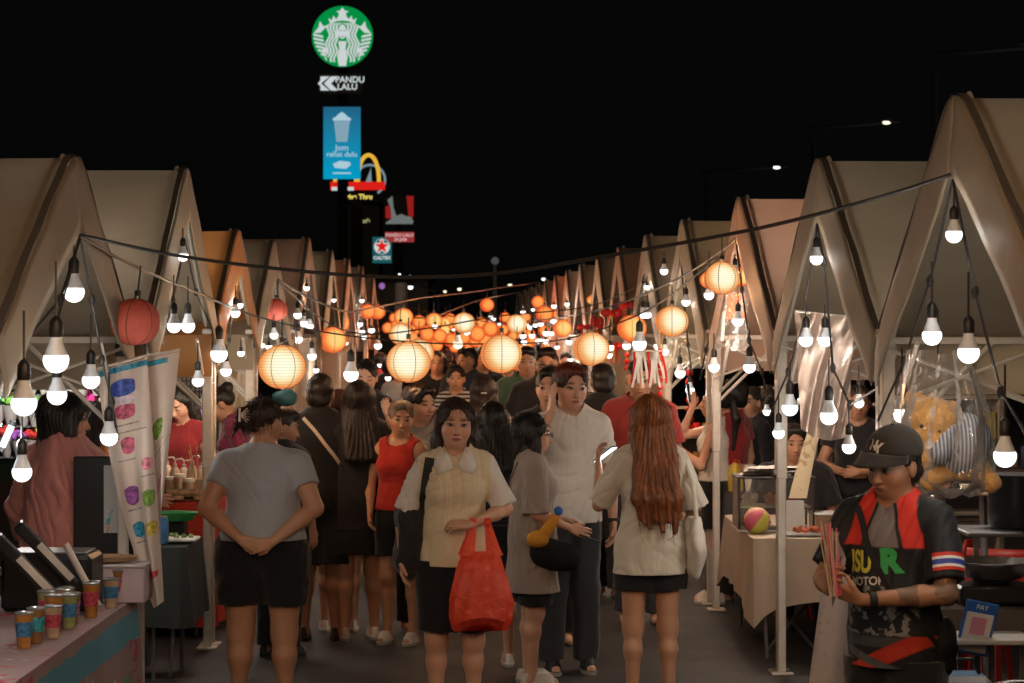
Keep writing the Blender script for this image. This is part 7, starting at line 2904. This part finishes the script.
for i, (px, d, w_, h_, l_) in enumerate(((828, 13.7, .15, .12, 'clear plastic tub of brown snacks beside the display case'), (842, 13.65, .13, .10, 'second clear plastic tub, closer to the capped man'), (823, 14.2, .16, .09, 'white box behind the clear tubs'))):
    t = thing('plastic_tub', l_, 'tub', (at(px, 0, d)[0], d, .768), .1 * i, 'tubs on the beige table')
    MB().box((0, 0, h_ / 2), (w_, .13, h_), bev=.01).build('tub_body', M('tub_body' + str(i), [(.34, .22, .15), (.36, .27, .2), (.55, .52, .48)][i], rough=.25, var=.3, nscale=15), t)
    MB().box((0, 0, h_ + .006), (w_ + .012, .142, .014), bev=.004).build('lid', M('tub_lid', (.5, .48, .46), rough=.3), t)
t = thing('price_card', 'white card standing inside the front of the display case', 'card', (at(790, 0, 13.9)[0], 13.86, .77))
o = MB().box((0, 0, .10), (.17, .004, .20), rot=(-.15, 0, 0)).build('card_face', paperw, t)
t = thing('paper_strip_sign', 'long slanting cream strip hanging between the seller and the folded arms', 'hanging strip', at(815, 428, 12.6))
o = MB().sheet(lambda u, v: ((u - .5) * (.075 + .03 * v) - .10 * v, .03 * math.sin(v * 3), -.41 * v), 6, 12).build('strip', clothmat('strip_cream', (.52, .40, .26), blot=[(16., .6, (.36, .25, .14))]), t)
# counter farther back with jug and cup
table('side_table', 'dark side table behind the aisle post with jug and paper cup', at(722, 0, 16.4)[0], at(722, 0, 16.4)[0] + .6, 16.2, 16.9, .84, .3, clothmat('side_dark', (.05, .05, .055)), wave=.004)
t = thing('oil_jug', 'yellow oil jug on the dark side table', 'jug', at(735, 490, 16.3))
t.location[2] = .85
MB().lathe([(0, 0), (.06, 0), (.065, .02), (.06, .14), (.03, .19), (.02, .22), (0, .22)], n=16).build('jug_body', M('oil_yellow', (.5, .36, .05), rough=.2, spec=.7), t)
MB().lathe([(.022, .215), (.022, .24), (0, .242)], n=12).build('cap', redp, t)
t = thing('paper_cup', 'tall white paper cup at the corner of the dark side table', 'cup', at(750, 478, 16.25))
t.location[2] = .85
MB().lathe([(0, 0), (.032, 0), (.048, .20), (.044, .20), (.03, .01)], n=16).build('cup_body', paperw, t)
lamp((at(775, 0, 14)[0], 14.2, 1.82), 26, (1, .9, .78), .04, 'stall_fill_light')

# ---- creased plastic sheet in the mouth of the second tent
film = plastic_film('sheet_film', (.93, .87, .84), .55, .34, .35)
for n_ in film.node_tree.nodes:
    if n_.type == 'BSDF_DIFFUSE':
        n_.inputs[0].default_value = (.40, .30, .26, 1)
    if n_.type == 'BSDF_GLOSSY':
        n_.inputs[0].default_value = (.62, .52, .47, 1)
t = thing('plastic_rain_sheet', 'creased clear plastic sheet hanging behind four bulbs in a tent mouth', 'plastic sheet', at(824, 312, 11.95))


def rainf(u, v):
    x = (795 + 58 * u + 3 * v * (1 - u) * 2 - 4 * u * v - 512) / F * 11.95
    z = CH - (311 + 6 * u + (118 + 8 * math.sin(u * 3)) * v - HY) / F * 11.95
    c0 = math.sin((u * 1.1 + v * .9) * 12 + 1.5 * math.sin(v * 4)) * .010 + math.sin((u + v * .5) * 24 + 2) * .004
    return (x - t.location[0], c0 * 1.6 + .02 * math.sin(u * 4), z - t.location[2])


MB().sheet(rainf, 56, 64).build('film', film, t)
MB().tube([(rainf(0, 0)), rainf(.5, 0), rainf(1, 0)], .006, 5).build('top_cord', pole_m, t)
# bag at the pinkish peak
t = thing('peak_plastic_bag', 'plastic bag with orange paper hanging under the two lanterns', 'plastic bag', at(736, 290, 14.55))
MB().sheet(lambda u, v: ((u - .5) * (.15 + .03 * v) + .01 * math.sin(9 * v), .02 * math.sin(u * 8 + v * 3), -.41 * v), 14, 20).build('film', bagfilm, t)
MB().sheet(lambda u, v: ((u - .5) * .12, .03 + .01 * math.sin(u * 5), -.02 - .18 * v), 8, 8).build('orange_paper', M('orange_paper', (.75, .17, .07), rough=.6, transl=.4), t)
t = thing('white_tube', 'short white tube hanging beside the orange paper bag', 'tube', at(723, 326, 14.6))
MB().box((0, 0, -.0), (.022, .022, .20), rot=(0, .06, 0), bev=.004).build('tube_body', pumpw, t)

# ---- teddy bear in a clear bag
bd = 9.05
bear = thing('teddy_bear', 'honey coloured teddy bear in a blue striped shirt inside a clear bag', 'teddy bear', at(946, 432, bd))
bm_ = M('plush_honey', (.58, .31, .085), rough=.95, var=.25, nscale=9, bump=.6, bscale=120, sheen=.5)
bs = clothmat('bear_shirt', (.42, .47, .55), stripes=(0, 62., (.13, .16, .24)))
u_ = bd / F


def bp(px, py, dy=0.):
    return Vector(((px - 946) * u_, dy, -(py - 432) * u_))


S = Sdf((-.24, -.18, -.26), (.26, .22, .26), .007)
S.ell(bp(931, 424), (.125, .115, .115), k=.02)
S.ell(bp(917, 438, -.06), (.055, .06, .05), k=.02)
for (ex, ey, dy) in ((915, 401, .03), (952, 411, .0)):
    S.ell(bp(ex, ey, dy), (.042, .028, .046), k=.012)
S.ell(bp(962, 448), (.115, .11, .14), k=.02)
S.cone(bp(975, 468, -.02), bp(1000 - 12, 482, -.06), .045, .042, k=.02)
S.cone(bp(948, 470, -.02), bp(925, 480, -.10), .045, .042, k=.02)
S.cone(bp(940, 440, -.08), bp(914, 462, -.10), .042, .036, k=.02)
S.noise(.002, (40, 40, 40), 3)
S.mesh('body', bm_, bear)
S = Sdf((-.24, -.18, -.26), (.26, .22, .26), .007)
Rb = Matrix.Rotation(math.radians(32), 3, 'Y')
S.ell(bp(961, 446), (.125, .122, .145), R=Rb, k=.02, clips=((bp(941, 428), bp(931, 424) - bp(961, 446)),))
S.cone(bp(945, 434, -.06), bp(934, 452, -.10), .052, .050, k=.02)
S.mesh('shirt', bs, bear)
MB().ball(bp(909, 436, -.10), .018, 10, 8, sc=(1, .8, .8)).build('nose', blackp, bear)
for (ex, ey) in ((917, 425), (934, 430)):
    MB().ball(bp(ex, ey, -.105), .009, 8, 6).build('eye', blackp, bear)
bg2 = thing('clear_gift_bag', 'big clear cellophane bag hung from a hook, holding the teddy bear', 'plastic bag', at(946, 432, bd))
GB = at(946, 432, bd)


def cello(u, v):
    a = 2 * PI * u
    vv = v
    r_ = .12 + .075 * min(1, (vv / .45)) if vv < .45 else .195
    r_ *= 1 - .55 * max(0, (vv - .88) / .12) ** 2
    fold = 1 + .10 * math.sin(a * 8 + vv * 5) * (1 - .6 * vv) + .04 * math.sin(a * 15 + 9 * vv)
    cx = bp(937 + 10 * vv, 0)[0]
    z = (432 - 352) * u_ - vv * .60
    return (cx + r_ * math.cos(a) * fold, r_ * .85 * math.sin(a) * fold, z + .01 * math.sin(a * 5))


MB().sheet(cello, 72, 40).build('film', plastic_film('cellophane', (.97, .96, .94), .03, .08, .6), bg2)
mb = MB()
hk = bp(938, 347)
mb.tube([hk + Vector((0, 0, -.03)), hk, hk + Vector((.014, 0, .03)), hk + Vector((0, 0, .055)), hk + Vector((-.012, 0, .04))], .003, 5)
mb.tube([hk + Vector((0, 0, .05)), hk + Vector((0, 0, .16))], .0025, 4)
mb.build('hook', dark_m, bg2)
t = thing('orange_plush', 'round orange soft toy behind the capped man, inside a second clear bag', 'soft toy', at(911, 462, 9.35))
MB().ball((0, 0, 0), .10, 16, 12, sc=(.8, .8, 1.15), jit=.03).build('body', M('plush_orange2', (.55, .26, .05), rough=.9, bump=.5, bscale=90), t)
MB().ball((.02, -.05, .13), .05, 14, 10, jit=.03).build('head', M('plush_orange2', (.55, .26, .05)), t)

# ---- cook stall beyond the capped man
XS = at(975, 0, 9.9)[0]
table('cook_table', 'cook stall table with dark top behind the capped man, pan and stove on it', XS - .22, XS + 1.1, 9.55, 10.3, .82, .12, clothmat('cook_cloth', (.10, .08, .075)), wave=.003)
t = thing('gas_stove', 'low black gas stove under the steel pan', 'stove', (at(990, 0, 9.8)[0], 9.75, .83))
MB().box((0, 0, .045), (.34, .26, .08), bev=.012).build('stove_body', blackp, t)
MB().lathe([(.07, .085), (.09, .10), (.08, .10), (.06, .09)], n=20).build('burner', dsteel, t)
t = thing('frying_pan', 'wide steel pan sitting on the gas stove', 'pan', (at(990, 0, 9.8)[0], 9.75, .945))
MB().lathe([(0, 0), (.13, 0), (.18, .06), (.185, .075), (.178, .075), (.125, .01), (0, .01)], n=32).build('pan_body', steel, t)
MB().tube([(-.17, 0, .06), (-.30, -.06, .09)], .011, 8).build('handle', blackp, t)
t = thing('stock_pot', 'tall black pot at the edge of the cook stall, above the pan', 'pot', (at(1018, 0, 10.2)[0], 10.2, 1.13))
MB().lathe([(0, 0), (.13, 0), (.14, .02), (.14, .24), (.145, .25), (.13, .25), (0, .24)], n=28).build('pot_body', M('pot_dark', (.03, .03, .032), rough=.35, metal=.5), t)
for s_ in (-1, 1):
    MB().tube([(s_ * .14, -.03, .2), (s_ * .18, 0, .2), (s_ * .14, .03, .2)], .008, 6).build('handle', blackp, t)
rk2 = thing('cook_shelf', 'two level dark metal shelf carrying the tall black pot', 'shelf', (at(1012, 0, 10.2)[0], 10.15, 0))
MB().box((.05, 0, 1.115), (.62, .42, .02), bev=.004).build('shelf_board', dsteel, rk2)
for (x, y) in ((-.22, -.18), (.32, -.18), (.32, .18), (-.22, .18)):
    MB().box((x, y, .56), (.022, .022, 1.10)).build('leg', dsteel, rk2)
t = thing('serving_board', 'dark round edged board with small dishes above the red chair', 'board', (at(965, 0, 10.8)[0], 10.8, 1.25))
MB().box((0, 0, 0), (.46, .26, .018), bev=.006, rot=(0, .05, 0)).build('board', M('board_dark', (.12, .075, .045), rough=.4), t)
MB().tube([(.10, .05, -.01), (.13, .05, -1.24)], .02, 8).build('leg', M('board_leg', (.2, .19, .19), rough=.35, metal=.6), t)
MB().lathe([(0, 0), (.18, 0), (.17, .02), (0, .03)], (.13, .05, -1.25), n=24).build('foot', dsteel, t)
for i, (x, c_, n_) in enumerate(((-.12, (.35, .12, .06), 'brown'), (.0, (.5, .42, .34), 'cream'), (.14, (.42, .3, .06), 'mustard'))):
    w = thing('sauce_dish', f'small {n_} dish on the round edged board', 'dish', (t.location[0] + x, 10.75, 1.262 - x * .05), 0, 'dishes on the round edged board')
    MB().lathe([(0, 0), (.028, 0), (.040, .03 + .05 * (i == 2)), (0, .028 + .05 * (i == 2))], n=16).build('dish_body', M('dish_' + n_, c_, rough=.35), w)


def chair(x, y, rz, label, group):
    t = thing('plastic_chair', label, 'chair', (x, y, 0), rz, group)
    MB().box((0, 0, .44), (.42, .40, .025), bev=.012).build('seat', redp, t)
    mb = MB()
    mb.sheet(lambda u, v: ((u - .5) * (.42 - .06 * v) , -.19 - .08 * v - .03 * (1 - (2 * u - 1) ** 2), .46 + .40 * v), 12, 8)
    o = mb.build('backrest', redp, t)
    solid(o, .012)
    for sx_ in (-1, 1):
        for sy_ in (-1, 1):
            MB().tube([(sx_ * .18, sy_ * .17, .44), (sx_ * .22, sy_ * .21, 0)], [.02, .016], 6).build('leg', redp, t)
        MB().tube([(sx_ * .21, -.2, .64), (sx_ * .22, 0, .66), (sx_ * .21, .16, .62), (sx_ * .2, .18, .44)], .014, 6).build('armrest', redp, t)


chair(at(958, 0, 11.6)[0], 11.6, .5, 'red plastic chair behind the arm of the capped man, pink bag on it', 'red plastic chairs')
chair(at(1004, 0, 12.1)[0], 12.1, -.3, 'red plastic chair under the tall black pot shelf', 'red plastic chairs')
chair(at(925, 0, 12.6)[0], 12.6, 1.2, 'red plastic chair mostly hidden by the capped man', 'red plastic chairs')
t = thing('pink_handbag', 'dusty pink bag lying on a red plastic chair', 'bag', (at(955, 0, 11.55)[0], 11.5, .455 + .02))
MB().ball((0, 0, .10), .13, 18, 12, sc=(1.2, .7, .75), jit=.04).build('bag_body', M('bag_pink', (.50, .22, .23), rough=.6), t)
MB().tube([(-.08, 0, .16), (-.05, 0, .27), (.05, 0, .27), (.08, 0, .16)], .008, 6).build('handle', M('bag_pink', (.5, .22, .23)), t)
t = thing('red_crate', 'dark red crate stacked below the pink bag', 'crate', (at(953, 0, 10.7)[0], 10.75, 0))
for z in (.0, .26, .52):
    pass
cr = M('crate_red', (.28, .02, .02), rough=.4, var=.2)
mb = MB()
for z in (.03, .12, .21, .30):
    for (x, y, sx_, sy_) in ((0, -.16, .40, .015), (0, .16, .40, .015), (-.2, 0, .015, .32), (.2, 0, .015, .32)):
        mb.box((x, y, z + .6), (sx_, sy_, .05))
for (x, y) in ((-.2, -.16), (.2, -.16), (.2, .16), (-.2, .16)):
    mb.box((x, y, .47), (.03, .03, .94))
mb.build('crate_lattice', cr, t)
t = thing('payment_stand', 'blue framed payment card stand tilted on the cook stall', 'card stand', at(977, 628, 9.2))
t.rotation_euler = (.15, math.radians(11), .1)
MB().box((0, 0, 0), (.145, .012, .235), bev=.008).build('frame', M('stand_blue', (.03, .12, .40), rough=.3), t)
MB().box((-.002, -.008, -.018), (.118, .006, .17)).build('card', paperw, t)
MB().box((-.002, -.012, .012), (.066, .004, .075)).build('pink_panel', M('panel_pink', (.55, .22, .32), rough=.5), t)
MB().box((-.002, -.012, -.062), (.118, .004, .016)).build('pink_bar', M('bar_pink', (.6, .08, .2), rough=.5), t)
lettering('PAY', .030, pumpw, t, (0, -.009, .092), extrude=.001)
MB().box((.03, .05, -.03), (.08, .02, .2), rot=(.35, 0, 0), bev=.006).build('back_rest', M('stand_side', (.5, .5, .5), rough=.4), t)
t = thing('stall_ledge', 'narrow pale ledge in front of the cook stall carrying the card stand', 'ledge', (at(978, 0, 9.2)[0], 9.25, 0))
MB().box((0, 0, .74), (.46, .3, .02), bev=.004).build('ledge_board', M('ledge_pale', (.4, .37, .33), rough=.5), t)
for x in (-.2, .2):
    MB().box((x, 0, .365), (.02, .02, .73)).build('leg', dsteel, t)
t = thing('cooler_bag', 'pale blue and white striped cooler bag below the card stand', 'cooler bag', (at(962, 0, 8.75)[0], 8.8, .0))
MB().box((0, 0, .33), (.26, .22, .66), bev=.04).build('bag_body', clothmat('cooler_stripes', (.42, .44, .46), stripes=(2, 22., (.12, .24, .40))), t)
MB().tube([(-.08, -.02, .65), (-.05, -.02, .72), (.05, -.02, .72), (.08, -.02, .65)], .008, 6).build('handle', blackp, t)
lamp((at(985, 0, 10.5)[0], 10.3, 1.78), 22, (1, .88, .75), .04, 'stall_fill_light')  # added fill light for the cook stall and chairs, no fixture
# pale patterned sheet at the capped man's side
t = thing('patterned_sheet', 'pale patterned sheet hung over a stand at the side of the capped man', 'cloth', at(835, 560, 9.35))
sh_ = clothmat('sheet_pattern', (.46, .40, .37), blot=[(40., .60, (.36, .33, .33))])
PB0 = t.location.copy()


def shf(u, v):
    x = (826 - 30 * v + (44 + 44 * v) * u - 512) / F * 9.35
    z = CH - (556 + 12 * u + 232 * v - HY) / F * 9.35
    return (x - PB0[0], .02 * math.sin(u * 9 + v * 3) + .08 * u, max(z, .012) - PB0[2])


MB().sheet(shf, 30, 30).build('sheet_cloth', sh_, t)
MB().tube([(.0, .03, .02), (.0, .06, -PB0[2])], .014, 6).build('stand_pole', dsteel, t)
MB().tube([(-.03, .02, .0), (.19, .10, -.05)], .012, 6).build('stand_bar', dsteel, t)
# dark chair back at the corner nearest us
t = thing('dark_chair', 'dark padded chair back at the corner below the cooler bag', 'chair', (at(1022, 0, 7.4)[0], 7.4, -.12), .3)
mb = MB()
mb.sheet(lambda u, v: ((u - .5) * .46 * math.sin(PI * min(1, .25 + v * .9) * .5 + .3), .04 * (2 * u - 1) ** 2, 1.0 - .55 * (1 - v) if False else .45 + .52 * v - .05 * (2 * u - 1) ** 2 * v), 14, 10)
o = mb.build('backrest', blackp, t)
solid(o, .05)
MB().box((0, -.22, .44), (.44, .42, .06), bev=.02).build('seat', blackp, t)
for sx_ in (-1, 1):
    for sy_ in (-.4, -.02):
        MB().tube([(sx_ * .19, sy_, .42), (sx_ * .2, sy_, 0)], .014, 6).build('leg', dsteel, t)
# dim things behind both rows
for i, (px, d, w_, h_, z_, c_, l_) in enumerate(((1000, 14.2, .9, .5, 1.15, (.14, .11, .09), 'dim brown shelf unit at the back of the cook stall'), (885, 16, .8, .4, 1.1, (.10, .07, .06), 'dim shelf unit behind the folded arms seller'),
                                                 (960, 15, .5, .3, 1.3, (.25, .2, .15), 'dim cream shelf unit beyond the teddy bear'))):
    t = thing('shelf_unit', l_, 'shelf', (at(px, 0, d)[0], d, 0))
    mm = M('shelf_dim' + str(i), c_, rough=.8, var=.4)
    for z in (.4, .8, z_, z_ + h_):
        MB().box((0, 0, z), (w_, .35, .02)).build('shelf_board', mm, t)
    for x in (-w_ / 2, w_ / 2):
        MB().box((x, 0, (z_ + h_) / 2), (.03, .35, z_ + h_)).build('side_panel', mm, t)
    for q in range(6):
        w = thing('storage_box', l_, 'box', (t.location[0] - w_ / 2 + .1 + q * (w_ - .1) / 6, d - .05, z_ + .012), 0, 'boxes on ' + l_)
        w['label'] = f'small {["red", "white", "green", "brown", "blue", "yellow"][q]} box on the {l_}'
        MB().box((0, 0, .05 + .02 * (q % 3)), (.09, .12, .10 + .04 * (q % 3)), bev=.005).build('box_body', M('storage_' + str(q), [(.3, .03, .02), (.45, .42, .38), (.06, .2, .08), (.2, .12, .07), (.05, .12, .3), (.45, .33, .06)][q], rough=.6), w)
cam_d = bpy.data.cameras.new('camera')
cam = bpy.data.objects.new('camera', cam_d)
COL.objects.link(cam)
cam.location = (0, 0, CH)
cam.rotation_euler = (PI / 2, 0, 0)
cam_d.sensor_width = 36
cam_d.lens = F / 1024 * 36
cam_d.shift_y = -(341.5 - HY) / 1024
cam_d.clip_start = .1
cam_d.clip_end = 1500
cam_d.dof.use_dof = True
cam_d.dof.focus_distance = 11.3
cam_d.dof.aperture_fstop = 6.3
SC.camera = cam
w = bpy.data.worlds.new('World')
SC.world = w
w.use_nodes = True
nt = w.node_tree
bg = nt.nodes['Background']
sky = nt.nodes.new('ShaderNodeTexSky')
sky.sky_type = 'NISHITA'
sky.sun_disc = False
sky.sun_elevation = math.radians(34)
sky.sun_rotation = math.radians(200)
hs = nt.nodes.new('ShaderNodeHueSaturation')
hs.inputs['Saturation'].default_value = .25
nt.links.new(sky.outputs[0], hs.inputs['Color'])
nt.links.new(hs.outputs[0], bg.inputs[0])
bg.inputs[1].default_value = .0002
sun = bpy.data.lights.new('sun', 'SUN')
so = bpy.data.objects.new('sun', sun)
COL.objects.link(so)
so.rotation_euler = (math.radians(66), 0, math.radians(-20))
sun.energy = .12
sun.color = (1., .70, .45)
sun.angle = math.radians(30)
SC.view_settings.view_transform = 'Standard'
SC.view_settings.look = 'None'
SC.view_settings.exposure = .32
SC.view_settings.gamma = 1
SC.cycles.use_denoising = True
SC.cycles.max_bounces = 6
SC.cycles.transparent_max_bounces = 12
SC.cycles.diffuse_bounces = 3
SC.cycles.sample_clamp_indirect = 4
SC.cycles.caustics_reflective = False
SC.cycles.caustics_refractive = False
